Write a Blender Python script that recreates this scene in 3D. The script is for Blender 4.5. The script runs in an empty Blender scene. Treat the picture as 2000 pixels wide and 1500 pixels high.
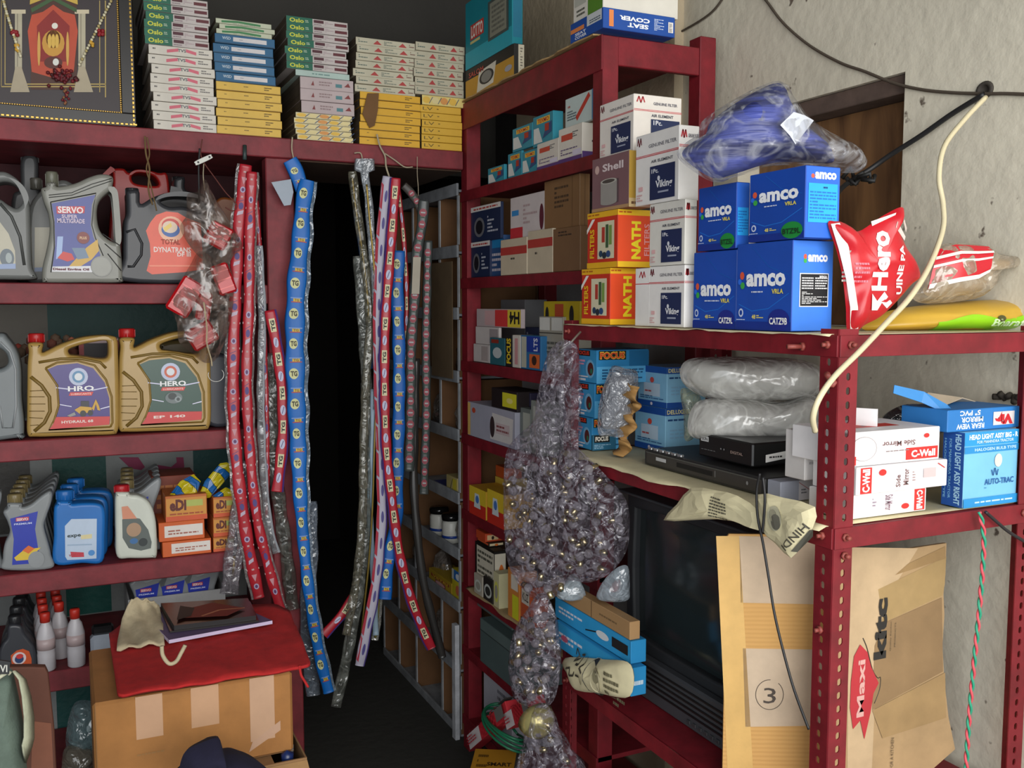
import bpy, math, random
from mathutils import Vector, Matrix, noise
R = math.radians
C = bpy.context.scene.collection
# ------------------------------------------------ camera, sky, lights, exposure
FPX = 1850.0; TH = math.atan(0.47); PH = math.atan(155/1850.0); CZ = 1.55
cam = bpy.data.cameras.new('camera'); camo = bpy.data.objects.new('camera', cam); C.objects.link(camo)
cam.sensor_width = 36; cam.lens = 36*FPX/2000; cam.clip_start = 0.02
camo.location = (0, 0, CZ); camo.rotation_euler = (R(90)-PH, 0, -TH)
bpy.context.scene.camera = camo
w = bpy.data.worlds.new('sky'); bpy.context.scene.world = w; w.use_nodes = True
w.node_tree.nodes['Background'].inputs[0].default_value = (0.86, 0.93, 1.0, 1)
w.node_tree.nodes['Background'].inputs[1].default_value = 0.6
def area(name, loc, rot, sx, sy, e, col):
    l = bpy.data.lights.new(name, 'AREA'); l.shape = 'RECTANGLE'; l.size = sx; l.size_y = sy; l.energy = e; l.color = col
    o = bpy.data.objects.new(name, l); C.objects.link(o); o.location = loc; o.rotation_euler = rot
area('daylight_shopfront', (0.5, -1.2, 1.9), (R(86), 0, R(-2)), 3.0, 2.2, 98, (1.0, 0.985, 0.955))
area('daylight_street', (-1.5, -0.6, 1.6), (R(90), 0, R(-62)), 1.8, 2.2, 24, (0.93, 0.97, 1.0))
vs = bpy.context.scene.view_settings
vs.view_transform = 'Standard'; vs.look = 'None'; vs.gamma = 1; vs.use_curve_mapping = False; vs.exposure = 0.27
bpy.context.scene.cycles.transparent_max_bounces = 16
bpy.context.scene.cycles.max_bounces = 6
# ------------------------------------------------ measuring: photo pixel -> point on a real plane
_r = Vector((math.cos(TH), -math.sin(TH), 0)); _f = Vector((math.sin(TH)*math.cos(PH), math.cos(TH)*math.cos(PH), -math.sin(PH)))
_u = Vector((math.sin(TH)*math.sin(PH), math.cos(TH)*math.sin(PH), math.cos(PH))); _o = Vector((0, 0, CZ))
def ray(px, py): return _f + _r*((px-1000)/FPX) + _u*((750-py)/FPX)
def atX(px, py, X): d = ray(px, py); return _o + d*(X/d.x)
def atY(px, py, Y): d = ray(px, py); return _o + d*(Y/d.y)
def atZ(px, py, Z): d = ray(px, py); return _o + d*((Z-CZ)/d.z)
def hitx(P, D, px):
    "t so that P + t D stands in photo column px"
    k = (px-1000)/FPX; n = _r - _f*k; q = P-_o
    return -q.dot(n)/D.dot(n)
def hity(P, D, py):
    k = (750-py)/FPX; n = _u - _f*k; q = P-_o
    return -q.dot(n)/D.dot(n)
def colX(px, X, Z): P = Vector((X, 2, Z)); D = Vector((0, 1, 0)); return P + D*hitx(P, D, px)
def colY(px, Y, Z): P = Vector((0, Y, Z)); D = Vector((1, 0, 0)); return P + D*hitx(P, D, px)
# ------------------------------------------------ materials
_mats = {}
def lin(h):
    h = h.lstrip('#'); c = [int(h[i:i+2], 16)/255 for i in (0, 2, 4)]
    return [x/12.92 if x <= .04045 else ((x+.055)/1.055)**2.4 for x in c]
def nodes(name):
    m = bpy.data.materials.new(name); m.use_nodes = True; nt = m.node_tree
    return m, nt, nt.nodes['Principled BSDF'], nt.nodes.new, nt.links.new
def M(hexc, rough=.55, kind='p', metal=0):
    "p printed card / plastic, w wood paint, c cardboard, m metal, s cloth, g grimy wall"
    key = (hexc, rough, kind, metal)
    if key in _mats: return _mats[key]
    m, nt, b, N, K = nodes({'p': 'coated_', 'w': 'paint_', 'c': 'cardboard_', 'm': 'metal_', 's': 'cloth_', 'g': 'plaster_'}[kind]+hexc)
    col = lin(hexc); b.inputs['Roughness'].default_value = rough; b.inputs['Metallic'].default_value = metal
    tc = N('ShaderNodeTexCoord'); n = N('ShaderNodeTexNoise'); K(tc.outputs['Object'], n.inputs['Vector'])
    sc, lo, hi = {'p': (9, .9, 1.06), 'w': (14, .66, 1.25), 'c': (11, .84, 1.1), 'm': (18, .8, 1.1), 's': (30, .8, 1.12), 'g': (5, .86, 1.06)}[kind]
    n.inputs['Scale'].default_value = sc; n.inputs['Detail'].default_value = 5; n.inputs['Roughness'].default_value = .62
    mr = N('ShaderNodeMapRange'); mr.inputs[1].default_value = .3; mr.inputs[2].default_value = .7; mr.inputs[3].default_value = lo; mr.inputs[4].default_value = hi
    K(n.outputs[0], mr.inputs[0])
    mx = N('ShaderNodeVectorMath'); mx.operation = 'SCALE'; mx.inputs[0].default_value = col; K(mr.outputs[0], mx.inputs['Scale'])
    K(mx.outputs[0], b.inputs['Base Color'])
    if kind in 'wcsg':
        n2 = N('ShaderNodeTexNoise'); K(tc.outputs['Object'], n2.inputs['Vector'])
        n2.inputs['Scale'].default_value = {'w': 60, 'c': 45, 's': 260, 'g': 38}[kind]; n2.inputs['Detail'].default_value = 6
        bp = N('ShaderNodeBump'); bp.inputs['Strength'].default_value = {'w': .25, 'c': .2, 's': .35, 'g': .6}[kind]; bp.inputs['Distance'].default_value = {'g': .006}.get(kind, .002)
        K(n2.outputs[0], bp.inputs['Height']); K(bp.outputs[0], b.inputs['Normal'])
    _mats[key] = m; return m
def film(hexc='e8ecf0', clear=.55, name=None, bump=.6, scale=38, rough=.12, milk=.6):
    "thin clear plastic: mostly see-through, whitened along its creases, glossy"
    key = ('film', hexc, clear, bump, scale, milk)
    if key in _mats: return _mats[key]
    m, nt, b, N, K = nodes(name or 'plastic_film_'+hexc)
    b.inputs['Base Color'].default_value = (*[x*milk for x in lin(hexc)], 1); b.inputs['Roughness'].default_value = rough
    b.inputs['Specular IOR Level'].default_value = 1.0; b.inputs['Coat Weight'].default_value = 1; b.inputs['Coat Roughness'].default_value = .04
    tc = N('ShaderNodeTexCoord'); n = N('ShaderNodeTexNoise'); K(tc.outputs['Object'], n.inputs['Vector'])
    n.inputs['Scale'].default_value = scale*.8; n.inputs['Detail'].default_value = 2; n.inputs['Distortion'].default_value = .8
    bp = N('ShaderNodeBump'); bp.inputs['Strength'].default_value = min(1, bump); bp.inputs['Distance'].default_value = .02
    K(n.outputs[0], bp.inputs['Height']); K(bp.outputs[0], b.inputs['Normal']); K(bp.outputs[0], b.inputs['Coat Normal'])
    tr = N('ShaderNodeBsdfTransparent'); mix = N('ShaderNodeMixShader'); tr.inputs[0].default_value = (*[.7+.3*x for x in lin(hexc)], 1)
    n2 = N('ShaderNodeTexNoise'); K(tc.outputs['Object'], n2.inputs['Vector']); n2.inputs['Scale'].default_value = scale*.45; n2.inputs['Detail'].default_value = 4; n2.inputs['Distortion'].default_value = 1.4
    sb = N('ShaderNodeMath'); sb.operation = 'SUBTRACT'; sb.inputs[1].default_value = .5; K(n2.outputs[0], sb.inputs[0]); ab = N('ShaderNodeMath'); ab.operation = 'ABSOLUTE'; K(sb.outputs[0], ab.inputs[0])
    mr = N('ShaderNodeMapRange'); mr.inputs[1].default_value = .0; mr.inputs[2].default_value = .07; mr.inputs[3].default_value = clear*.62; mr.inputs[4].default_value = min(.93, clear+.18); K(ab.outputs[0], mr.inputs[0])
    K(mr.outputs[0], mix.inputs[0]); K(b.outputs[0], mix.inputs[1]); K(tr.outputs[0], mix.inputs[2])
    K(mix.outputs[0], nt.nodes['Material Output'].inputs[0])
    _mats[key] = m; return m
def glassy(hexc='dfe6ea', clear=.8):
    key = ('glass', hexc, clear)
    if key in _mats: return _mats[key]
    m, nt, b, N, K = nodes('clear_'+hexc)
    b.inputs['Base Color'].default_value = (*lin(hexc), 1); b.inputs['Roughness'].default_value = .05
    tr = N('ShaderNodeBsdfTransparent'); tr.inputs[0].default_value = (*lin(hexc), 1); mix = N('ShaderNodeMixShader'); lw = N('ShaderNodeLayerWeight'); lw.inputs[0].default_value = .5
    mr = N('ShaderNodeMapRange'); mr.inputs[3].default_value = clear; mr.inputs[4].default_value = .1; K(lw.outputs['Facing'], mr.inputs[0])
    K(mr.outputs[0], mix.inputs[0]); K(b.outputs[0], mix.inputs[1]); K(tr.outputs[0], mix.inputs[2]); K(mix.outputs[0], nt.nodes['Material Output'].inputs[0])
    _mats[key] = m; return m
def asmat(m): return M(m) if isinstance(m, str) else m
# ------------------------------------------------ curve -> mesh helpers (lettering, shaped plates)
_txt = {}
def grab(cu):
    o = bpy.data.objects.new('tmp', cu); me = bpy.data.meshes.new_from_object(o)
    v = [p.co.copy() for p in me.vertices]; f = [tuple(p.vertices) for p in me.polygons]
    bpy.data.meshes.remove(me); bpy.data.objects.remove(o); bpy.data.curves.remove(cu); return v, f
def text(s, bold=.012):
    if (s, bold) in _txt: return _txt[(s, bold)]
    cu = bpy.data.curves.new('t', 'FONT'); cu.body = s; cu.resolution_u = 2; cu.offset = bold; cu.size = 1
    v, f = grab(cu)
    if not v: _txt[(s, bold)] = ([], []); return [], []
    x0 = min(p.x for p in v); x1 = max(p.x for p in v); y0 = min(p.y for p in v); y1 = max(p.y for p in v)
    v = [((p.x-x0)/max(x1-x0, 1e-6), (p.y-y0)/max(y1-y0, 1e-6)) for p in v]
    _txt[(s, bold)] = (v, f); return v, f
def crom(pts, n=6, closed=True):
    pts = [Vector(p) for p in pts]; L = len(pts); out = []
    for i in range(L if closed else L-1):
        if closed: a, b, c, d = pts[i-1], pts[i], pts[(i+1) % L], pts[(i+2) % L]
        else: a, b, c, d = pts[max(i-1, 0)], pts[i], pts[i+1], pts[min(i+2, L-1)]
        for k in range(n):
            t = k/n; out.append(.5*((2*b)+(c-a)*t+(2*a-5*b+4*c-d)*t*t+(3*b-a-3*c+d)*t**3))
    if not closed: out.append(pts[-1])
    return out
def plate(loops, depth, bev=.0, res=2, smooth=True, n=5):
    "a plate standing in x-z with real thickness along y; loops: outline then holes, (x, z)"
    cu = bpy.data.curves.new('c', 'CURVE'); cu.dimensions = '2D'; cu.fill_mode = 'BOTH'; cu.extrude = max(depth/2-bev, .0002); cu.bevel_depth = bev; cu.bevel_resolution = res; cu.offset = -bev
    for lp in loops:
        pts = crom([(x, z, 0) for x, z in lp], n) if smooth else [Vector((x, z, 0)) for x, z in lp]
        sp = cu.splines.new('POLY'); sp.points.add(len(pts)-1); sp.use_cyclic_u = True
        for q, p in zip(sp.points, pts): q.co = (p.x, p.y, 0, 1)
    v, f = grab(cu)
    return [Vector((p.x, -p.z, p.y)) for p in v], f
# ------------------------------------------------ mesh builder
class MB:
    def __init__(s): s.v = []; s.f = []; s.mi = []; s.sm = []; s.mats = []
    def mat(s, m):
        m = asmat(m)
        if m not in s.mats: s.mats.append(m)
        return s.mats.index(m)
    def add(s, v, f, m, T=None, sm=False):
        k = len(s.v); i = s.mat(m)
        s.v += [(T @ Vector(p)) if T else Vector(p) for p in v]
        for q in f: s.f.append(tuple(k+j for j in q)); s.mi.append(i); s.sm.append(sm)
        return s
    def box(s, x0, x1, y0, y1, z0, z1, m, c=.0, T=None):
        if c <= 0:
            v = [(x, y, z) for z in (z0, z1) for y in (y0, y1) for x in (x0, x1)]
            f = [(0, 2, 3, 1), (4, 5, 7, 6), (0, 1, 5, 4), (2, 6, 7, 3), (0, 4, 6, 2), (1, 3, 7, 5)]
            return s.add(v, f, m, T)
        c = min(c, (x1-x0)/3, (y1-y0)/3, (z1-z0)/3)
        lo = (x0, y0, z0); hi = (x1, y1, z1); idx = {}; v = []; f = []
        for sx in (0, 1):
            for sy in (0, 1):
                for sz in (0, 1):
                    S = (sx, sy, sz)
                    for ax in range(3):
                        p = [(hi[j] if S[j] else lo[j]) if j == ax else (hi[j]-c if S[j] else lo[j]+c) for j in range(3)]
                        idx[(S, ax)] = len(v); v.append(p)
        def g(S, ax): return idx[(tuple(S), ax)]
        def put(q):
            P = [Vector(v[i]) for i in q]; n = (P[1]-P[0]).cross(P[2]-P[0]); ctr = sum(P, Vector())/len(P)-Vector(((x0+x1)/2, (y0+y1)/2, (z0+z1)/2))
            f.append(tuple(q) if n.dot(ctr) > 0 else tuple(reversed(q)))
        for ax in range(3):
            a, b = [j for j in range(3) if j != ax]
            for sd in (0, 1):
                q = []
                for (u, w_) in ((0, 0), (1, 0), (1, 1), (0, 1)):
                    S = [0, 0, 0]; S[ax] = sd; S[a] = u; S[b] = w_; q.append(g(S, ax))
                put(q)
            for u in (0, 1):
                for w_ in (0, 1):
                    S = [0, 0, 0]; S[a] = u; S[b] = w_; S2 = list(S); S2[ax] = 1
                    put([g(S, a), g(S2, a), g(S2, b), g(S, b)])
        for sx in (0, 1):
            for sy in (0, 1):
                for sz in (0, 1): put([g((sx, sy, sz), 0), g((sx, sy, sz), 1), g((sx, sy, sz), 2)])
        return s.add(v, f, m, T)
    def tube(s, pts, r, m, n=8, cap=True):
        pts = [Vector(p) for p in pts]; rr = r if isinstance(r, (list, tuple)) else [r]*len(pts)
        v = []; f = []; ref = None
        for i, p in enumerate(pts):
            t = (pts[min(i+1, len(pts)-1)]-pts[max(i-1, 0)]).normalized()
            if ref is None: ref = Vector((0, 0, 1)) if abs(t.z) < .9 else Vector((1, 0, 0))
            a = t.cross(ref); a = a.normalized() if a.length > 1e-6 else t.orthogonal().normalized(); b = a.cross(t).normalized(); ref = b
            v += [p + (a*math.cos(2*math.pi*k/n)+b*math.sin(2*math.pi*k/n))*rr[i] for k in range(n)]
        for i in range(len(pts)-1):
            for k in range(n): f.append((i*n+k, i*n+(k+1) % n, (i+1)*n+(k+1) % n, (i+1)*n+k))
        if cap: f.append(tuple(reversed(range(n)))); f.append(tuple(range((len(pts)-1)*n, len(pts)*n)))
        return s.add(v, f, m, None, True)
    def lathe(s, prof, m, c=(0, 0), n=16, T=None, sm=True, sx=1, sy=1):
        v = []; f = []
        for (r, z) in prof: v += [(c[0]+sx*r*math.cos(2*math.pi*k/n), c[1]+sy*r*math.sin(2*math.pi*k/n), z) for k in range(n)]
        for i in range(len(prof)-1):
            for k in range(n): f.append((i*n+k, i*n+(k+1) % n, (i+1)*n+(k+1) % n, (i+1)*n+k))
        f.append(tuple(reversed(range(n)))); f.append(tuple(range((len(prof)-1)*n, len(prof)*n)))
        return s.add(v, f, m, T, sm)
    def sphere(s, c, r, m, n=10, sq=(1, 1, 1)):
        v = []; f = []; h = n//2
        for i in range(h+1):
            a = math.pi*i/h
            v += [(c[0]+sq[0]*r*math.sin(a)*math.cos(2*math.pi*k/n), c[1]+sq[1]*r*math.sin(a)*math.sin(2*math.pi*k/n), c[2]-sq[2]*r*math.cos(a)) for k in range(n)]
        for i in range(h):
            for k in range(n): f.append((i*n+k, i*n+(k+1) % n, (i+1)*n+(k+1) % n, (i+1)*n+k))
        return s.add(v, f, m, None, True)
    def build(s, name, parent=None, loc=None, rot=0):
        me = bpy.data.meshes.new(name); me.from_pydata([tuple(p) for p in s.v], [], s.f)
        for m in s.mats: me.materials.append(m)
        me.polygons.foreach_set('material_index', s.mi); me.polygons.foreach_set('use_smooth', s.sm); me.update()
        o = bpy.data.objects.new(name, me); C.objects.link(o)
        if parent: o.parent = parent
        if loc is not None: o.location = loc; o.rotation_euler = (0, 0, rot)
        return o
def tag(o, label, cat, group=None):
    o['label'] = label; o['category'] = cat
    if group: o['group'] = group
    return o
def struct(o): o['kind'] = 'structure'; return o
def thing(name, label, cat, loc=(0, 0, 0), rot=0, group=None):
    o = bpy.data.objects.new(name, None); o.empty_display_size = .05; C.objects.link(o); o.location = loc; o.rotation_euler = (0, 0, rot)
    return tag(o, label, cat, group)
def dup(root, loc, rot=None, label=None, group=None):
    r = root.copy(); C.objects.link(r); r.location = loc
    if rot is not None: r.rotation_euler = (0, 0, rot) if not isinstance(rot, tuple) else rot
    if label: r['label'] = label
    if group: r['group'] = group
    for ch in list(root.children):
        c = ch.copy(); C.objects.link(c); c.parent = r
        for g in ch.children: d = g.copy(); C.objects.link(d); d.parent = c
    return r
ORD = ['topmost', 'second from top', 'third from top', 'fourth from top', 'fifth from top', 'sixth from top', 'seventh from top', 'eighth from top', 'ninth from top', 'tenth from top', 'eleventh from top']
# ------------------------------------------------ printing on surfaces
def flat(O, U, V):
    O, U, V = Vector(O), Vector(U), Vector(V); N = U.cross(V).normalized()
    return lambda u, v, e: O+U*u+V*v+N*e
def prints(mb, mp, w, h, items, sub=1, e0=.0003, de=.00025):
    "items: r rect, e ellipse, p polygon, t lettering, l stroke, m lines of tiny print"
    e = e0
    for it in items:
        k, col = it[0], it[1]
        if k == 'r':
            u0, v0, u1, v1 = it[2:6]; n = sub
            vv = [mp(u0+(u1-u0)*i/n, v0+(v1-v0)*j/n, e) for j in range(n+1) for i in range(n+1)]
            mb.add(vv, [(j*(n+1)+i, j*(n+1)+i+1, (j+1)*(n+1)+i+1, (j+1)*(n+1)+i) for j in range(n) for i in range(n)], col)
        elif k == 'e':
            u, v, ru, rv = it[2:6]; n = 20
            mb.add([mp(u+ru*math.cos(2*math.pi*i/n), v+rv*math.sin(2*math.pi*i/n), e) for i in range(n)], [tuple(range(n))], col)
        elif k == 'p':
            pts = it[2]; mb.add([mp(a, b, e) for a, b in pts], [tuple(range(len(pts)))], col)
        elif k == 't':
            s, u0, v0, u1, v1 = it[2:7]; rot = it[7] if len(it) > 7 else 0; bold = it[8] if len(it) > 8 else .02
            tv, tf = text(s, bold); vv = []
            for a, b in tv:
                if rot == 90: a, b = 1-b, a
                elif rot == -90: a, b = b, 1-a
                elif rot == 180: a, b = 1-a, 1-b
                vv.append(mp(u0+(u1-u0)*a, v0+(v1-v0)*b, e))
            mb.add(vv, tf, col)
        elif k == 'l':
            pts, wd = it[2], it[3]
            for (a, b), (c, d) in zip(pts[:-1], pts[1:]):
                dx, dy = (c-a)*w, (d-b)*h; L = math.hypot(dx, dy) or 1; nx, ny = -dy/L*wd/2/w, dx/L*wd/2/h
                mb.add([mp(a-nx, b-ny, e), mp(c-nx, d-ny, e), mp(c+nx, d+ny, e), mp(a+nx, b+ny, e)], [(0, 1, 2, 3)], col)
        elif k == 'm':
            u0, v0, u1, v1, n = it[2:7]; rnd = random.Random(int((u0+v0*7)*1000)); lh = (v1-v0)/n
            for i in range(n):
                x = u0; y = v0+lh*i
                while x < u1-.01:
                    ln = min(rnd.uniform(.04, .16)*(u1-u0)*1.4, u1-x)
                    mb.add([mp(x, y+lh*.25, e), mp(x+ln, y+lh*.25, e), mp(x+ln, y+lh*.75, e), mp(x, y+lh*.75, e)], [(0, 1, 2, 3)], col); x += ln+.03*(u1-u0)
                    if rnd.random() < .12: break
        e += de
def boxmesh(b, a, h, base, L=(), F=(), T=(), c=.0012, faces=None, G=()):
    mb = MB(); mb.box(-b/2, b/2, -a/2, a/2, 0, h, base, c)
    if L: prints(mb, flat((-b/2, a/2, 0), (0, -a, 0), (0, 0, h)), a, h, L)
    if F: prints(mb, flat((-b/2, -a/2, 0), (b, 0, 0), (0, 0, h)), b, h, F)
    if T: prints(mb, flat((-b/2, -a/2, h), (b, 0, 0), (0, a, 0)), b, a, T)
    if G: prints(mb, flat((b/2, -a/2, 0), (0, a, 0), (0, 0, h)), a, h, G)
    return mb
def cbox(name, label, cat, px, pl, Z, lx=None, rx=None, ty=None, a=None, b=None, h=None, rot=0, base='dddddd', L=(), F=(), T=(), group=None, c=.0012):
    "box by its near vertical edge (photo column px, on plane pl, standing at Z); left face back to column lx, right face out to column rx, top at row ty"
    P = colX(px, pl[1], Z) if pl[0] == 'X' else colY(px, pl[1], Z)
    ux = Vector((math.cos(rot), math.sin(rot), 0)); uy = Vector((-math.sin(rot), math.cos(rot), 0))
    if a is None: a = hitx(P, uy, lx)
    if b is None: b = hitx(P, ux, rx)
    if h is None: h = hity(P, Vector((0, 0, 1)), ty)
    if pl[0] == 'X' and 1.2 < pl[1] < 1.55 and 2.06 < P.y < 2.93: a = min(abs(a), 2.93-P.y)
    a, b, h = abs(a), abs(b), abs(h)
    o = boxmesh(b, a, h, base, L, F, T, c).build(name, None, P+ux*(b/2)+uy*(a/2), rot)
    tag(o, label, cat, group); o_info[o.name] = (P, a, b, h, Z+h); return o
o_info = {}
def top(o): return o_info[o.name][4]
# sweeps: hanging sleeves
def lens_sweep(mb, path, hw, th, face, m, n=10, ring=10):
    "flat sleeve along a path, half width hw, half thickness th, wide side turned to 'face'"
    P = crom(path, n, False); face = Vector(face).normalized(); S = [0]
    for i in range(1, len(P)): S.append(S[-1]+(P[i]-P[i-1]).length)
    fr = []
    for i in range(len(P)):
        t = (P[min(i+1, len(P)-1)]-P[max(i-1, 0)]).normalized(); b = face.cross(-t).normalized()*-1; nrm = t.cross(b).normalized()
        if nrm.dot(face) < 0: nrm = -nrm
        b = (-t).cross(nrm).normalized(); fr.append((P[i], t, b, nrm))
    W = (lambda s: hw) if not callable(hw) else hw
    v = []; f = []
    for i, (p, t, b, nn) in enumerate(fr):
        wd = W(S[i]/S[-1]); wob = 1+.08*math.sin(S[i]*47)
        for k in range(ring):
            a = 2*math.pi*k/ring; x = math.cos(a); y = math.sin(a)
            v.append(p+b*(x*wd*wob)+nn*(math.copysign(abs(y)**.8, y)*th))
    for i in range(len(fr)-1):
        for k in range(ring): f.append((i*ring+k, i*ring+(k+1) % ring, (i+1)*ring+(k+1) % ring, (i+1)*ring+k))
    f.append(tuple(range(ring))); f.append(tuple(reversed(range((len(fr)-1)*ring, len(fr)*ring))))
    mb.add(v, f, m, None, True)
    def mp(x, s, e):
        "x -1..1 across, s metres from the top"
        s = max(0, min(S[-1]-1e-6, s)); i = 0
        while S[i+1] < s: i += 1
        k = (s-S[i])/(S[i+1]-S[i]+1e-9); p = fr[i][0].lerp(fr[i+1][0], k); b = fr[i][2].lerp(fr[i+1][2], k); nn = fr[i][3].lerp(fr[i+1][3], k)
        wd = W(s/S[-1])*(1+.08*math.sin(s*47)); return p+b*(x*wd)+nn*(th*(max(0, 1-x*x))**.4+e)
    return S[-1], mp, W
# puffed bags from an outline in their own plane
def puff(mb, pts, th, m, rings=7, crumple=.006, cs=22, seed=0, n=5, back=1.0, p=2.2, smooth=True, ctr=None):
    "pillow shape: outline (x, z) metres, thickness th along y, crumpled skin; returns mapper on the front"
    out = crom([(x, z, 0) for x, z in pts], n); c = Vector(ctr+(0,)) if ctr else sum(out, Vector())/len(out); N = len(out)
    def surf(x, z, r):
        q = noise.noise(Vector((x*cs, z*cs, seed)))+.5*noise.noise(Vector((x*cs*2.3, z*cs*2.3, seed+5)))
        return th*(max(0, 1-r**p))**.6 + crumple*q*min(1, (1-r)*4)
    v = []; f = []
    for sd in (-1, 1):
        for j in range(rings+1):
            r = (j/rings)**.8
            for o in out:
                q = c+(o-c)*r; d = surf(q.x, q.y, r)*(1 if sd < 0 else back); v.append((q.x, sd*d, q.y))
    K = (rings+1)*N
    for j in range(rings):
        for k in range(N):
            k2 = (k+1) % N
            f.append((j*N+k, j*N+k2, (j+1)*N+k2, (j+1)*N+k)); f.append((K+j*N+k, K+(j+1)*N+k, K+(j+1)*N+k2, K+j*N+k2))
    mb.add(v, f, m, None, smooth)
    def mp(x, z, e):
        d = Vector((x, z, 0))-c; L = d.length; best = 1e-6
        if L > 1e-6:
            dn = d/L
            for k in range(N):
                a, b = out[k]-c, out[(k+1) % N]-c; den = dn.x*(b.y-a.y)-dn.y*(b.x-a.x)
                if abs(den) < 1e-12: continue
                t = (a.x*(b.y-a.y)-a.y*(b.x-a.x))/den; u = (a.x*dn.y-a.y*dn.x)/den
                if t > best and -1e-6 <= u <= 1+1e-6: best = t
            r = min(1, L/best)
        else: r = 0
        return Vector((x, -surf(x, z, r)-e, z))
    return mp
def uvbox(mp, x0, z0, x1, z1): return lambda u, v, e: mp(x0+(x1-x0)*u, z0+(z1-z0)*v, e)
# ================================================ the setting
RED = M('761520', .55, 'w'); REDL = M('78262d', .6, 'w')
def plasterwall(name, col, spots=True):
    m, nt, b, N, K = nodes(name); b.inputs['Roughness'].default_value = .9
    tc = N('ShaderNodeTexCoord')
    n = N('ShaderNodeTexNoise'); n.inputs['Scale'].default_value = 2.2; n.inputs['Detail'].default_value = 7; K(tc.outputs['Object'], n.inputs['Vector'])
    mr = N('ShaderNodeMapRange'); mr.inputs[1].default_value = .3; mr.inputs[2].default_value = .7; mr.inputs[3].default_value = .86; mr.inputs[4].default_value = 1.04; K(n.outputs[0], mr.inputs[0])
    sc = N('ShaderNodeVectorMath'); sc.operation = 'SCALE'; sc.inputs[0].default_value = lin(col); K(mr.outputs[0], sc.inputs['Scale']); last = sc.outputs[0]
    if spots:
        vo = N('ShaderNodeTexNoise'); vo.inputs['Scale'].default_value = 26; vo.inputs['Detail'].default_value = 3; K(tc.outputs['Object'], vo.inputs['Vector'])
        m2 = N('ShaderNodeMapRange'); m2.inputs[1].default_value = .69; m2.inputs[2].default_value = .74; K(vo.outputs[0], m2.inputs[0])
        mx = N('ShaderNodeMix'); mx.data_type = 'RGBA'; K(m2.outputs[0], mx.inputs[0]); K(last, mx.inputs[6]); mx.inputs[7].default_value = (.13, .10, .075, 1); last = mx.outputs[2]
    K(last, b.inputs['Base Color'])
    n2 = N('ShaderNodeTexNoise'); n2.inputs['Scale'].default_value = 24; n2.inputs['Detail'].default_value = 9; K(tc.outputs['Object'], n2.inputs['Vector'])
    bp = N('ShaderNodeBump'); bp.inputs['Strength'].default_value = .6; bp.inputs['Distance'].default_value = .006; K(n2.outputs[0], bp.inputs['Height']); K(bp.outputs[0], b.inputs['Normal'])
    return m
PL = plasterwall('rough_whitewash', 'd6cfbc'); DK = plasterwall('dark_grey_plaster', '3b3935', False)  # second one: even dark grey for ceiling and loft wall
WX = 1.60
ry0 = colX(1764, WX, 1.9).y; rz1 = atX(1764, 141, WX).z; ry1 = 2.02; rz0 = 1.50
mb = MB()
mb.box(WX, 1.75, -1.2, ry0, 0, 3, PL); mb.box(WX, 1.75, ry1, 3.3, 0, 3, PL); mb.box(WX, 1.75, 3.3, 6.2, 0, 3, M('2b2826', .9, 'g')); mb.box(WX, 1.75, ry0, ry1, 0, rz0, PL); mb.box(WX, 1.75, ry0, ry1, rz1, 3, PL)  # far passage stretch darkened: its shade is put into the colour
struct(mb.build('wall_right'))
mb = MB(); mb.box(WX-.03, WX+.01, 2.27, 3.3, 0, 3, M('b5a68c', .9, 'g')); struct(mb.build('trim_1'))
struct(MB().box(-3.2, 1.75, -1.2, 6.2, -.1, 0, plasterwall('dark_cement', '35342f', False)).build('floor'))
struct(MB().box(-3.2, 1.75, -.25, 6.2, 2.9, 3, DK).build('ceiling'))
struct(MB().box(-3.2, -3.1, -1.2, 6.2, 0, 2.9, M('6b675e', .9, 'g')).build('wall_left'))
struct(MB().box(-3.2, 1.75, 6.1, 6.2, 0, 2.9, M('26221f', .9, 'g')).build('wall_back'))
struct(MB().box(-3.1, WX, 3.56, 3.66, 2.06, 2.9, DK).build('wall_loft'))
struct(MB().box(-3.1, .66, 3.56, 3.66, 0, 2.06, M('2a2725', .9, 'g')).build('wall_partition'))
# wood board closing the recess
WOOD = None
def woodmat():
    m, nt, b, N, K = nodes('brown_board'); b.inputs['Roughness'].default_value = .6
    tc = N('ShaderNodeTexCoord'); mp = N('ShaderNodeMapping'); mp.inputs['Scale'].default_value = (4, 4, .8); K(tc.outputs['Object'], mp.inputs[0])
    n = N('ShaderNodeTexNoise'); n.inputs['Scale'].default_value = 3; n.inputs['Detail'].default_value = 8; n.inputs['Distortion'].default_value = 1.3; K(mp.outputs[0], n.inputs['Vector'])
    cr = N('ShaderNodeValToRGB'); cr.color_ramp.elements[0].position = .3; cr.color_ramp.elements[0].color = (.07, .032, .015, 1); cr.color_ramp.elements[1].position = .72; cr.color_ramp.elements[1].color = (.30, .155, .062, 1)
    K(n.outputs[0], cr.inputs[0]); K(cr.outputs[0], b.inputs['Base Color']); return m
WOOD = woodmat()
t = thing('wooden_board', 'brown wooden board closing the recess in the plastered wall', 'board', (WX+.07, (ry0+ry1)/2, rz0))
MB().box(.0, .02, -(ry1-ry0)/2+.001, (ry1-ry0)/2-.001, .001, rz1-rz0-.041, WOOD, .001).build('board', t)
MB().box(-.06, .02, -(ry1-ry0)/2+.001, (ry1-ry0)/2-.001, rz1-rz0-.04, rz1-rz0-.001, M('5a4a42', .8, 'w'), .002).build('lintel', t)
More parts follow.
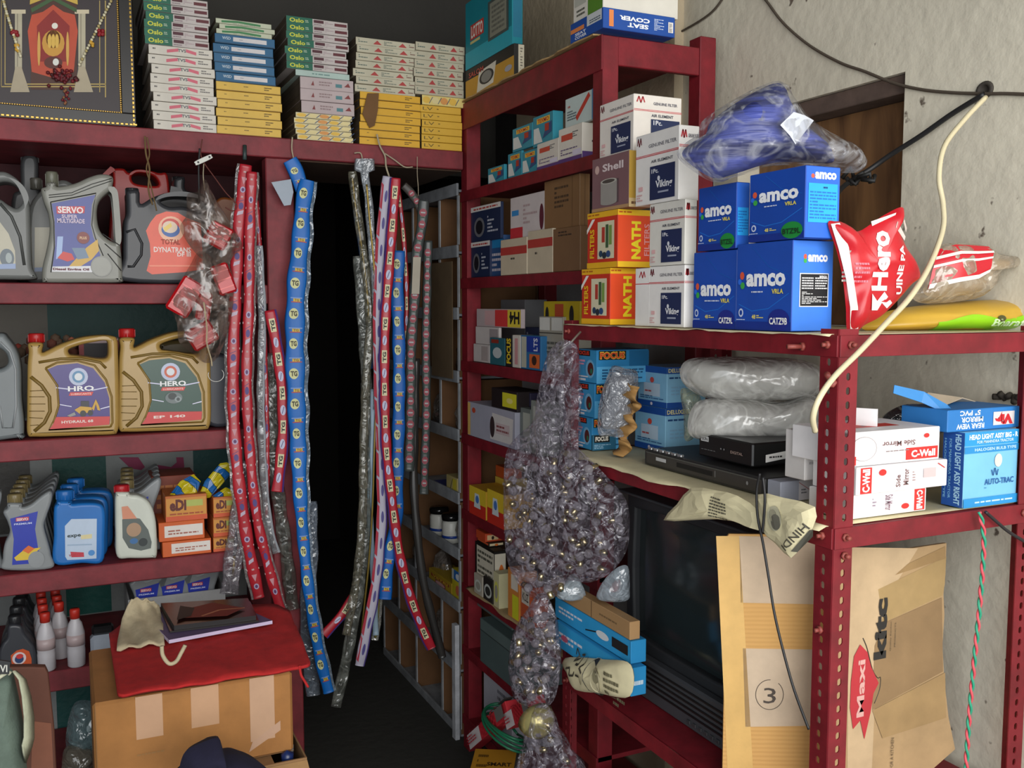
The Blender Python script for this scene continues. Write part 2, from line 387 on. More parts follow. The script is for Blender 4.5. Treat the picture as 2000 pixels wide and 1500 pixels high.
# ================================================ slotted angle rack
RX, RY, RX2, RY2 = 1.09, 1.12, 1.56, 2.02
Z1, Z2, Z3, Z4 = 1.502, 1.196, .645, .16
def slot_flange(w_, H):
    loops = [[(0, 0), (w_, 0), (w_, H), (0, H)]]; hw, hh = .0044, .0062; z = H-.03
    v = []
    while z > .03:
        cx = w_*.52; loops.append([(cx+hw*math.cos(a), z+(hh-hw)*(1 if math.sin(a) > 0 else -1)+hw*math.sin(a)) for a in [R(x) for x in (20, 55, 90, 125, 160, 200, 235, 270, 305, 340)]]); z -= .0225
    return plate(loops, .0022, 0, smooth=False)
HP = 1.512; FW = .039
fv, ff = slot_flange(FW, HP)
rack = thing('slotted_angle_rack', 'dark red slotted angle steel rack with bolted shelves by the right wall', 'rack', (RX, RY, 0))
def post(x, y, sx, sy):
    mb = MB()
    mb.add([Vector((sx*p.x, 0, p.z)) + Vector((0, p.y, 0)) for p in fv], ff, RED)
    mb.add([Vector((p.y, sy*p.x, p.z)) for p in fv], ff, RED)
    o = mb.build('post', rack); o.location = (x-RX, y-RY, 0); return o
fpost = post(RX, RY, 1, 1); post(RX2, RY, -1, 1); post(RX, RY2, 1, -1); post(RX2, RY2, -1, -1)
for Z, hh in ((Z1, .034), (Z2, .034), (Z3, .034), (Z4, .034)):
    mb = MB(); mb.box(.003, RX2-RX-.003, .003, RY2-RY-.003, -.003, -.0005, RED); mb.build('shelf', rack).location = (0, 0, Z-.0005)
    mb = MB(); mb.box(-.0035, -.0012, .0, RY2-RY, -hh, 0, RED, .0006); mb.build('side_beam', rack).location = (0, 0, Z)
    mb = MB(); mb.box(.0, RX2-RX, -.0035, -.0012, -hh, 0, RED, .0006); mb.build('front_beam', rack).location = (0, 0, Z)
    mb = MB(); mb.box(.0, RX2-RX, RY2-RY+.001, RY2-RY+.0035, -hh, 0, RED, .0006); mb.build('rear_beam', rack).location = (0, 0, Z)
BOLT = M('8a4038', .55, 'w')
def bolt(loc, d, ln=.012, r=.0045):
    mb = MB(); d = Vector(d); mb.tube([Vector((0, 0, 0)), d*.004], r*1.5, BOLT, 6); mb.tube([d*.004, d*ln], r*.8, BOLT, 8); mb.build('bolt', fpost).location = loc
for Z in (Z1, Z2, Z3):
    bolt((-.004, .02, Z-.015), (-1, 0, 0)); bolt((.02, -.004, Z-.015), (0, -1, 0)); bolt((-.004, .87, Z-.015), (-1, 0, 0)); bolt((.44, -.004, Z-.015), (0, -1, 0))
bolt((-.004, .075, Z1-.02), (-1, .2, 0), .028, .005); bolt((-.003, .01, Z1-.075), (-.8, -.5, .5), .032, .006); bolt((-.003, .02, Z2-.17), (-1, 0, 0))
bolt((.02, -.003, Z2-.045), (0, -1, 0)); bolt((.02, -.003, Z3+.05), (0, -1, 0))
# paper lining
NEWS = M('d9cfa8', .85, 'c'); NEWSG = M('a9a48c', .85, 'c')
def sheet(mb, rows, m, sm=True):
    n = len(rows[0]); v = [p for r in rows for p in r]; f = [(j*n+i, j*n+i+1, (j+1)*n+i+1, (j+1)*n+i) for j in range(len(rows)-1) for i in range(n-1)]
    mb.add(v, f, m, None, sm); return mb
def liner(name, label, X0, X1, Y0, Y1, Z, over=.012, seed=1, m=NEWS):
    rows = []; nn = 40
    for j in range(nn+1):
        y = Y0+(Y1-Y0)*j/nn; e = over*(.6+.9*noise.noise(Vector((y*9, seed, 0)))); zz = Z+.0012
        rows.append([Vector((X1, y, zz)), Vector((X0+.02, y, zz)), Vector((X0-.006, y, zz+.001)), Vector((X0-.008-e*.7, y, zz-.3*e+.004*noise.noise(Vector((y*20, 3, seed)))))])
    mb = sheet(MB(), rows, m); o = mb.build(name); sol = o.modifiers.new('s', 'SOLIDIFY'); sol.thickness = .0006; sol.offset = 1; return tag(o, label, 'paper')
liner('newspaper_liner', 'yellowed newspaper lining the top shelf of the slotted rack', RX, RX2-.01, RY+.01, RY2-.01, Z1, .006, 1)
liner('newspaper_liner', 'yellowed newspaper lining the second shelf, torn edge sticking out', RX, RX2-.01, RY+.01, RY2-.01, Z2, .028, 2)
# ================================================ print designs
def amcoL(code, dome, v0=.5):
    it = [('l', '1c6fd0', [(.05, .30), (.3, .22), (.6, .25), (.95, .42)], .0015), ('l', '1560b8', [(.3, .95), (.6, .72), (.95, .62)], .001), ('r', '10308a', 0.004, 0, .996, .10), ('e', dome, .79, .125, .185, .12),
          ('e', 'e05a3c', .115, v0+.13, .04, .045), ('e', '2a6ee0', .075, v0+.06, .035, .035), ('e', '3ca84a', .13, v0+.015, .04, .04), ('t', 'f2f4f8', 'amco', .2, v0, .9, v0+.15, 0, .045),
          ('m', 'd8e0f0', .3, v0-.075, .64, v0-.045, 1), ('t', 'e8d860', 'VRLA', .67, v0-.085, .87, v0-.03, 0, .03), ('t', 'f0f0f0' if dome != '1d8a3c' else '123a22', code, .64, .07, .95, .15, 0, .03),
          ('e', 'c8d4ee', .12, .2, .045, .05), ('e', '10409a', .12, .2, .025, .03), ('m', 'c8d4ee', .04, .11, .2, .13, 1), ('t', 'f0e070', '48', .33, .13, .4, .18), ('m', 'f0e070', .42, .135, .54, .18, 2)]
    return it
amcoF1 = [('e', 'e05a3c', .3, .82, .04, .03), ('e', '3ca84a', .3, .775, .04, .025), ('t', 'f2f4f8', 'amco', .36, .765, .85, .845, 0, .045), ('r', 'e8e8e8', .17, .27, .88, .64), ('r', '16181c', .19, .28, .86, .63), ('m', 'd8d8d8', .22, .46, .5, .6, 5), ('m', 'd8d8d8', .54, .46, .84, .6, 5), ('m', 'c8c8c8', .22, .3, .84, .44, 8), ('t', 'f2f2f2', 'amco', .64, .59, .82, .615)]
amcoF2 = [('e', 'e05a3c', .2, .86, .05, .03), ('t', 'f2f4f8', 'amco', .26, .82, .88, .92, 0, .045), ('r', '26a8f2', .08, .22, .92, .76), ('m', '1a70c0', .12, .26, .88, .66, 9), ('m', '0c3a78', .5, .68, .8, .73, 1)]
def vikL(lid=.72):
    return [('l', '6e1f2a', [(.04, .86), (.06, .96), (.09, .84), (.12, .96), (.14, .86)], .003), ('r', 'c84a50', 0.002, lid+.012, .998, lid+.022), ('r', 'c84a50', 0.002, lid-.008, .998, lid+.004), ('t', '5a5a66', 'GENUINE FILTER', .32, lid+.11, .95, lid+.16, 0, .01), ('t', '4a4e5a', 'AIR ELEMENT', .38, lid-.11, .88, lid-.07, 0, .02),
            ('r', '1c2a52', .36, .05, .93, lid-.16), ('t', 'e6e6ea', '1Pc.', .40, lid-.26, .56, lid-.2, 0, .02), ('e', 'd8dae2', .57, .34, .03, .035), ('t', 'e6e6ea', 'Viking', .5, .18, .88, .31, 0, .03), ('r', '9aa0b4', .56, .135, .8, .16), ('r', 'e0b0b0', .10, .2, .2, .26), ('m', 'd8a8a8', .06, .05, .26, .16, 3)]
vikF = [('r', 'c84a50', 0.002, .732, .998, .742), ('r', 'c84a50', 0.002, .712, .998, .722), ('l', 'b03038', [(.1, .84), (.17, .94), (.23, .83), (.3, .94), (.36, .84)], .003), ('t', '5a5a66', 'GENUINE FILTER', .44, .84, .96, .89)]
nathL = [('r', 'e8b020', 0, .9, 1, 1), ('m', 'b06010', .03, .93, .97, .98, 1), ('r', 'e8b020', 0, 0, 1, .1), ('r', 'd8d0b0', .36, .16, .9, .82), ('r', 'b03a2c', .5, .45, .6, .72), ('r', '3a5a3a', .63, .35, .72, .76), ('r', '7a9a4a', .74, .4, .83, .74), ('e', '24405a', .48, .25, .06, .06), ('e', '24303a', .6, .22, .07, .06), ('e', '2c4a7a', .73, .24, .07, .06), ('t', 'f0c020', 'FILTERS', .12, .18, .27, .7, 90, .03), ('p', 'f0e8e0', [(.02, .62), (.3, .88), (.2, .88), (.02, .7)])]
nathF = [('r', 'f0c020', 0, .9, 1, 1), ('m', 'c05a10', .03, .93, .97, .98, 1), ('r', 'f0c020', 0, 0, 1, .1), ('t', 'f2dc20', 'NATH', .48, .14, .8, .86, 90, .05)]
nathF2 = nathF[:3]+[('t', 'f2dc20', 'NATH', .4, .14, .68, .8, 90, .05), ('t', 'f0a0a0', 'FILTERS', .78, .2, .94, .76, 90, .02)]
# ---- boxes on the top shelf of the slotted rack (left faces flush with its long side)
PX = ('X', RX+.012); BL = '1246a6'; BR = '2360c8'; zt = Z1+.003
def amco(px, lx, rx, ty, Z, L, F, label, base=BL, b=None, a=None, pl=PX):
    return cbox('battery_carton', label, 'battery box', px, pl, Z, lx, rx, ty, a, b, base=base, L=L, F=F, group=None)
amco_lo = amco(1545, 1437, 1624, 468, zt, amcoL('CATZ9B', '1a2a86', .5), amcoF1, 'large blue battery carton at the shelf corner with black label on its side', '1a4cae')
# near side recoloured lighter: front light put into the card's colour
def litpanel(o, col):
    P, a, b, h, zt_ = o_info[o.name]; me = o.data
    i = len(me.materials); me.materials.append(M(col)); 
    best = max([p for p in me.polygons[:26] if p.normal.y < -.9], key=lambda p: p.area); best.material_index = i
litpanel(amco_lo, '3a7ce0')
amco_lo2 = amco(1437, 1353, None, 487, zt, amcoL('CATZ9L', '1a2a86', .42), [], 'blue battery carton standing behind the large one on the rack shelf', '1a4cae', b=.09, pl=('X', RX+.014))
amco_up = amco(1571, 1462, 1638, 322, top(amco_lo)+.0015, amcoL('BTZ9L', '1d8a3c', .56), amcoF2, 'upper blue battery carton under the wrapped seat cover with cyan label', BL)
litpanel(amco_up, '2a66cc')
amco_up2 = amco(1437, 1363, 1463, 355, top(amco_lo2)+.002, amcoL('BTZ5L', '1d8a3c', .52), [('r', '26a8f2', .1, .2, .9, .62), ('m', '1a70c0', .14, .24, .86, .58, 8)], 'small blue battery carton upper of the back pair beside the white filter boxes', BL)
litpanel(amco_up2, '2a66cc')
W = 'e9e6e2'
vk4 = cbox('air_filter_carton', 'white air filter carton, bottom of the stack beside the battery boxes', 'filter box', 1336, PX, zt, 1267, 1356, 517, base=W, L=vikL(), F=vikF)
vk3 = cbox('air_filter_carton', 'white air filter carton, middle of the stack beside the battery boxes', 'filter box', 1337, PX, top(vk4)+.001, 1268, 1360, 388, base='dedbd2', L=vikL(), F=vikF)
vk2 = cbox('air_filter_carton', 'white air filter carton, top of the stack, blue wrapped cover leaning over it', 'filter box', 1325, PX, top(vk3)+.001, 1241, 1364, 243, base=W, L=vikL(.68), F=vikF)
vkS = cbox('air_filter_carton', 'white air filter carton seen as a narrow strip behind the lower NATH box', 'filter box', 1268, PX, zt, 1240, None, 523, b=.08, base=W, L=[('r', 'c84a50', 0.002, .72, .998, .735), ('l', 'b03038', [(.3, .84), (.42, .94), (.52, .83), (.62, .94), (.7, .84)], .003)])
na2 = cbox('oil_filter_carton', 'orange red filter carton with yellow NATH lettering, lower of the two', 'filter box', 1191, PX, zt, 1136, 1243, 523, base='c8321c', L=nathL, F=nathF)
na1 = cbox('oil_filter_carton', 'orange red filter carton with yellow NATH lettering, upper one under the mauve box', 'filter box', 1206, PX, top(na2)+.001, 1147, 1271, 408, base='c8321c', L=nathL, F=nathF2)
for o in (na1, na2): litpanel(o, 'e84c1e')
shell = cbox('filter_carton', 'mauve and tan filter carton with a grey cylinder printed on it', 'filter box', 1228, PX, top(na1)+.001, 1156, 1272, 293, base='7c5a5e', L=[('r', 'b08a60', .0, .0, 1, .06), ('e', 'c8a8a0', .15, .78, .06, .08), ('t', 'd8c8c8', 'Shell', .3, .72, .86, .86, 0, .03), ('r', '5a484c', .26, .12, .74, .55), ('r', '98948e', .26, .14, .7, .52), ('e', '98948e', .48, .14, .22, .05), ('e', 'b8b4aa', .48, .53, .22, .05), ('e', '4a4440', .48, .53, .17, .035)], F=[('r', 'b8943c', 0, 0, .5, 1), ('r', '9a5a50', .5, 0, 1, 1), ('r', 'c8b080', 0, 0, 1, .16), ('m', '6a4a30', .1, .03, .9, .12, 1)])
vk1 = cbox('air_filter_carton', 'white air filter carton standing highest, on the mauve box below the red beam', 'filter box', 1237, ('X', RX+.03), top(shell)+.001, 1171, 1330, 182, base='e4ddd4', L=vikL(.70), F=[('r', 'c84a50', 0.002, .732, .998, .742), ('r', 'c84a50', 0.002, .712, .998, .722), ('l', 'b03038', [(.06, .86), (.1, .96), (.14, .85), (.18, .96), (.22, .86)], .003), ('t', '5a5a66', 'GENUINE FILTER', .4, .83, .9, .88), ('t', '4a4e5a', 'AIR ELEMENT', .36, .62, .82, .67), ('r', '1c2a52', .35, .1, .95, .58), ('t', 'e6e6ea', '1Pc.', .4, .48, .58, .56)])
# ================================================ tall rack of wood, painted the same red
TX, TY, TX2, TY2 = 1.215, 2.06, 1.555, 2.985
TZ = [2.21, 1.925, 1.637, 1.36, 1.112, .85, .59, .37, .12]
tall = thing('tall_shelf_rack', 'tall dark red shelf rack standing behind the slotted rack', 'rack', (TX, TY, 0))
def tpost(x0, x1, y0, y1, z1): MB().box(x0-TX, x1-TX, y0-TY, y1-TY, 0, z1, RED, .002).build('post', tall)
tpost(TX, TX+.045, TY, TY+.05, TZ[0]-.001); tpost(TX2-.05, TX2, TY, TY+.05, TZ[0]+.03); tpost(TX, TX+.05, TY2-.05, TY2, TZ[0]-.001); tpost(TX2-.05, TX2, TY2-.05, TY2, TZ[0])
MB().box(.0455, TX2-TX-.0505, .002, .02, TZ[0]-.07, TZ[0], RED, .002).build('front_beam', tall)
MB().box(-.004, .0, .0, TY2-TY, TZ[0]-.085, TZ[0], RED, .002).build('side_beam', tall)
MB().box(.0005, TX2-TX-.002, .021, TY2-TY-.002, TZ[0]-.012, TZ[0]+.001, RED).build('shelf', tall)
for z in TZ[1:]:
    MB().box(.001, TX2-TX-.002, .0, TY2-TY, z-.012, z, RED).build('shelf', tall)
    MB().box(-.004, .0, .0, TY2-TY, z-.034, z+.001, RED, .001).build('side_beam', tall)
MB().box(TX2-TX-.004, TX2-TX, .0, TY2-TY, .3, TZ[1], M('8c8a88', .8, 'g')).build('back_panel', tall)
# cardboard lining on its top
mb = MB(); rows = []
for j in range(31):
    y = TY+.03+(TY2-TY-.0)*j/30; e = .012+.01*noise.noise(Vector((y*14, 2, 0)))
    rows.append([Vector((TX2-.02, y, TZ[0]+.004)), Vector((TX, y, TZ[0]+.004)), Vector((TX-e, y, TZ[0]+.004+.004*noise.noise(Vector((y*20, 0, 1)))))])
sheet(mb, rows, M('a88a5c', .85, 'c'), False); o = mb.build('cardboard_liner'); s_ = o.modifiers.new('s', 'SOLIDIFY'); s_.thickness = .004; tag(o, 'torn cardboard sheet lining the top of the tall rack', 'cardboard')
# boxes on its top
zt2 = TZ[0]+.009; TP = ('X', TX-.005)
yb = cbox('speaker_carton', 'black and yellow carton with a speaker picture under the teal carton', 'box', 1004, TP, zt2, 907, 1024, 84, base='22201c', L=[('r', 'c8962c', .0, .0, 1, .62), ('p', 'e0dccc', [(.25, .02), (.6, .1), (.66, .78), (.3, .7)]), ('e', '2a2826', .46, .42, .15, .24), ('e', '8a8a84', .46, .42, .11, .19), ('t', 'c05040', 'SALOM', .08, .66, .4, .84), ('e', 'a8a8b0', .9, .3, .07, .1)], F=[('r', 'cfc6ae', .42, .02, .98, .98), ('m', '6a6458', .6, .1, .84, .9, 9)])
lotto = cbox('teal_carton', 'teal carton with red LOTTO lettering and a grey grille picture', 'box', 1000, TP, top(yb)+.001, 908, 1021, -60, base='10808e', L=[('r', '2aa6b8', 0, .0, 1, .25), ('r', 'c03a30', .12, .4, .42, .62), ('t', 'e8e4da', 'LOTTO', .14, .42, .4, .6, 0, .03), ('r', 'c8c080', .12, .34, .34, .38), ('r', '4a5450', .52, .22, .94, .78), ('r', '8c8c7c', .56, .26, .9, .74), ('m', '6a6a60', .6, .3, .86, .7, 6)], F=[('r', '1c6f8a', .1, .1, .9, .9)])
sc = cbox('seat_cover_carton', 'blue seat cover carton lying upside down on the tall rack corner', 'box', 1178, ('X', TX-.012), zt2, 1114, 1318, 13, base='1a4c9e',
  L=[('r', 'cfd4d6', .52, .45, .96, .98), ('m', '4a5a6a', .6, .5, .92, .72, 2), ('r', 'e0864a', .02, .45, .44, .66), ('t', 'e8ecf4', 'SEAT', .16, .24, .5, .38, 0, .03), ('t', 'e8ecf4', 'COVER', .16, .06, .52, .2, 0, .03)],
  F=[('r', 'e0864a', .08, .12, .14, .92), ('t', 'f4f6fa', 'COVER', .22, .5, .64, .72, 180, .04), ('t', 'f4f6fa', 'SEAT', .33, .2, .62, .42, 180, .04), ('m', 'c8d4ec', .7, .2, .84, .8, 8), ('r', 'e8e4e0', .9, .2, .97, .72), ('m', '303030', .91, .22, .96, .7, 12)])
wb = cbox('white_carton', 'white and green carton on top of the blue seat cover carton', 'box', 1178, ('X', TX-.005), top(sc)+.001, 1120, 1324, -90, base='ddd8cc', L=[('r', '5a8a2c', .5, .02, .98, .98), ('r', 'b8b8ac', .05, .3, .44, .96), ('m', '5a5a50', .12, .08, .4, .24, 2)], F=[('m', 'c8a890', .1, .5, .9, .8, 3)])
# ---- small cartons on the shelves of the tall rack
FX = ('X', TX+.012)
def tall_row(name, cat, Z, specs):
    for (px, lx, rx, ty, base, Lp, Fp, label) in specs:
        zz = Z if not isinstance(Z, str) else 0
        cbox(name, label, cat, px, FX, zz+.002, lx, rx, ty, b=None if rx else .11, base=base, L=Lp, F=Fp)
def tealbox(): return [('r', 'e8c040', .2, .72, .85, .9), ('t', 'c03030', 'TEXMO', .24, .74, .8, .88, 0, .03), ('p', 'd8dcd8', [(.05, .1), (.5, .1), (.3, .6), (.05, .6)]), ('p', '2a4a7a', [(.5, .2), (.95, .35), (.95, .7), (.7, .6)]), ('r', 'b03428', .62, .42, .82, .66)]
za = TZ[1]+.002
b1 = cbox('small_teal_carton', 'small teal carton nearest the left post on the upper shelf of the tall rack', 'small box', 985, FX, za, 953, 991, 320, base='2c8ca0', L=tealbox())
b2 = cbox('small_teal_carton', 'small teal carton, second in the lower row of the upper shelf', 'small box', 1019, FX, za, 992, 1024, 293, base='2c8ca0', L=tealbox())
b3 = cbox('small_teal_carton', 'small teal carton, third in the lower row, beside the white cartons', 'small box', 1049, FX, za, 1020, 1053, 288, base='2c8ca0', L=tealbox())
b4 = cbox('small_teal_carton', 'small teal carton stacked above, left one of the upper pair', 'small box', 1040, FX, top(b2)+.001, 1001, 1046, 238, base='2c8ca0', L=tealbox())
b5 = cbox('small_teal_carton', 'small teal carton stacked above, right one of the upper pair', 'small box', 1080, FX, top(b3)+.002, 1041, 1100, 215, base='2c8ca0', L=tealbox())
def whitepk(): return [('r', 'c84a38', .12, .62, .6, .8), ('m', '5a5a60', .6, .66, .9, .84, 3), ('m', '6a5a80', .1, .2, .8, .4, 3), ('r', '5a3a7a', 0, 0, 1, .12), ('r', 'd8d0e0', .62, .14, .96, .3)]
w1 = cbox('white_carton', 'white carton with red print, farther of the pair on the upper shelf', 'small box', 1091, ('X', TX+.004), za, 1049, None, 268, b=.1, base='d8d0c4', L=whitepk())
w2 = cbox('white_carton', 'white carton with red print and purple base, nearest the front post', 'small box', 1137, ('X', TX+.004), za, 1091, 1163, 238, base='e0d9cc', L=whitepk(), F=[('r', '5a3a7a', 0, 0, 1, .2), ('t', '2a2a38', 'T', .72, .3, .95, .52, 0, .05)])
w3 = cbox('spark_plug_carton', 'pale carton with a red diagonal stroke standing on the white carton', 'small box', 1160, FX, top(w2)+.001, 1104, 1168, 172, base='c2d0cc', L=[('l', 'c23a2c', [(.4, .2), (.85, .88)], .014), ('m', 'b05048', .1, .62, .5, .76, 1), ('m', '5a6a70', .08, .2, .4, .56, 4), ('r', '4a86b0', .94, 0, 1, 1)])
# shelf b
zb = TZ[2]+.002
def ringbox(): return [('r', 'd8d4d0', 0, .86, 1, 1), ('m', 'b04038', .1, .88, .9, .97, 1), ('e', '6a6a70', .3, .4, .18, .28), ('e', '12141c', .3, .4, .12, .2), ('m', 'b8bcc8', .58, .2, .92, .7, 5)]
c1 = cbox('bearing_carton', 'navy carton with a ring picture, lower of two by the left post', 'small box', 957, FX, zb, 919, 962, 469, base='1a2848', L=ringbox())
c2 = cbox('bearing_carton', 'navy carton with a ring picture, upper of two by the left post', 'small box', 978, FX, top(c1)+.001, 915, 984, 393, base='1a2848', L=ringbox())
c3 = cbox('bearing_carton', 'blue and white carton lower, between navy cartons and cream packs', 'small box', 984, ('X', TX+.02), zb, 958, None, 458, b=.08, base='2a4c7a', L=[('m', 'c8c0c8', .1, .1, .9, .6, 4), ('r', '1c7ab0', .05, .7, .95, .9)])
d1 = cbox('cream_parcel', 'cream parcel with a red band, farther of the pair on the middle shelf', 'parcel', 1029, ('X', TX+.002), zb, 978, None, 462, b=.12, base='c8baa0', L=[('r', 'b43c34', 0, .56, 1, .78), ('m', '3a3430', .4, .4, .75, .5, 1)])
d2 = cbox('cream_parcel', 'cream parcel with a red band, beside the brown parcel', 'parcel', 1079, ('X', TX+.002), zb, 1031, None, 445, b=.12, base='c8baa0', L=[('r', 'b43c34', 0, .6, 1, .8), ('m', '3a3430', .3, .42, .65, .52, 1)])
d3 = cbox('brown_carton', 'brown cardboard parcel, lower one of two near the front post', 'parcel', 1133, ('X', TX+.002), zb, 1080, 1150, 440, base='7c5c3e', L=[('m', '3a2c20', .2, .8, .8, .94, 2)])
d4 = cbox('brown_carton', 'brown cardboard carton, upper one on the brown parcel', 'parcel', 1132, FX, top(d3)+.001, 1063, 1152, 338, base='84623f', L=[('m', '4a3826', .3, .4, .7, .86, 5), ('l', '6a4c30', [(.8, 0), (.8, 1)], .002)], F=[('l', '6a4c30', [(.5, 0), (.5, 1)], .002)])
d5 = cbox('printed_carton', 'white carton with red corner and blue mark beside the brown carton', 'small box', 1063, ('X', TX+.015), top(d1)+.001, 997, None, 372, b=.12, base='d0c6c4', L=[('r', 'c03038', .0, .0, .38, .26), ('r', '3a8ac8', .05, .55, .26, .68), ('e', '5a2030', .93, .42, .06, .3), ('m', 'b8a0a0', .4, .3, .8, .8, 5)])
# shelf c
zc = TZ[3]+.002
e1 = cbox('bulb_carton', 'small white and grey bulb carton, bottom of the pile by the left post', 'small box', 956, FX, zc, 925, 960, 674, base='c4bcb8', L=[('r', 'a89c98', .5, .1, .9, .9)])
e2 = cbox('bulb_carton', 'small white bulb carton, middle of the pile by the left post', 'small box', 975, FX, top(e1)+.001, 929, 980, 640, base='c8c0bc', L=[('r', '9a9090', .6, .1, .95, .9)])
e3 = cbox('bulb_carton', 'small carton marked H4 upside down in black on yellow', 'small box', 1018, FX, top(e2)+.001, 931, 1026, 604, base='b8a8a8', L=[('r', 'c8a0a0', .2, .1, .44, .9), ('r', 'd03a38', .44, .05, .72, .95), ('r', 'e0c83c', .72, .04, .99, .96), ('t', '1c1c1c', 'H4', .76, .2, .97, .86, 180, .04)])
e4 = cbox('bulb_carton', 'small teal carton with a white lamp picture on the lamp shelf', 'small box', 986, ('X', TX+.0), zc, 957, 990, 661, base='27606c', L=[('e', 'b8c0c0', .5, .45, .3, .2), ('r', '8a3020', .1, .8, .6, .94)])
e5 = cbox('bulb_carton', 'narrow black carton with yellow FOCUS lettering running upward', 'small box', 1000, ('X', TX-.0), zc, 987, 1003, 655, base='1a1a18', L=[('t', 'e8c828', 'FOCUS', .2, .1, .85, .9, 90, .04)])
e6 = cbox('bulb_carton', 'narrow white bulb carton beside the black FOCUS carton', 'small box', 1016, ('X', TX), zc, 1001, None, 655, b=.06, base='cfc8bc', L=[('r', 'c89090', .3, .1, .7, .9)])
e7 = cbox('bulb_carton', 'blue and white carton marked LTS with an orange picture below', 'small box', 1056, ('X', TX), zc, 1017, None, 657, b=.06, base='2a6ea0', L=[('r', 'b8b8a8', .04, .04, .3, .96), ('r', '1c3c9a', .32, .52, .96, .98), ('t', 'd8dcec', 'LTS', .66, .56, .86, .94, 90, .03), ('r', 'd86a30', .46, .06, .96, .46), ('e', '3a2418', .7, .28, .12, .14)])
e8 = cbox('yellow_carton', 'yellow and black carton lying on the pile near the front post', 'small box', 1133, ('X', TX+.03), zc+.12, 1062, None, 588, b=.12, base='b8a018', L=[('r', 'b04a28', .32, .1, .56, .9), ('e', '1c1c14', .1, .5, .05, .3), ('e', '1c1c14', .78, .5, .06, .35)])
e9 = cbox('grey_carton', 'grey and white striped carton pile standing below the yellow carton', 'small box', 1099, ('X', TX+.02), zc, 1053, None, 619, b=.12, base='a09c8e', L=[('r', 'd8d8d0', .02, .75, .46, .98), ('r', 'd0d0c8', .54, .75, .98, .98), ('m', '5a584e', .05, .1, .95, .66, 6), ('l', '4a4840', [(0, .7), (1, .7)], .003), ('l', '4a4840', [(0, .36), (1, .36)], .003)])
cbox('dark_carton', 'dark blue grey carton at the back of the lamp shelf', 'small box', 1054, ('X', TX+.09), zc, 1026, None, 640, b=.1, base='2c3450', L=[('m', '8a90a8', .1, .3, .9, .9, 5)])
cbox('bulb_carton', 'dusty grey bulb carton at the back above the H4 carton', 'small box', 1025, ('X', TX+.12), zc, 950, None, 585, b=.08, base='6a6a6c')
# shelf d
zd = TZ[4]+.002
f1 = cbox('lamp_carton', 'long white carton with a lamp bowl picture on the fourth shelf', 'small box', 1006, ('X', TX-.004), zd, 914, None, 806, b=.12, base='a6a6b4', L=[('r', 'd8b060', .0, .02, .06, .98), ('e', 'c04a30', .14, .78, .04, .08), ('p', 'd4d0cc', [(.5, .1), (.95, .1), (.97, .8), (.55, .85)]), ('e', '3a2c2c', .55, .45, .05, .3), ('r', 'c8b8b8', .62, .3, .9, .6), ('m', '8a4a4a', .64, .34, .88, .56, 2)])
f2 = cbox('black_carton', 'black carton with a bright yellow label on the fourth shelf', 'small box', 1010, ('X', TX+.0), top(f1)+.001, 960, None, 766, b=.09, base='1f1516', L=[('r', 'd8d22c', .44, .14, .98, .86), ('e', 'e8dc80', .72, .48, .12, .14)])
f3 = cbox('bulb_carton', 'grey carton marked H4 beside the plastic bag', 'small box', 1036, FX, zd, 1010, None, 800, b=.08, base='6c7470', L=[('r', 'a8aca0', .45, .1, .98, .9), ('t', '22262a', 'H4', .5, .14, .8, .34)])
f4 = cbox('bulb_carton', 'pale carton marked H4 half covered by the plastic bag', 'small box', 1060, FX, zd, 1037, None, 786, b=.08, base='8a9088', L=[('r', 'b8bab0', .2, .1, .98, .9), ('t', '22262a', 'H4', .3, .14, .7, .34)])
cbox('dark_carton', 'dark purple carton behind the black and yellow one', 'small box', 1036, ('X', TX+.04), top(f3)+.001, 1008, None, 768, b=.08, base='28233c')
cbox('white_board', 'dusty white board leaning at the back of the fourth shelf', 'board', 1062, ('X', TX+.2), zd, 940, None, 740, b=.01, base='a9a6a8')
# shelf e
ze = TZ[5]+.002
def ry(): return [('r', 'e0c030', .0, .45, 1, 1), ('r', 'c83020', .0, .0, 1, .45), ('p', 'd8e0e0', [(.3, .3), (.7, .3), (.6, .8), (.35, .8)]), ('e', '4a7ac0', .5, .6, .1, .14)]
cbox('yellow_red_pack', 'yellow and red pack nearest the left post on the fifth shelf', 'small pack', 949, ('X', TX-.006), ze, 917, None, 961, b=.1, base='c89a28', L=ry())
cbox('yellow_red_pack', 'yellow and red pack beside the hanging bulb bag on the fifth shelf', 'small pack', 985, ('X', TX-.006), ze, 952, None, 968, b=.1, base='c89a28', L=ry())
pk3 = cbox('yellow_red_pack', 'yellow and pink pack stacked at the back on the fifth shelf', 'small pack', 988, ('X', TX+.098), ze, 945, None, 938, b=.08, base='d0b040', L=[('r', 'd8d0c8', .7, .2, .98, .9), ('m', 'a03030', .72, .3, .96, .8, 2)])
cbox('orange_carton', 'orange carton standing on the packs of the fifth shelf', 'small box', 988, ('X', TX+.10), top(pk3)+.001, 962, None, 915, b=.06, base='b8501c')
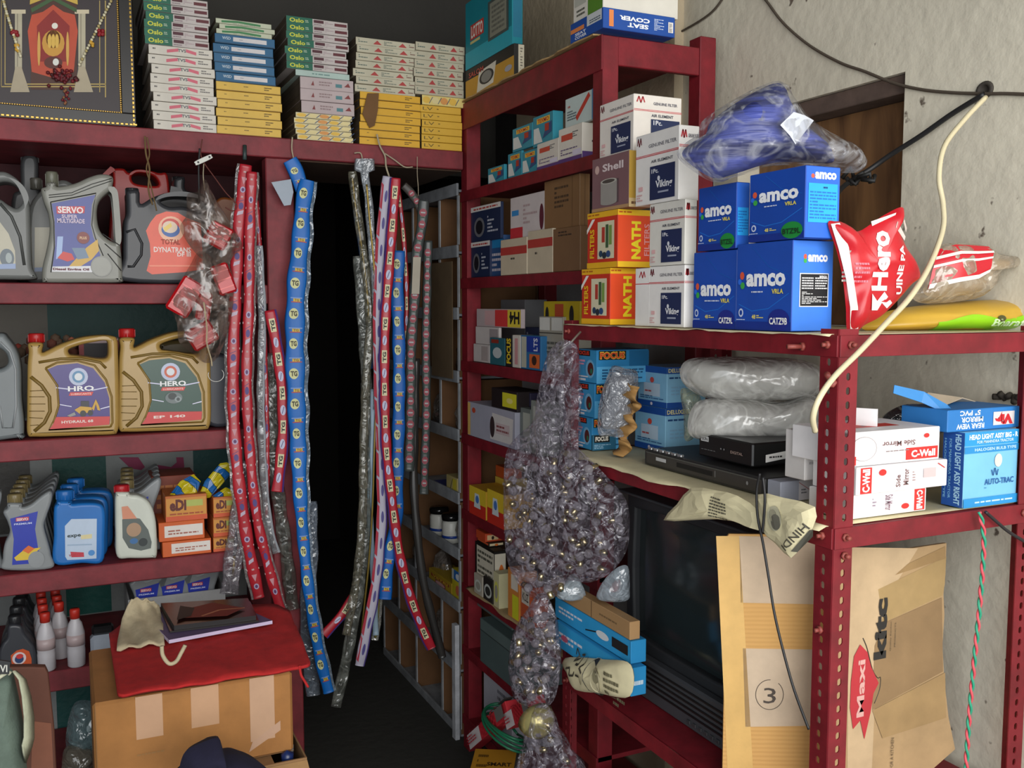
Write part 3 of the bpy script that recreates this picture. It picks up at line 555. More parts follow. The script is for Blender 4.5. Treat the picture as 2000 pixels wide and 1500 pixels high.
# shelf f: bulb cartons
zf = TZ[6]+.002
g1 = cbox('bulb_carton', 'black and white carton with a bulb picture, largest of the bulb pile', 'small box', 966, ('X', TX+.0), zf+.0, 928, 988, 1078, base='18140f', L=[('r', 'cfc8b4', .1, .3, .98, .95), ('m', '5a584c', .15, .4, .9, .9, 5)], F=[('r', 'd8d0bc', .02, .3, .98, .95), ('e', 'd87028', .6, .44, .28, .3), ('e', '1c1814', .6, .38, .17, .24), ('e', 'd8d4c8', .6, .42, .1, .13), ('r', 'd8d4c8', .54, .2, .66, .34)])
g2 = cbox('bulb_carton', 'black and orange bulb carton, middle of the bulb pile', 'small box', 955, ('X', TX+.005), top(g1)+.001, 932, 984, 1062, base='18140f', L=[('r', 'c8542c', .05, .4, .95, .9)], F=[('r', 'd8c8a0', .05, .3, .95, .9), ('e', 'd87028', .5, .5, .12, .3)])
g3 = cbox('bulb_carton', 'red orange bulb carton, top of the bulb pile', 'small box', 948, ('X', TX+.0), top(g2)+.001, 930, 984, 1043, base='c04824', L=[], F=[('r', 'd8b888', .1, .2, .7, .8), ('e', '2c1a10', .4, .45, .07, .22)])
for k, (px, lx, py, base, lab) in enumerate([(942, 926, 1128, 'b0a898', 'pale bulb carton with round grey face at the front of the sixth shelf'), (962, 944, 1136, '282420', 'black bulb carton at the front of the sixth shelf'), (975, 964, 1122, 'c8c298', 'cream bulb carton standing on the sixth shelf edge')]):
    cbox('bulb_carton', lab, 'small box', px, ('X', TX-.01), zf-.0, lx, None, py, b=.05, base=base, L=[('e', 'c8ccc4' if k != 2 else 'd8d860', .5, .45, .4, .3), ('e', '30302c' if k == 1 else 'a09c90', .5, .45, .28, .2)])
cbox('yellow_bulb_carton', 'yellow and orange bulb carton at the edge of the sixth shelf', 'small box', 1014, ('X', TX-.008), zf, 992, None, 1120, b=.06, base='d8883c', L=[('r', 'd8d828', .4, .02, .95, .5), ('r', 'e0d8c8', .3, .6, .9, .9)])
cbox('orange_bulb_carton', 'orange and black bulb carton beside the hanging plastic bag', 'small box', 1036, ('X', TX-.008), zf, 1017, None, 1150, b=.06, base='c85a30', L=[('r', 'd8d0c0', .1, .55, .9, .9), ('t', '30201c', 'KUZ', .2, .62, .8, .82), ('r', '1c1814', .02, .02, .98, .2)])
liner('cardboard_liner', 'brown cardboard lining the sixth shelf of the tall rack', TX, TX2-.02, TY+.02, TY2-.06, TZ[6], .02, 6, M('a08a62', .85, 'c'))
# shelf g: grey metal boxes
zg = TZ[7]+.002
h1 = cbox('grey_tin_box', 'grey metal box, lower one on the seventh shelf of the tall rack', 'box', 1012, ('X', TX-.01), zg, 938, None, 1262, b=.2, base='50605f', L=[('r', '5c6c6a', .02, .75, .98, .99), ('l', '303a38', [(0, .74), (1, .74)], .003)])
h2 = cbox('grey_tin_box', 'grey metal box, upper one on the seventh shelf of the tall rack', 'box', 1000, ('X', TX+.03), top(h1)+.001, 925, None, None, h=TZ[6]-.016-top(h1), b=.2, base='5a6664', L=[('l', '303a38', [(0, .6), (1, .6)], .003)])
cbox('white_carton', 'white dusty carton on the bottom shelf of the tall rack', 'box', 1000, ('X', TX+.02), TZ[8]+.002, 945, None, None, h=.225, b=.25, base='a9a9b2', L=[('m', '6a6a70', .5, .6, .9, .8, 2)])
# floor items at its foot
o = boxmesh(.15, .15, .215, 'b88420', T=[('r', '3a3a34', .84, .0, .9, 1), ('r', 'c8c4b8', .9, 0, .94, 1), ('m', '6a4a10', .1, .2, .3, .8, 3), ('t', '3a2a10', 'SMART', .3, .3, .78, .45, 0, .03)], L=[('m', '6a4a10', .2, .7, .8, .85, 1)]).build('yellow_carton', None, colX(972, 1.10, .2)+Vector((0, 0, -.2)), R(-30)); tag(o, 'yellow carton standing on the floor at the foot of the tall rack', 'box')
def checkitems(): return [('r', 'd8d0d0', .0, .0, .32, 1)]+[('r', 'b82430', .34+.05*i, .1*(1 if (i+j) % 2 else 0)+.2*j, .34+.05*i+.045, .1*(1 if (i+j) % 2 else 0)+.2*j+.1) for i in range(8) for j in range(5)]+[('m', 'c03040', .04, .2, .28, .8, 3), ('r', '6a6a66', .8, .1, .98, .9)]
for k, (p0, p1, lab) in enumerate([((928, 1448), (1003, 1382), 'long red and white checked pack lying lowest at the foot of the tall rack'), ((1000, 1408), (1052, 1374), 'red and white checked pack half behind the hanging plastic bag')]):
    P = atX(*p0, TX-.06-.0*k); Q = atX(*p1, TX-.06-.0*k); e1 = (Q-P).normalized(); e3 = Vector((1, 0, 0)); e3 = Vector((-1, 0, 0)).cross(e1).normalized(); e3 = e3 if e3.z > 0 else -e3; e2 = e3.cross(e1)
    o = boxmesh((Q-P).length, .045, .045, 'c8303a', F=checkitems(), T=checkitems()).build('checked_pack'); mt = Matrix((e1, e2, e3)).transposed().to_4x4(); mt.translation = (P+Q)/2-e3*.022; o.matrix_world = mt; tag(o, lab, 'pack')
mb = MB()
for k in range(4):
    c0 = Vector((TX-.05, colX(985, TX-.05, .22).y, .235+.006*k)); pts = [c0+Vector((.045*math.cos(a)*(1+.1*k), .1*math.sin(a), .05*math.sin(a*.5+.4*k))) for a in [2*math.pi*i/24 for i in range(25)]]
    mb.tube(pts, .004, M('1c6a4a', .4))
tag(mb.build('green_cord'), 'coiled green cord behind the yellow carton on the floor', 'cord')
# ================================================ things on the second shelf of the slotted rack
def vplane(O, rot):
    O = Vector(O); U = Vector((math.cos(rot), math.sin(rot), 0)); n = Vector((math.sin(rot), -math.cos(rot), 0))
    def f(px, py):
        d = ray(px, py); P = _o+d*((O-_o).dot(n)/d.dot(n)); q = P-O; return (q.dot(U), q.z)
    return f
def outl(pix, O, rot): f = vplane(O, rot); return [f(*p) for p in pix]
ROTX = R(-90)
z2 = Z2+.0035
def focusL(): return [('r', '3aa0d8', .02, .02, .98, .98), ('r', '181818', .12, .8, .72, .97), ('t', 'e04028', 'FOCUS', .16, .83, .68, .95, 0, .05), ('r', 'e8a8c8', .12, .62, .5, .68), ('r', 'e8a8c8', .16, .53, .46, .58), ('e', '7ac0e8', .74, .42, .2, .28), ('e', '5a2a28', .76, .42, .13, .2), ('e', '2c7a5a', .8, .36, .05, .08), ('r', 'e8f0f4', .1, .16, .66, .2), ('r', 'e8f0f4', .2, .06, .56, .12)]
def focusF(): return [('r', '181818', .04, .7, .56, .97), ('t', 'f0c040', 'FOCUS', .06, .72, .54, .95, 0, .07), ('t', 'd83820', 'FOCUS', .065, .74, .53, .92, 0, .03), ('r', '5ab0e0', 0, 0, 1, .5), ('m', '1c5a88', .1, .1, .9, .44, 4), ('r', '186a9c', .62, .5, 1, .97)]
zz = z2
for k, (px, lx, rx, ty, lab) in enumerate([(1156, 1112, 1225, 817, 'sky blue FOCUS lamp carton, bottom of the column of three'), (1161, 1116, 1228, 750, 'sky blue FOCUS lamp carton, middle of the column of three'), (1165, 1120, 1266, 684, 'sky blue FOCUS lamp carton, top one with large lettering on its side')]):
    o = cbox('lamp_carton', lab, 'lamp box', px, ('X', RX+.045), zz, None, rx, ty, a=2.052-colX(px, RX+.045, zz).y, base='2a88c0', L=focusL(), F=focusF()); zz = top(o)+.001
cbox('lamp_carton', 'small FOCUS lamp carton standing in front, beside the brown ribbon', 'lamp box', 1158, ('X', RX+.045), z2, 1152, 1203, 850, base='2a6a88', F=[('r', '181818', .05, .5, .72, .96), ('t', 'e8e0d0', 'FOCUS', .1, .58, .66, .88, 0, .06), ('m', '9ac0d8', .05, .1, .9, .4, 3)], a=.05)
def delL(): return [('r', '1c50a0', 0, .84, 1, 1), ('r', '1c50a0', 0, 0, 1, .14), ('e', 'd84a3a', .5, .66, .07, .07), ('r', 'c8dcec', .22, .26, .78, .58), ('m', 'c05a5a', .26, .34, .74, .42, 1), ('m', '3a6a9c', .1, .18, .9, .28, 2), ('e', 'e8e0e8', .5, .07, .04, .04)]
def delF(): return [('r', '1c50a0', 0, .84, 1, 1), ('r', '1c50a0', 0, 0, 1, .14), ('t', 'e8e0a0', 'DELUXE 52', .03, .87, .6, .97, 0, .03), ('m', '1c4a80', .05, .7, .8, .78, 1), ('m', '8ab8d8', .1, .3, .9, .55, 3)]
dl1 = cbox('deluxe_lamp_carton', 'pale blue carton with dark blue bands, lower of the pair', 'lamp box', 1299, ('X', 1.27), z2, 1240, 1380, 799, base='8cc4e4', L=delL(), F=delF())
dl2 = cbox('deluxe_lamp_carton', 'pale blue carton with dark blue bands, upper of the pair', 'lamp box', 1302, ('X', 1.272), top(dl1)+.001, 1246, 1378, 718, base='8cc4e4', L=delL(), F=delF())
# dvd player and set-top box
t = thing('disc_player', 'flat dark disc player lying on the newspaper at the shelf edge', 'player', (1.146+.11, 1.35+.2, z2))
def put(mb, name, par, T=None): return mb.build(name, par)
MB().box(-.11, .11, -.2, .2, 0, .034, M('2c2c2c', .45), .002).build('case', t)
mb = MB(); mb.box(-.1115, -.1102, -.19, .19, .005, .03, M('3c3936', .35)); prints(mb, flat((-.1116, .19, .005), (0, -.38, 0), (0, 0, .025)), .38, .025, [('r', '151515', .3, .3, .62, .7), ('r', '8a8a88', .64, .3, .645, .8), ('r', 'b8b8b8', .1, .4, .2, .7), ('e', '8a8a88', .9, .5, .008, .15), ('r', '50504c', 0, .9, 1, 1)]); mb.build('front_panel', t)
mb = MB()
for k in range(6): mb.box(-.112, -.104, .06+.022*k, .075+.022*k, .0345, .04, M('c8c8c8', .25, 'm', .8), .001)
mb.build('metal_clip', t)
mb = MB(); mb.box(-.105, -.06, -.203, -.2005, .004, .03, M('a8a8a4', .3, 'm', .9))
for k in range(6): mb.box(-.1+.007*k, -.097+.007*k, -.206, -.203, .005, .029, M('d8d8d4', .25, 'm', .9))
mb.build('rear_panel', t)
cbox('printed_card_box', 'grey and white flat carton lying beside the disc player end', 'carton', 1524, ('Y', 1.30), z2, None, 1588, 942, a=.035, base='9a9eac', F=[('r', 'c8c4c8', .55, 0, 1, 1), ('l', 'a03030', [(.55, .9), (.95, .4)], .001), ('m', '5a5a60', .62, .3, .9, .6, 2)])
t = thing('set_top_box', 'small black set-top box with a white barcode sticker', 'set-top box', (1.17+.073, 1.416+.085, z2+.042))
SB = M('141414', .38)
MB().box(-.073, .073, -.085, .085, 0, .046, SB, .003).build('case', t)
mb = MB(); prints(mb, flat((-.0733, .085, 0), (0, -.17, 0), (0, 0, .046)), .17, .046, [('r', 'c8c8c8', .05, .68, .2, .9), ('t', '202020', 'SUN', .07, .72, .18, .86), ('m', '6a6a6a', .06, .3, .5, .36, 1), ('e', '8a8a8a', .44, .5, .01, .04), ('e', '8a8a8a', .5, .5, .01, .04), ('t', 'a08a80', 'DIGITAL', .62, .4, .84, .52)], e0=.0002); mb.build('front_print', t)
mb = MB(); prints(mb, flat((-.07, -.0852, 0), (.14, 0, 0), (0, 0, .046)), .14, .046, [('p', 'e8e6e0', [(.2, .16), (.68, .3), (.68, .62), (.2, .48)]), ('m', '303030', .26, .3, .62, .44, 1)]); mb.build('sticker', t)
# grey plastic packets stacked over the set-top box
def packet(name, label, cat, pix, O, rot, th, mats, seed=0, crumple=.006, prt=None, inner=None, group=None, cs=22, back=1.0, p=2.2, fl=.5, smooth=True):
    t = thing(name, label, cat, O, rot, group); pts = outl(pix, O, rot)
    if inner:
        mb = MB(); cx = sum(a for a, b in pts)/len(pts); cz = sum(b for a, b in pts)/len(pts)
        mb_m = puff(mb, [(cx+(a-cx)*inner[1], cz+(b-cz)*inner[1]) for a, b in pts], th*.8, inner[0], crumple=crumple, seed=seed+3, cs=cs, back=back, p=p); mb.build(inner[2], t)
    mb = MB(); mp = puff(mb, pts, th, mats, crumple=crumple, seed=seed, cs=cs, back=back, p=p, smooth=smooth); mb.build('wrap' if inner else 'pouch', t)
    if prt:
        mb = MB(); f = vplane(O, rot)
        for (q0, q1, items) in prt:
            (x0, zz0), (x1, zz1) = f(*q0), f(*q1); prints(mb, uvbox(mp, x0, zz0, x1, zz1), abs(x1-x0), abs(zz1-zz0), items, sub=6, e0=.0015, de=.0006)
        mb.build('print', t)
    return t, mp
GF = film('d6d5d0', .3, 'milky_film', .5, 22, .2, .9)
packet('parts_packet', 'milky plastic packet of small parts, lower of the two on the set-top box', 'packet', [(1343, 835), (1350, 800), (1375, 780), (1450, 778), (1530, 785), (1585, 772), (1606, 790), (1604, 840), (1560, 855), (1480, 866), (1400, 862), (1355, 855)], (1.27, 1.55, 1.31), R(-25), .07, GF, 4, .008, inner=(M('b4b2ac', .7), .9, 'contents'))
packet('parts_packet', 'milky plastic packet of small parts, upper of the two under the top shelf', 'packet', [(1328, 725), (1345, 702), (1400, 697), (1480, 697), (1560, 702), (1612, 725), (1610, 765), (1560, 780), (1480, 785), (1390, 780), (1340, 755)], (1.28, 1.57, 1.40), R(-25), .075, GF, 7, .008, inner=(M('b8b6ae', .7), .9, 'contents'))
packet('clear_packet', 'crumpled clear plastic bag between the lamp cartons and the packets', 'packet', [(1330, 760), (1365, 770), (1372, 810), (1360, 850), (1338, 860), (1335, 810)], (1.2, 1.66, 1.28), R(-25), .02, film('c8d0b8', .5), 9, .006)
packet('bubble_wrap_bag', 'translucent bubble wrap bag standing against the FOCUS cartons', 'packet', [(1168, 845), (1172, 780), (1190, 725), (1200, 714), (1222, 720), (1246, 730), (1240, 800), (1222, 850), (1190, 852)], (1.17, 1.84, 1.3), R(-25), .028, film('c4c8d0', .45, 'bubble_wrap', .9, 60), 11, .003, inner=(M('7a7c84', .6), .8, 'contents'))
mb = MB(); path = [(1236, 752), (1228, 775), (1240, 790), (1222, 808), (1232, 830), (1212, 850), (1222, 872), (1204, 888)]
rows = []
for k, (px, py) in enumerate(crom([(a, b, 0) for a, b in path], 4, False) and [(p.x, p.y) for p in crom([(a, b, 0) for a, b in path], 4, False)]):
    c = atX(px, py, 1.15+.01*math.sin(k*1.3)); rows.append([c+Vector((.006*math.sin(k), .02, .004)), c+Vector((-.008*math.cos(k*.9), 0, 0)), c+Vector((.004, -.022, -.003))])
sheet(mb, rows, M('a8804a', .75, 'c')); prints(mb, lambda u, v, e: atX(1212+22*u, 860-90*v, 1.13), .03, .1, [('m', '3a2a1a', .2, .1, .8, .9, 5)])
mb = MB(); sheet(mb, rows, M('a8804a', .75, 'c')); o = mb.build('paper_tape'); s_ = o.modifiers.new('s', 'SOLIDIFY'); s_.thickness = .002; tag(o, 'crumpled brown printed paper tape hanging between the blue cartons', 'tape')
cbox('white_carton', 'small white carton peeping out left of the front post', 'small box', 1571, ('Y', 1.25), z2+.045, None, 1612, 846, a=.05, base='d8d4d2', F=[('m', 'a8a4a4', .2, .3, .8, .6, 3)]).location.z = z2+.047
# newspaper flaps hanging over the edge
def newsflap(name, label, pix, X, th=.0006, txt=None, seed=0, bulge=.03):
    f = vplane((X, 1.4, Z2), ROTX); pts = [f(*p) for p in pix]; t = thing(name, label, 'newspaper', (X, 1.4, Z2), ROTX)
    mb = MB(); mp = puff(mb, pts, .012, NEWS, rings=6, crumple=.006, seed=seed, cs=18, back=-.85, n=2, p=3, smooth=False); mb.build('sheet', t)
    if txt:
        mb = MB()
        for (q0, q1, items) in txt: (x0, a0), (x1, a1) = f(*q0), f(*q1); prints(mb, uvbox(mp, x0, a0, x1, a1), abs(x1-x0), abs(a1-a0), items, sub=4, e0=.002)
        mb.build('print', t)
    return t, mp
newsflap('newspaper_flap', 'folded yellowed newspaper flap with a long pointed corner', [(1296, 1016), (1322, 985), (1350, 953), (1400, 958), (1440, 968), (1484, 1000), (1482, 1036), (1450, 1022), (1400, 1014), (1350, 1016)], RX-.022, txt=[((1392, 1012), (1432, 972), [('m', '5a584a', .1, .1, .9, .9, 7)])], seed=2)
newsflap_last = newsflap('newspaper_flap', 'hanging newspaper flap printed HINDI beside the front post', [(1478, 966), (1530, 972), (1592, 990), (1588, 1030), (1566, 1062), (1545, 1090), (1515, 1062), (1484, 1030)], RX-.034, txt=[((1508, 1032), (1540, 990), [('e', 'a8a48c', .5, .5, .42, .48), ('e', '5c5a50', .6, .38, .28, .3), ('e', '8c8874', .45, .6, .2, .24)]), ((1537, 1058), (1570, 1016), []), ((1552, 1076), (1590, 1034), [('p', '5a584e', [(0, 0), (.2, .0), (1, .75), (1, 1), (.85, .95)])])], seed=5)
nf = newsflap_last; fh_ = vplane((RX-.034, 1.4, Z2), ROTX); (hx0, hz0), (hx1, hz1) = fh_(1580, 1020), fh_(1538, 1064)
dxy = Vector((hx1-hx0, hz1-hz0)); L2 = dxy.length; ux_, uz_ = dxy.x/L2, dxy.y/L2
mb = MB(); prints(mb, lambda u, v, e: nf[1](hx0+ux_*L2*u-uz_*.011*v, hz0+uz_*L2*u+ux_*.011*v, e), L2, .011, [('t', '4a463c', 'HINDI', 0, 0, 1, 1, 0, .01)], e0=.0025)
mb.build('lettering', nf[0])
# ---- right bay: mirror cartons
CW = 'ece9ea'
def cwall(flip): 
    return [('r', 'd0302c', .62, .06, .98, .42), ('t', 'f4f0f0', 'C-Wall', .68, .12, .95, .34, 0, .04), ('t', '7a5a5a', 'Side Mirror', .36, .5, .72, .66, 180), ('m', '8a7a7a', .4, .34, .66, .4, 1), ('e', 'a8a0a0', .16, .5, .14, .36), ('e', CW, .16, .5, .13, .34), ('r', 'd0302c', .02, .04, .08, .3), ('e', 'd0302c', .84, .76, .03, .07)]
q3 = cbox('mirror_carton', 'white and red mirror carton, bottom of three right of the front post', 'mirror box', 1655, ('Y', 1.145), z2, None, 1808, 968, a=.09, base=CW, F=[('r', 'd0302c', .84, .05, .98, .95), ('t', 'f4f0f0', 'C-Wall', .87, .1, .95, .9, -90, .04), ('t', '7a5a6a', 'Side Mirror', .46, .2, .56, .85, -90), ('m', '9a8a9a', .3, .4, .36, .8, 3), ('e', 'd0302c', .72, .3, .05, .12)])
q2 = cbox('mirror_carton', 'white and red mirror carton, middle of three, printed sideways', 'mirror box', 1672, ('Y', 1.135), top(q3)+.001, None, 1849, 914, a=.1, base=CW, F=[('r', 'd0302c', .04, .03, .16, .97), ('t', 'f4f0f0', 'C-Wall', .06, .08, .14, .92, 90, .04), ('t', '7a5a5a', 'Side', .42, .15, .47, .6, 90), ('t', '7a5a5a', 'Mirror', .5, .2, .56, .8, 90), ('m', 'a89090', .6, .3, .64, .7, 4), ('e', 'd0302c', .27, .75, .04, .12), ('r', 'c8b8b8', .72, .4, .86, .75), ('l', 'c04848', [(.88, .9), (.96, .7)], .002)])
q1 = cbox('mirror_carton', 'white and red mirror carton, top of three, a red band on its top face', 'mirror box', 1655, ('Y', 1.14), top(q2)+.001, None, 1834, 846, a=.13, base=CW, F=cwall(0), T=[('r', 'c83c34', .25, .3, .75, .55), ('m', '6a6a6a', .4, .35, .7, .5, 1)])
mb = MB(); P = colY(1690, 1.2, top(q1)); mb.box(-.004, .0, -.02, .02, 0, .03, CW); o = mb.build('carton_flap', None, P, R(30)); tag(o, 'torn white carton flap sticking up behind the front post', 'flap')
hl = cbox('headlight_carton', 'large sky blue headlight carton at the right end of the shelf', 'lamp box', 1879, ('Y', 1.128), z2, 1838, 1984, 846, base='7cc0e4', L=[('r', '1c4c98', 0, 0, 1, 1), ('t', 'a8d0e8', 'HEAD LIGHT ASSY RIGHT', .58, .03, .86, .97, -90, .03), ('t', '7ab0d8', 'FOR MAHINDRA TRACTOR', .3, .1, .42, .9, -90), ('t', '7ab0d8', 'HALOGEN BULB TYPE', .08, .1, .18, .9, -90)],
  F=[('r', '2a96d4', 0, .82, 1, 1), ('t', 'e8f4fa', 'HEAD LIGHT ASSY BIG - R', .08, .9, .98, .97, 0, .04), ('t', 'd0e8f4', 'FOR MAHINDRA TRACTOR', .22, .845, .9, .885), ('r', '2a8ccc', 0, .72, 1, .81), ('t', 'c0e0f0', 'HALOGEN BULB TYPE', .18, .745, .95, .785), ('e', 'dcd8d0', .62, .6, .07, .09), ('t', '1c5a9c', 'AUTO-TRAC', .38, .28, .92, .36, 0, .02), ('l', '1c5a9c', [(.5, .48), (.53, .4), (.56, .5), (.6, .4), (.62, .48)], .002), ('m', '4a8ab8', .38, .23, .9, .255, 1), ('r', '2a90d0', 0, .0, 1, .12), ('m', 'c0e0f0', .2, .04, .9, .08, 1)])
vb = cbox('mirror_carton', 'open blue mirror carton lying upside down on the headlight carton', 'mirror box', 1850, ('Y', 1.14), top(hl)+.001, None, 1990, 802, a=.1, base='2a78c0', F=[('t', 'e8eef4', 'REAR VIEW', .12, .1, .5, .34, 180, .03), ('t', 'e8eef4', 'MIRROR', .18, .4, .48, .64, 180, .03), ('t', 'e8eef4', '5" PVC', .16, .7, .44, .94, 180, .03), ('r', 'd8d0d0', .62, .18, .92, .8), ('t', 'c82830', 'Vip', .64, .2, .9, .8, 180, .08)])
P = Vector(o_info[vb.name][0]); mb = MB()
f1 = lambda px, py, Y: atY(px, py, Y)
rows = [[f1(1747, 752, 1.2), f1(1745, 768, 1.2)], [f1(1805, 765, 1.19), f1(1800, 786, 1.19)], [f1(1850, 790, 1.17), f1(1845, 806, 1.165)], [f1(1860, 800, 1.16), f1(1858, 806, 1.16)]]
sheet(mb, rows, M('3a86c8'), False); o = mb.build('carton_flap'); s_ = o.modifiers.new('s', 'SOLIDIFY'); s_.thickness = .0015; tag(o, 'bent blue and white lid flap rising left of the mirror carton', 'flap')
mb = MB(); rows = [[f1(1846, 792, 1.19), f1(1800, 785, 1.19)], [f1(1880, 778, 1.22), f1(1812, 768, 1.23)], [f1(1965, 802, 1.24), f1(1900, 795, 1.25)]]
sheet(mb, rows, M('c8b8a0', .8, 'c'), False); o = mb.build('carton_flap'); s_ = o.modifiers.new('s', 'SOLIDIFY'); s_.thickness = .0015; tag(o, 'tan inner flap with an orange patch standing above the mirror carton', 'flap')
packet('black_plastic_bag', 'crumpled grey black plastic bag behind the mirror cartons', 'bag', [(1725, 815), (1760, 792), (1800, 790), (1850, 805), (1870, 840), (1800, 845), (1740, 838)], (1.38, 1.32, 1.33), R(-10), .03, film('3c3e44', .25, 'dark_film', .9, 40), 13, .01)
# ================================================ top shelf, right side: pouches and packs
def RD(): return 'b8202a'
HR = M('be202a', .28); HRF = M('c22430', .25)
t, mp = packet('parts_pouch', 'red and white plastic parts pouch standing upright with Hero lettering', 'pouch', [(1617, 437), (1632, 432), (1650, 436), (1676, 452), (1720, 424), (1757, 405), (1766, 412), (1756, 432), (1768, 478), (1790, 512), (1797, 540), (1780, 556), (1752, 588), (1720, 618), (1690, 634), (1674, 647), (1655, 647), (1652, 600), (1646, 545), (1634, 490)], (1.2, 1.2, 1.62), R(-14), .02, HR, 21, .012, cs=16,
  prt=[((1690, 568), (1738, 452), [('t', 'f0e4e0', 'Hero', .0, .0, .75, 1, 90, .04)]), ((1738, 575), (1768, 480), [('t', 'f0e4e0', 'UINE PA', .1, .0, .55, 1, 90, .03)]), ((1640, 560), (1655, 480), [('m', 'b0a8a0', .2, .1, .8, .9, 8)]), ((1690, 606), (1736, 570), [('p', 'f0e4e0', [(0, 0), (.3, .0), (.5, .4), (.8, .1), (1, .4), (.6, 1), (.3, .5), (0, .9)])]), ((1700, 445), (1752, 415), [('p', 'ece0d8', [(0, .1), (.8, .8), (.85, .95), (.0, .4)])]), ((1738, 470), (1772, 430), [('p', 'd8c8c0', [(0, .6), (.1, .9), (.9, .2), (.8, .0)]), ('p', 'd8c8c0', [(0.4, .9), (.5, 1), (.95, .6), (.9, .4)])]), ((1655, 560), (1690, 500), [('m', 'e07a88', .1, .1, .9, .8, 5)])])
f = vplane((1.2, 1.2, 1.62), R(-14)); mb = MB()
bd = [(1619, 438), (1634, 486), (1648, 545), (1655, 600), (1657, 646)]; bd2 = [(1634, 436), (1647, 484), (1658, 545), (1664, 600), (1672, 645)]
rows = []
for a, b in zip(bd, bd2):
    r = []
    for q in (a, b): x, z = f(*q); r.append(mp(x, z, .003))
    rows.append(r)
sheet(mb, rows, M('e2dcd4', .4)); mb.build('edge_band', t)
t, mp = packet('parts_pouch', 'clear parts pouch with red striped header lying behind the cream cable', 'pouch', [(1780, 575), (1800, 540), (1826, 486), (1860, 475), (1925, 480), (1952, 496), (1990, 503), (1988, 520), (1955, 528), (1945, 555), (1915, 580), (1860, 590), (1800, 592)], (1.4, 1.25, 1.63), R(-14), .03, film('d8c8b0', .35, 'amber_film', .5, 30), 25, .01, inner=(M('b89a6a', .5), .8, 'contents'))
f = vplane((1.4, 1.25, 1.63), R(-14)); mb = MB()
for (a0, a1, m_) in ((0, 1, HRF), (.18, .26, M('e2dcd4', .4)), (.4, .47, M('e2dcd4', .4)), (.88, 1.0, M('e2dcd4', .4))):
    top_ = [(1826, 488), (1860, 478), (1895, 480), (1925, 482)]; bot_ = [(1800, 565), (1850, 552), (1890, 545), (1915, 532)]
    rows = []
    for (x0, y0), (x1, y1) in zip(top_, bot_):
        r = []
        for k in range(5):
            s = a0+(a1-a0)*k/4; x, z = f(x0+(x1-x0)*s, y0+(y1-y0)*s); r.append(mp(x, z, .002 if a1-a0 > .5 else .0035))
        rows.append(r)
    sheet(mb, rows, m_)
mb.build('header', t)
t, mp = packet('yellow_green_pack', 'flat yellow and lime green plastic pack lying along the rack shelf', 'pack', [(1690, 645), (1700, 622), (1750, 604), (1860, 590), (1980, 586), (2060, 600), (2060, 640), (1960, 647), (1800, 648)], (1.36, 1.27, 1.53), R(-6), .06, M('c8a038', .35), 31, .005)
f = vplane((1.36, 1.27, 1.53), R(-6)); mb = MB(); rows = []
for px in range(1790, 2050, 12):
    lo = 646; hi = 622+6*math.sin(px*.05)-(px-1790)*.045; r = []
    for k in range(5): x, z = f(px, hi+(lo-hi)*k/4); r.append(mp(x, z, .0025))
    rows.append(r)
sheet(mb, rows, M('8cc81c', .35)); prints(mb, lambda u, v, e: mp(*f(1890+60*u, 636-14*v), .004), .06, .02, [('t', 'd8f0c0', 'Bharat', 0, 0, 1, 1, 0, .02)]); prints(mb, lambda u, v, e: mp(*f(1896+16*u, 628-14*v), .004), .02, .02, [('e', '4a4a1c', .5, .5, .45, .45)]); mb.build('green_band', t)
# wrapped seat cover on the battery cartons
pix = [(1322, 302), (1338, 280), (1362, 262), (1376, 232), (1448, 186), (1520, 158), (1545, 190), (1572, 228), (1620, 262), (1676, 290), (1694, 318), (1668, 338), (1610, 332), (1560, 322), (1500, 326), (1440, 345), (1395, 356), (1345, 328)]
O = Vector((1.2, 1.33, 1.80)); t = thing('wrapped_seat_cover', 'dark blue folded seat cover in clear plastic on the battery cartons', 'seat cover', O, R(-22)); pts = outl(pix, O, R(-22)); f = vplane(O, R(-22))
mb = MB(); inn = [f(*p) for p in [(1332, 300), (1350, 280), (1378, 262), (1390, 236), (1452, 192), (1520, 162), (1542, 195), (1562, 230), (1590, 262), (1622, 290), (1625, 318), (1560, 316), (1500, 320), (1440, 338), (1395, 348), (1350, 322)]]
m, nt, b, N, K = nodes('blue_rexine'); b.inputs['Roughness'].default_value = .38
tc = N('ShaderNodeTexCoord'); mpn = N('ShaderNodeMapping'); mpn.inputs['Rotation'].default_value = (0, R(-28), 0); mpn.inputs['Scale'].default_value = (5, 5, 42); K(tc.outputs['Object'], mpn.inputs[0]); n = N('ShaderNodeTexNoise'); n.inputs['Scale'].default_value = 1.0; n.inputs['Detail'].default_value = 3; K(mpn.outputs[0], n.inputs['Vector'])
cr = N('ShaderNodeValToRGB'); cr.color_ramp.elements[0].position = .42; cr.color_ramp.elements[0].color = (.02, .025, .11, 1); cr.color_ramp.elements[1].position = .58; cr.color_ramp.elements[1].color = (.07, .09, .34, 1); K(n.outputs[0], cr.inputs[0]); K(cr.outputs[0], b.inputs['Base Color'])
bp = N('ShaderNodeBump'); bp.inputs['Strength'].default_value = .9; bp.inputs['Distance'].default_value = .02; K(n.outputs[0], bp.inputs['Height']); K(bp.outputs[0], b.inputs['Normal'])
puff(mb, inn, .07, m, crumple=.014, cs=13, seed=3); mb.build('cover', t)
mb = MB(); mp = puff(mb, pts, .085, film('e4e6ee', .78, 'clear_wrap', .9, 22, .08), crumple=.014, cs=15, seed=6, rings=9); mb.build('plastic_wrap', t)
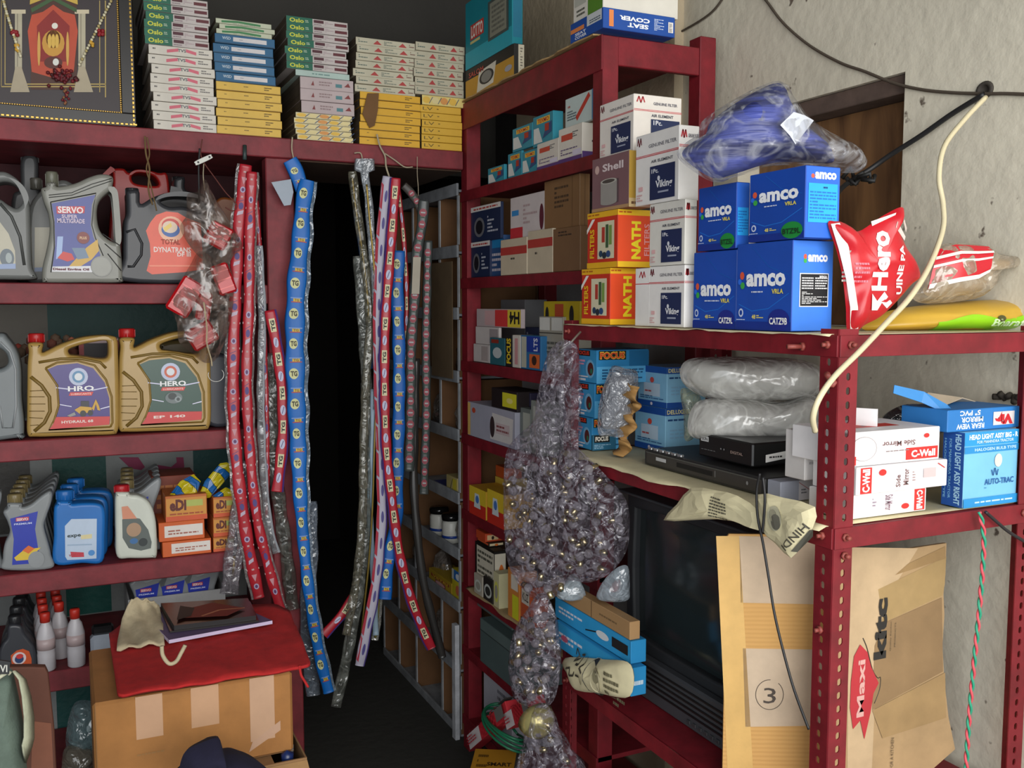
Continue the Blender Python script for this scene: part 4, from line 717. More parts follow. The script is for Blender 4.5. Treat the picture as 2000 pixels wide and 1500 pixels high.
mb = MB(); q = [(1492, 262), (1518, 234), (1566, 246), (1548, 268), (1522, 297)]; sheet(mb, [[mp(*f(1492, 262), .004), mp(*f(1520, 236), .004)], [mp(*f(1508, 282), .004), mp(*f(1545, 240), .004)], [mp(*f(1522, 297), .004), mp(*f(1567, 247), .004)]], M('c8ccd4', .3)); mb.build('label', t)
# ================================================ television, cardboard, packs on the third shelf
z3 = Z3+.001
t = thing('television', 'old black tube television on the lower rack shelf, screen facing left', 'television', (1.205, 1.665, z3), ROTX)
DB = M('2b2d30', .5); DG = M('404246', .4)
hole = [(-.205, .125), (-.1, .118), (.1, .118), (.205, .125), (.212, .28), (.205, .425), (.1, .432), (-.1, .432), (-.205, .425), (-.212, .28)]
v, f_ = plate([[(-.24, .0), (.24, .0), (.24, .462), (-.24, .462)], hole[::-1]], .05, .006, smooth=False); mb = MB(); mb.add(v, f_, DB, Matrix.Translation((0, .02, 0))); mb.build('bezel', t)
mb = MB(); mb.box(-.245, .245, -.03, -.006, .0, .095, DG, .004); 
for k in range(5): mb.box(-.24, .24, -.0325, -.03, .03+.012*k, .034+.012*k, M('151517', .4))
for k in range(6): mb.box(.05+.02*k, .062+.02*k, -.034, -.03, .012, .02, M('3a3a3c', .4), .001)
mb.build('control_panel', t)
mb = MB(); v = []; f2 = []; n = 14
for j in range(n+1):
    for i in range(n+1):
        a = -1+2*i/n; c = -1+2*j/n; v.append((a*.208, .012-.018*(1-a*a)*(1-c*c)**.5 if abs(c) <= 1 else 0, .275+c*.155))
mb.add(v, [(j*(n+1)+i, j*(n+1)+i+1, (j+1)*(n+1)+i+1, (j+1)*(n+1)+i) for j in range(n) for i in range(n)], M('262e30', .16), None, True); mb.build('screen', t)
mb = MB(); mb.box(-.235, .235, .045, .16, .01, .455, DB, .01); mb.box(-.17, .17, .16, .31, .05, .4, DB, .02); mb.build('casing', t)
mb = MB(); mb.box(-.242, .242, -.034, .02, .4625, .468, DG, .002); mb.build('top_trim', t)
# corrugated cardboard sheets (ribbed)
CB = M('c89a5c', .85, 'c'); CBL = M('cfae7e', .85, 'c')
def ribbed(name, hexc, sc=120):
    m, nt, b, N, K = nodes(name); b.inputs['Roughness'].default_value = .85; tc = N('ShaderNodeTexCoord'); wv = N('ShaderNodeTexWave'); wv.bands_direction = 'Z'; wv.inputs['Scale'].default_value = sc/6.28*2; wv.inputs['Distortion'].default_value = .6; K(tc.outputs['Object'], wv.inputs['Vector'])
    n = N('ShaderNodeTexNoise'); n.inputs['Scale'].default_value = 7; n.inputs['Detail'].default_value = 5; K(tc.outputs['Object'], n.inputs['Vector'])
    mr = N('ShaderNodeMapRange'); mr.inputs[3].default_value = .86; mr.inputs[4].default_value = 1.08; K(n.outputs[0], mr.inputs[0]); sc_ = N('ShaderNodeVectorMath'); sc_.operation = 'SCALE'; sc_.inputs[0].default_value = lin(hexc); K(mr.outputs[0], sc_.inputs['Scale']); K(sc_.outputs[0], b.inputs['Base Color'])
    bp = N('ShaderNodeBump'); bp.inputs['Strength'].default_value = .3; bp.inputs['Distance'].default_value = .002; K(wv.outputs[0], bp.inputs['Height']); K(bp.outputs[0], b.inputs['Normal']); return m
A = Vector((1.10, 1.40, z3)); rt = math.atan2(-.12, .17)+R(8)
t = thing('cardboard_sheet', 'tan corrugated cardboard sheet with a circled number 3', 'cardboard', A, rt); f = vplane(A, rt)
lp = [f(*p) for p in [(1397, 1050), (1400, 1042), (1590, 1048), (1640, 1060)]]; x1 = .22; zt_ = lp[1][1]
v, f2 = plate([[(0, .0), (x1, .0), (x1, zt_), (.004, zt_), (0, zt_-.006)]], .006, smooth=False); mb = MB(); mb.add(v, f2, ribbed('ribbed_card', 'cf9f5e')); mb.build('sheet', t)
mb = MB()
def ff_(p, e=.0036): x, z = f(*p); return Vector((x, -e, z))
for (q, col) in (([(1443, 1046), (1640, 1050), (1640, 1180), (1446, 1176)], 'c8b094'), ([(1450, 1265), (1640, 1268), (1640, 1415), (1455, 1418)], 'c6b096'), ([(1398, 1046), (1443, 1046), (1470, 1500), (1420, 1500)], 'd8ae68')):
    mb.add([ff_(p) for p in q], [(0, 1, 2, 3)], M(col, .6, 'c'))
mb.build('packing_tape', t)
mb = MB(); cx, cy = 1502, 1355
pts = [ff_((cx+27*math.cos(a), cy+29*math.sin(a)), .0042) for a in [R(d) for d in range(-50, 285, 12)]]; mb.tube(pts, .0006, M('4a4038'), 5)
x0, z0 = f(1490, 1372); x1_, z1_ = f(1515, 1342); prints(mb, lambda u, v, e: Vector((x0+(x1_-x0)*u, -.0044, z0+(z1_-z0)*v)), .02, .03, [('t', '4a4038', '3', 0, 0, 1, 1, 0, 0)]); mb.build('handwriting', t)
O = Vector((1.19, 1.235, z3)); t = thing('kitchen_carton_sheet', 'creased carton sheet printed kitchen beside a red maxi emblem', 'cardboard', O, 0); f = vplane(O, 0)
ed = [(1846, 1060), (1844, 1120), (1840, 1160), (1842, 1200), (1838, 1260), (1842, 1330), (1850, 1400), (1863, 1462), (1820, 1500)]
pl_ = [(0, 0)]+[]; e2 = [f(*p) for p in ed]; ztop = e2[0][1]
v, f2 = plate([[(0, 0), (e2[-1][0], 0)]+[p for p in e2[::-1]][0:]+[(0, ztop)]], .006, smooth=False); mb = MB(); mb.add(v, f2, M('b0926a', .85, 'c')); mb.build('sheet', t)
mb = MB()
def pp(col, q, e=.0036): mb.add([Vector((f(*p)[0], -e, f(*p)[1])) for p in q], [tuple(range(len(q)))], M(col, .75, 'c'))
pp('c4a985', [(1655, 1068), (1790, 1070), (1740, 1150), (1712, 1230), (1700, 1500), (1652, 1500)][::-1]); pp('a88c5e', [(1712, 1150), (1845, 1086), (1842, 1140), (1838, 1162), (1722, 1215)][::-1], .0037); pp('9c7e54', [(1770, 1100), (1843, 1066), (1843, 1090), (1745, 1122)][::-1], .0040); pp('917552', [(1722, 1216), (1836, 1166), (1838, 1310), (1700, 1385), (1705, 1260)][::-1], .0043); pp('a5875c', [(1700, 1386), (1842, 1312), (1844, 1400), (1720, 1440)][::-1], .0046)
mb.build('worn_paper', t)
mb = MB()
rp = [(1660, 1310), (1665, 1275), (1672, 1258), (1682, 1256), (1692, 1280), (1700, 1305), (1714, 1330), (1700, 1350), (1694, 1390), (1686, 1440), (1676, 1410), (1664, 1420), (1655, 1380)]
rp = [(1658, 1330), (1664, 1280), (1676, 1257), (1690, 1272), (1697, 1300), (1712, 1332), (1702, 1352), (1696, 1390), (1684, 1442), (1676, 1405), (1662, 1422), (1656, 1380)]
mb.add([Vector((f(*p)[0], -.0052, f(*p)[1])) for p in rp[::-1]], [tuple(range(len(rp)))], M('b8323a', .6))
def tx(s, q0, q1, col, rot=90, bold=.03):
    (a, b), (c, d) = f(*q0), f(*q1); prints(mb, lambda u, v, e: Vector((a+(c-a)*u, -.0056, b+(d-b)*v)), 1, 1, [('t', col, s, 0, 0, 1, 1, rot, bold)])
tx('Maxi', (1668, 1400), (1686, 1285), 'd8a8a0'); tx('kitc', (1702, 1288), (1730, 1165), '2c2a28', 90, .05); tx('Quality Kitchen', (1733, 1270), (1738, 1212), '5a4c3a', 90, 0); tx('PRODUCTS', (1742, 1262), (1746, 1214), '5a4c3a', 90, 0); tx('FOR A KITCHEN', (1734, 1500), (1742, 1438), '5a4c3a', 90, 0)
pts = [Vector((f(*p)[0], -.0044, f(*p)[1])) for p in [(1682, 1245), (1690, 1265), (1700, 1305), (1710, 1322), (1716, 1322), (1714, 1345), (1704, 1372)]]; mb.tube(crom(pts, 4, False), .0009, M('3a342c'), 5); mb.build('print', t)
# blue lamp cartons and brown card, left end of the third shelf
def rdr(): return [('r', '2a9ad4', .01, .02, .99, .98), ('m', 'd8dce8', .06, .3, .4, .7, 2), ('e', 'd8dce0', .66, .5, .08, .18), ('l', '181818', [(.58, .5), (.44, .3)], .003), ('r', '1a1a1a', .78, .3, .97, .74), ('t', 'e8d860', 'RDR', .8, .36, .95, .68, 0, .04), ('e', 'c05a78', .15, .5, .05, .12)]
XB = RX-.028
m1 = cbox('lamp_carton', 'crumpled sky blue lamp carton, lower one left of the television', 'lamp box', 1232, ('X', XB), z3+.07, 1084, 1262, None, h=.062, base='2486bc', L=rdr(), F=[('m', 'c8d8e0', .2, .3, .8, .6, 1)])
m2 = cbox('lamp_carton', 'crumpled sky blue lamp carton, upper one left of the television', 'lamp box', 1232, ('X', XB+.01), top(m1)+.002, 1084, 1262, None, h=.05, base='2486bc', L=rdr()[:5])
m3 = cbox('brown_carton', 'brown opened carton lid lying on the blue lamp cartons', 'carton', 1230, ('X', XB+.01), top(m2)+.001, 1076, 1250, None, h=.04, base='a8845a', L=[('l', '6a5034', [(.55, 0), (.55, 1)], .003), ('m', '7a6040', .65, .4, .9, .6, 1)])
O = Vector((XB-.006, 1.9, z3)); t = thing('newspaper_wrap', 'yellowed newspaper bundle with a printed portrait under the blue cartons', 'newspaper', O, ROTX); f = vplane(O, ROTX); mb = MB()
pts = outl([(1104, 1278), (1180, 1280), (1232, 1290), (1230, 1352), (1170, 1346), (1128, 1340), (1112, 1310)], O, ROTX)
zmin = min(z for x, z in pts); pts = [(x, z-zmin+.003) for x, z in pts]; O.z = z3; mp = puff(mb, pts, .03, NEWS, crumple=.006, seed=4, back=1); mb.build('sheet', t)
mb = MB(); xs = [p[0] for p in pts]; zs = [p[1] for p in pts]; u_ = uvbox(mp, min(xs), min(zs), max(xs), max(zs))
prints(mb, u_, .2, .07, [('e', '2c2a24', .58, .5, .1, .3), ('e', 'b8b090', .66, .52, .07, .2), ('e', '8a8468', .67, .62, .05, .12), ('l', '3a362c', [(.2, .6), (.22, .72), (.26, .62), (.24, .54), (.3, .6)], .0024), ('l', '3a362c', [(.3, .66), (.35, .7), (.36, .56), (.31, .54)], .0024), ('l', '3a362c', [(.4, .7), (.45, .64), (.41, .56), (.46, .5)], .0024), ('l', '3a362c', [(.2, .4), (.25, .44), (.26, .32), (.32, .36), (.34, .44)], .0024), ('l', '3a362c', [(.36, .4), (.42, .42), (.44, .3)], .0024), ('m', '6a664e', .78, .2, .94, .8, 6)], sub=5, e0=.0015); mb.build('print', t)
packet('clear_bag', 'small clear plastic bag lying on the brown card below the bulb bag', 'bag', [(1088, 1166), (1098, 1140), (1122, 1120), (1140, 1148), (1142, 1168), (1115, 1174)], (XB+.04, 1.88, .9), R(-30), .015, film('cfdce4', .35), 41, .008)
packet('clear_bag', 'clear plastic bag with a red knot beside the television', 'bag', [(1166, 1168), (1175, 1140), (1200, 1112), (1226, 1106), (1230, 1150), (1226, 1172), (1195, 1176)], (XB+.03, 1.78, .9), R(-30), .02, film('c4d0da', .35), 43, .008, inner=(M('a04040', .5), .35, 'contents'))
# bottom bins
z4 = Z4+.001
t = thing('storage_bin', 'lavender grey plastic bin on the bottom rack shelf', 'bin', (1.28, 1.62, z4)); LV = M('5e5f7c', .45)
v = []; mb = MB(); mb.box(-.15, .15, -.2, .2, 0, .008, LV); mb.box(-.15, -.144, -.2, .2, 0, .2, LV); mb.box(.144, .15, -.2, .2, 0, .2, LV); mb.box(-.15, .15, -.2, -.194, 0, .2, LV); mb.box(-.15, .15, .194, .2, 0, .2, LV); mb.build('bin', t)
mb = MB(); mb.box(-.16, -.15, -.21, .21, .19, .203, LV, .002); mb.box(.15, .16, -.21, .21, .19, .203, LV, .002); mb.box(-.16, .16, -.21, -.2, .19, .203, LV, .002); mb.box(-.16, .16, .2, .21, .19, .203, LV, .002); mb.build('rim', t)
cbox('grey_tin_box', 'dark metal tin with a white paper on the bottom rack shelf', 'box', 1195, ('X', RX+.02), z4, 1150, None, None, h=.22, b=.2, base='3c4446', L=[('p', 'c8c8cc', [(.05, .5), (.7, .3), (.95, .6), (.9, .9), (.05, .98)])])
# ================================================ cables and ropes
def cable(name, label, pts, r, m, n=8, cat='cable'):
    mb = MB(); mb.tube(crom(pts, 7, False), r, m, n); return tag(mb.build(name), label, cat)
WIR = M('4c4238', .7)
cable('wall_wire', 'dusty brown wire looping along the right wall to the hole', [atX(px, py, WX-.006) for px, py in [(1470, -30), (1497, 2), (1530, 45), (1580, 88), (1640, 122), (1690, 140), (1745, 162), (1800, 175), (1860, 181), (1925, 183), (1970, 183), (2060, 187)]], .0032, WIR)
cable('wall_wire', 'short dark wire curving up the wall at the top edge', [atX(px, py, WX-.006) for px, py in [(1330, 62), (1365, 42), (1392, 22), (1412, -4), (1425, -30)]], .003, WIR)
P = atX(1925, 176, WX); mb = MB(); Tm = Matrix.Translation(P) @ Matrix.Rotation(R(-90), 4, 'Y')
mb.lathe([(.012, 0), (.017, .002), (.0155, .005), (.010, .006), (.009, .001)], M('3a342e', .8), n=18, T=Tm, sx=1, sy=1.15); tag(mb.build('wall_conduit'), 'dark conduit hole in the right wall where the cables come out', 'conduit')
cable('black_cable', 'thick black cable running from the wall hole behind the battery cartons', [atX(1922, 184, WX-.012), atX(1860, 222, 1.585), atX(1800, 264, 1.58), atX(1740, 302, 1.57), atX(1700, 330, 1.55), atX(1650, 362, 1.5), atX(1630, 385, 1.4)], .0055, M('1e1e20', .5))
mb = MB()
for k in range(6): c0 = atX(1668+8*k, 348+9*math.sin(k*2), 1.53); mb.tube([c0, c0+Vector((-.01, .01*math.sin(k), .02*math.cos(k*1.7))), c0+Vector((-.02, .015, .012*math.sin(k*2)))], .005, M('191919', .6))
tag(mb.build('cable_knot'), 'tangled black cable knot in front of the wooden board', 'cable')
CR = M('d4c8a4', .45)
cp = [(1925, 190, 1.245), (1885, 232, 1.23), (1845, 285, 1.215), (1834, 345, 1.2), (1842, 400, 1.185), (1841, 450, 1.165), (1815, 520, 1.14), (1778, 580, 1.115), (1730, 632, 1.098), (1680, 685, 1.09), (1630, 735, 1.082), (1600, 778, 1.078), (1588, 815, 1.085), (1592, 842, 1.1)]
cable('cream_cable', 'thick cream cable hanging from the wall hole across the front post', [atY(*p) for p in cp], .0046, CR)
mb1, mb2 = MB(), MB()
path = crom([atY(px, py, 1.1) for px, py in [(1913, 1000), (1921, 1040), (1920, 1100), (1912, 1200), (1903, 1290), (1893, 1400), (1888, 1480), (1886, 1540)]], 26, False)
t = thing('twisted_rope', 'twisted pink and green cord hanging from the shelf at the right', 'cord', path[0])
for mb, ph in ((mb1, 0), (mb2, math.pi)):
    s = 0; pts = []
    for i, p in enumerate(path):
        if i: s += (p-path[i-1]).length
        pts.append(p-path[0]+Vector((.0022*math.cos(s*150+ph), .0022*math.sin(s*150+ph), 0)))
    mb.tube(pts, .0024, M('d8505c', .6) if ph == 0 else M('2a9a78', .6), 6)
mb1.build('pink_strand', t); mb2.build('green_strand', t)
for k, (dx, lab) in enumerate([(0, 'black cord hanging down from the set-top box over the cardboard'), (8, 'short black cord loop hanging beside the longer one')]):
    q = [(1484, 925), (1478+dx, 960), (1480+dx, 1010), (1490, 1060), (1500, 1120), (1513, 1200), (1532, 1280), (1552, 1350), (1580, 1425)] if k == 0 else [(1490, 932), (1486+dx, 970), (1484+dx, 1010), (1489, 1040)]
    cable('black_wire', lab, [atX(px, py, RX-.045-.004*k) for px, py in q], .0022, M('19191b', .5))
cable('dark_wire', 'dark cord slanting down below the headlight carton', [atY(px, py, 1.105) for px, py in [(1925, 1000), (1950, 1022), (1975, 1042), (2040, 1080)]], .003, M('232024', .5))
mb = MB()
for k in range(5): c0 = atX(1955+9*k, 775+5*math.sin(k*2), WX-.008); mb.tube([c0, c0+Vector((-.012, .008*math.cos(k), .012*math.sin(k*1.7)))], .006, M('3a342c', .8))
tag(mb.build('wall_bracket'), 'grimy dark bracket on the wall behind the headlight carton', 'bracket')
# ================================================ hanging bag of bulbs
mb = MB(); mb.tube([atX(1134, 648, 1.06), atX(1112, 672, 1.03), atX(1084, 690, 1.0)], .0028, M('b8b4a8', .3, 'm', .8)); tag(mb.build('steel_hook'), 'thin steel rod from the rack post holding the bulb bag', 'hook')
BF = film('b4adba', .74, 'bulb_bag_film', 1.0, 46, .08)
O = Vector((.985, 1.93, .95)); rb = R(-58)
bags = [('plastic_bag', 'large crinkled clear bag of small bulbs hanging from the rack post', [(1085, 672), (1106, 664), (1128, 680), (1118, 730), (1108, 790), (1104, 850), (1140, 885), (1180, 925), (1222, 975), (1230, 1030), (1222, 1080), (1190, 1120), (1150, 1138), (1112, 1135), (1085, 1165), (1050, 1172), (1020, 1150), (992, 1100), (984, 1020), (984, 930), (990, 880), (1012, 850), (1042, 820), (1052, 760), (1066, 700)], .05, (1105, 990)),
        ('plastic_bag', 'second clear bag of bulbs hanging below the large one', [(1046, 1165), (1066, 1160), (1084, 1200), (1094, 1270), (1090, 1340), (1075, 1376), (1045, 1382), (1015, 1375), (998, 1330), (996, 1270), (1010, 1220), (1030, 1190)], .04, (1045, 1280)),
        ('plastic_bag', 'lowest clear bag with a yellowish reflector at the foot of the rack', [(1050, 1378), (1072, 1380), (1092, 1430), (1125, 1480), (1150, 1530), (1010, 1530), (1022, 1450), (1035, 1400)], .04, (1075, 1480))]
bulbroot = None; rnd = random.Random(5)
for bi, (nm, lab, pix, th, cc) in enumerate(bags):
    Ob = O+Vector((-.01*bi, 0, 0)); t = thing(nm, lab, 'bag', Ob, rb); pts = outl(pix, Ob, rb); mb = MB(); f = vplane(Ob, rb)
    puff(mb, pts, th, BF, rings=12, crumple=.02, cs=24, seed=50+bi, n=4, ctr=f(*cc)); mb.build('film', t)
    # bulbs
    def inside(px, py):
        c = False; n = len(pix)
        for i in range(n):
            (x0, y0), (x1, y1) = pix[i], pix[i-1]
            if (y0 > py) != (y1 > py) and px < (x1-x0)*(py-y0)/(y1-y0)+x0: c = not c
        return c
    k = 0; want = (62, 22, 5)[bi]; tries = 0; got = []
    while k < want and tries < 4000:
        tries += 1; px = rnd.uniform(985, 1228); py = rnd.uniform(900 if bi == 0 else 1200, 1150 if bi == 0 else (1365 if bi == 1 else 1495))
        if not inside(px, py) or not inside(px+12, py) or not inside(px-12, py) or not inside(px, py+12): continue
        if any((px-a)**2+(py-b)**2 < 17**2 for a, b in got): continue
        got.append((px, py)); k += 1; x, z = f(px, py); L_ = Ob+Vector((math.cos(rb)*x, math.sin(rb)*x, z))+Vector((math.sin(rb), -math.cos(rb), 0))*rnd.uniform(-.012, .016)
        if bulbroot is None:
            bulbroot = thing('bulb', 'small glass bulb packed in the hanging plastic bags', 'bulb', L_, 0, 'bulbs in the hanging bags')
            MB().sphere((0, 0, 0), .011, glassy('a8a2a8', .62), 10).build('glass', bulbroot); m_ = MB(); m_.lathe([(.0065, -.024), (.0075, -.008), (.006, -.006)], M('c8b890', .25, 'm', .9), n=8); m_.build('cap', bulbroot); bulbroot.rotation_euler = (1, 1, 0)
        else: dup(bulbroot, L_, (rnd.uniform(0, 6), rnd.uniform(0, 6), 0))
P = O+Vector((0, 0, 0)); f = vplane(O+Vector((-.02, 0, 0)), rb); x, z = f(1064, 1432); L_ = O+Vector((-.02+math.cos(rb)*x, math.sin(rb)*x, z))
mb = MB(); mb.lathe([(.008, 0), (.03, .012), (.042, .03), (.046, .05), (.044, .05), (.03, .03), (.012, .012)], M('b8ae74', .15, 'm', .5), n=20, T=Matrix.Rotation(R(-70), 4, 'X')); tag(mb.build('lamp_reflector', None, L_), 'yellowish lamp reflector bowl inside the lowest clear bag', 'reflector')
# ================================================ white pigeonhole rack in the passage
GX, GY0, GD = 1.235, 3.05, .3
GYs = [colX(px, GX, .8).y for px in (899, 863, 812, 778, 748)]
GZ = [.0, .24, .47, .66, .86, 1.085, 1.29, 1.51, 1.725, 1.935]
t = thing('pigeonhole_rack', 'grey white timber pigeonhole rack with brown card partitions in the passage', 'rack', (GX, GYs[0], 0)); WT = M('8d9094', .7, 'w'); BC = M('6e4c2e', .85, 'c')
Ld = GYs[-1]-GYs[0]
for z in GZ:
    MB().box(0, GD, 0, Ld, z, z+.008, WT).build('shelf', t); MB().box(-.008, 0, 0, Ld, z-.012 if z else 0, z+.03, WT, .001).build('shelf_edge', t)
for y in GYs:
    for j in range(len(GZ)-1):
        if not (y == GYs[1] and j in (2, 3, 4)): MB().box(-.004, -.0005, y-GYs[0]-.008, y-GYs[0]+.008, GZ[j]+.031, GZ[j+1]-.013, M('a9abae', .7, 'w')).build('upright', t)
for j in range(len(GZ)-1):
    for i, y in enumerate(GYs):
        if i == 1 and j in (2, 3, 4): continue
        MB().box(0.0, GD-.005, y-GYs[0]-.002, y-GYs[0]+.002, GZ[j]+.009, GZ[j+1]-.005, BC).build('partition', t)
MB().box(GD, GD+.004, 0, Ld, 0, GZ[-1], BC).build('back_panel', t)
MB().box(-.03, -.013, -.02, .012, 0, .42, M('b9bbc0', .7, 'w'), .001).build('front_post', t)
MB().box(-.014, -.0125, .03, GYs[1]-GYs[0]+.06, 1.29, 1.70, M('6e5a40', .9, 'c')).build('hanging_card', t)
# goods in the pigeonholes
def cell(i, j): return Vector((GX+.03, (GYs[i]+GYs[i+1])/2, GZ[j]+.009))
CHR = M('c8ccd0', .12, 'm', 1); rr = random.Random(8)
for n_, (i, j) in enumerate([(0, 7), (0, 6), (1, 6), (0, 5), (1, 5), (0, 3), (0, 2), (1, 2), (2, 2), (0, 1), (1, 1)]):
    c = cell(i, j)
    if j == 7: continue
    pix_ = [(-.06, 0), (.0, -.0), (.06, .0), (.065, .05), (.03, .1), (-.02, .12), (-.06, .06)]
    tt = thing('parts_bag', 'clear bag of small metal parts, column %s and shelf %s of the pigeonhole rack' % (['nearest', 'second', 'third'][i], ['bottom', 'second', 'third', 'fourth', 'fifth', 'sixth', 'seventh', 'eighth'][j]), 'bag', c+Vector((.03, 0, .004)), ROTX)
    mb = MB(); puff(mb, [(x*.9, z) for x, z in pix_], .035, film('b0a8a0', .5), crumple=.01, seed=n_*3, n=3, rings=5); mb.build('film', tt)
    mb = MB()
    for k in range(5): mb.sphere((rr.uniform(-.035, .035), rr.uniform(-.02, .01), rr.uniform(.015, .07)), rr.uniform(.006, .011), [CHR, M('7a2420', .4), M('c0902c', .4), CHR, M('2c2c2e', .3)][k], 8)
    mb.build('metal_parts', tt)
def gbox(name, label, px, lx, zj, ty, base, L, X=GX-.006, b=.12, cat='small box'): return cbox(name, label, cat, px, ('X', X+.008), GZ[zj]+.027 if X < GX else GZ[zj]+.009, lx, None, ty, b=b, base=base, L=L)
def gl(name, label, px, lx, zj, ty, base, L, cat='small box'):
    return cbox(name, label, cat, px, ('X', GX+.004), GZ[zj]+.0095, lx, None, ty, b=.1, base=base, L=L)
gl('yellow_tin_carton', 'yellow carton with a pink jar picture in the pigeonhole rack', 882, 838, 2, 1140, 'b8982a', [('r', 'a04030', .1, .6, .9, .78), ('t', 'e8c838', 'VETRI', .16, .62, .84, .76, 0, .03), ('r', '9a4a50', .3, .05, .75, .55), ('e', 'd8a8a8', .52, .4, .2, .14), ('e', 'd8b8b8', .52, .16, .18, .1)])
gl('blue_yellow_carton', 'blue and yellow carton at the nearest column of the pigeonhole rack', 902, 883, 2, 1122, 'c8b828', [('r', '2a6ab0', .2, .68, 1, 1), ('r', 'c8ccc8', 0, .68, .2, 1), ('e', 'd8e0e8', .6, .82, .2, .1), ('e', 'c86a4a', .6, .4, .2, .16), ('r', '1c3c7a', .0, .0, 1, .12)])
for k, (px, lab) in enumerate([(858, 'farther of two black capped white jars in the pigeonhole rack'), (882, 'nearer of two black capped white jars in the pigeonhole rack')]):
    c = colX(px, GX+.035, GZ[3]); tt = thing('jar', lab, 'jar', Vector((c.x, c.y, GZ[3]+.0095)))
    MB().lathe([(.032, 0), (.036, .006), (.036, .075), (.03, .085)], M('c8c8c0', .4), n=16).build('jar', tt); MB().lathe([(.037, .0855), (.038, .1), (.034, .108)], M('141414', .15), n=16).build('lid', tt)
    m_ = MB(); m_.lathe([(.0365, .02), (.0366, .03)], M('1c3c8a', .4), n=16); m_.build('band', tt)
gl('blue_carton', 'small blue carton lying in the second column of the pigeonhole rack', 866, 838, 4, 952, '1c3c8c', [('r', 'c8ccd4', .0, .1, .3, .9), ('t', 'e0c838', 'TVS', .5, .3, .9, .7, 0, .03)])
gl('folded_tag', 'cream and yellow folded packet in the nearest column of the pigeonhole rack', 893, 872, 4, 935, 'b8a870', [('l', '30301c', [(.3, .1), (.6, .9)], .004), ('r', 'c8b838', .6, .1, .95, .9)])
# ================================================ left wooden rack
LY = 2.95; LZ = [2.055, 1.61, 1.172, .795, .50, .12]
LX0, LX1 = -.75, .648
lr = thing('wooden_shelf_rack', 'dark red wooden shelf rack along the left with thick painted boards', 'rack', (LX0, LY, 0))
def lbox(nm, x0, x1, y0, y1, z0, z1, m=REDL, c=.003): return MB().box(x0-LX0, x1-LX0, y0-LY, y1-LY, z0, z1, m, c).build(nm, lr)
pxl = colY(525, LY, 1.5).x
lbox('post', pxl, LX1, LY+.002, LY+.06, 0, LZ[0]-.061); lbox('post', pxl, LX1, 3.40, 3.46, 0, LZ[0]-.061)
lbox('post', LX0, LX0+.08, LY+.002, LY+.06, 0, LZ[0]-.061); lbox('post', LX0, LX0+.08, 3.40, 3.46, 0, LZ[0]-.061)
for i, z in enumerate(LZ[1:]): lbox('shelf', LX0+.081, pxl-.001, LY, 3.46, z-.058 if i < 2 else z-.06, z)
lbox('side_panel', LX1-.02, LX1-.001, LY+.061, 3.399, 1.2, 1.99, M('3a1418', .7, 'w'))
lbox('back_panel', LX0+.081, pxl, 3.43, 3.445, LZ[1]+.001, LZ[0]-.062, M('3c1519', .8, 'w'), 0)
t = thing('loft_board', 'dark red painted loft board spanning from the left rack to the tall rack', 'board', (LX0, LY, LZ[0]-.06))
MB().box(0, TX-.006-LX0, 0, .52, 0, .06, REDL, .003).build('board', t)
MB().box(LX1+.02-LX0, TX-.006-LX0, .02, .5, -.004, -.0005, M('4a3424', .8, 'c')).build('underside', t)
# painted panels closing the back of the rack
def tealp(): return None
t = thing('painted_panel', 'old painted signboard in teal and grey closing the rack back', 'signboard', (0, 3.47, 0))
mb = MB(); mb.box(LX0+.08, pxl, .0, .01, 0, LZ[1]-.06, M('8e9291', .8, 'g'))
def pan(px0, px1, z0, z1, col, e=.0008): a = colY(px0, 3.47, (z0+z1)/2).x; b = colY(px1, 3.47, (z0+z1)/2).x; mb.add([(a, -e, z0), (b, -e, z0), (b, -e, z1), (a, -e, z1)], [(0, 1, 2, 3)], M(col, .6, 'g'))
pan(-100, 96, 1.18, 1.55, '5c574e'); pan(96, 430, 1.18, 1.55, '15403c'); pan(103, 208, .8, 1.11, '0f4a44'); pan(378, 470, .8, 1.11, '0f4644'); pan(128, 216, .5, .74, '0f5c54'); pan(110, 185, 0, .44, '0f4a46'); pan(-100, 60, .8, 1.11, '4a4844')
fp = vplane((0, 3.47, 0), 0)
for q in ([(232, 893), (270, 893), (283, 912), (276, 918), (255, 915)], [(302, 921), (308, 908), (334, 912), (345, 903), (344, 893), (358, 893), (360, 912), (345, 926), (318, 930)]):
    mb.add([Vector((fp(*p)[0], -.0016, fp(*p)[1])) for p in q][::-1], [tuple(range(len(q)))], M('8a1c4c', .6))
mb.build('panel', t)
# ---- picture frame
fx0, fx1 = colY(-60, LY, 2.3).x, colY(262, LY, 2.3).x; fz0 = LZ[0]+.001; fw = fx1-fx0; fh = .62
t = thing('framed_picture', 'large dark framed shrine picture with flower garlands on the loft board', 'picture', ((fx0+fx1)/2, LY+.012, fz0)); t.rotation_euler = (R(-1.0), 0, 0)
FB = M('120d0b', .35); GLD = M('c8a452', .3, 'm', .6)
def ring(mb, x0, x1, z0, z1, w_, y0, y1, m):
    mb.box(x0, x1, y0, y1, z0, z0+w_, m, .002); mb.box(x0, x1, y0, y1, z1-w_, z1, m, .002); mb.box(x0, x0+w_, y0, y1, z0+w_, z1-w_, m, .002); mb.box(x1-w_, x1, y0, y1, z0+w_, z1-w_, m, .002)
mb = MB(); ring(mb, -fw/2, fw/2, 0, fh, .038, 0, .03, FB); mb.build('frame', t)
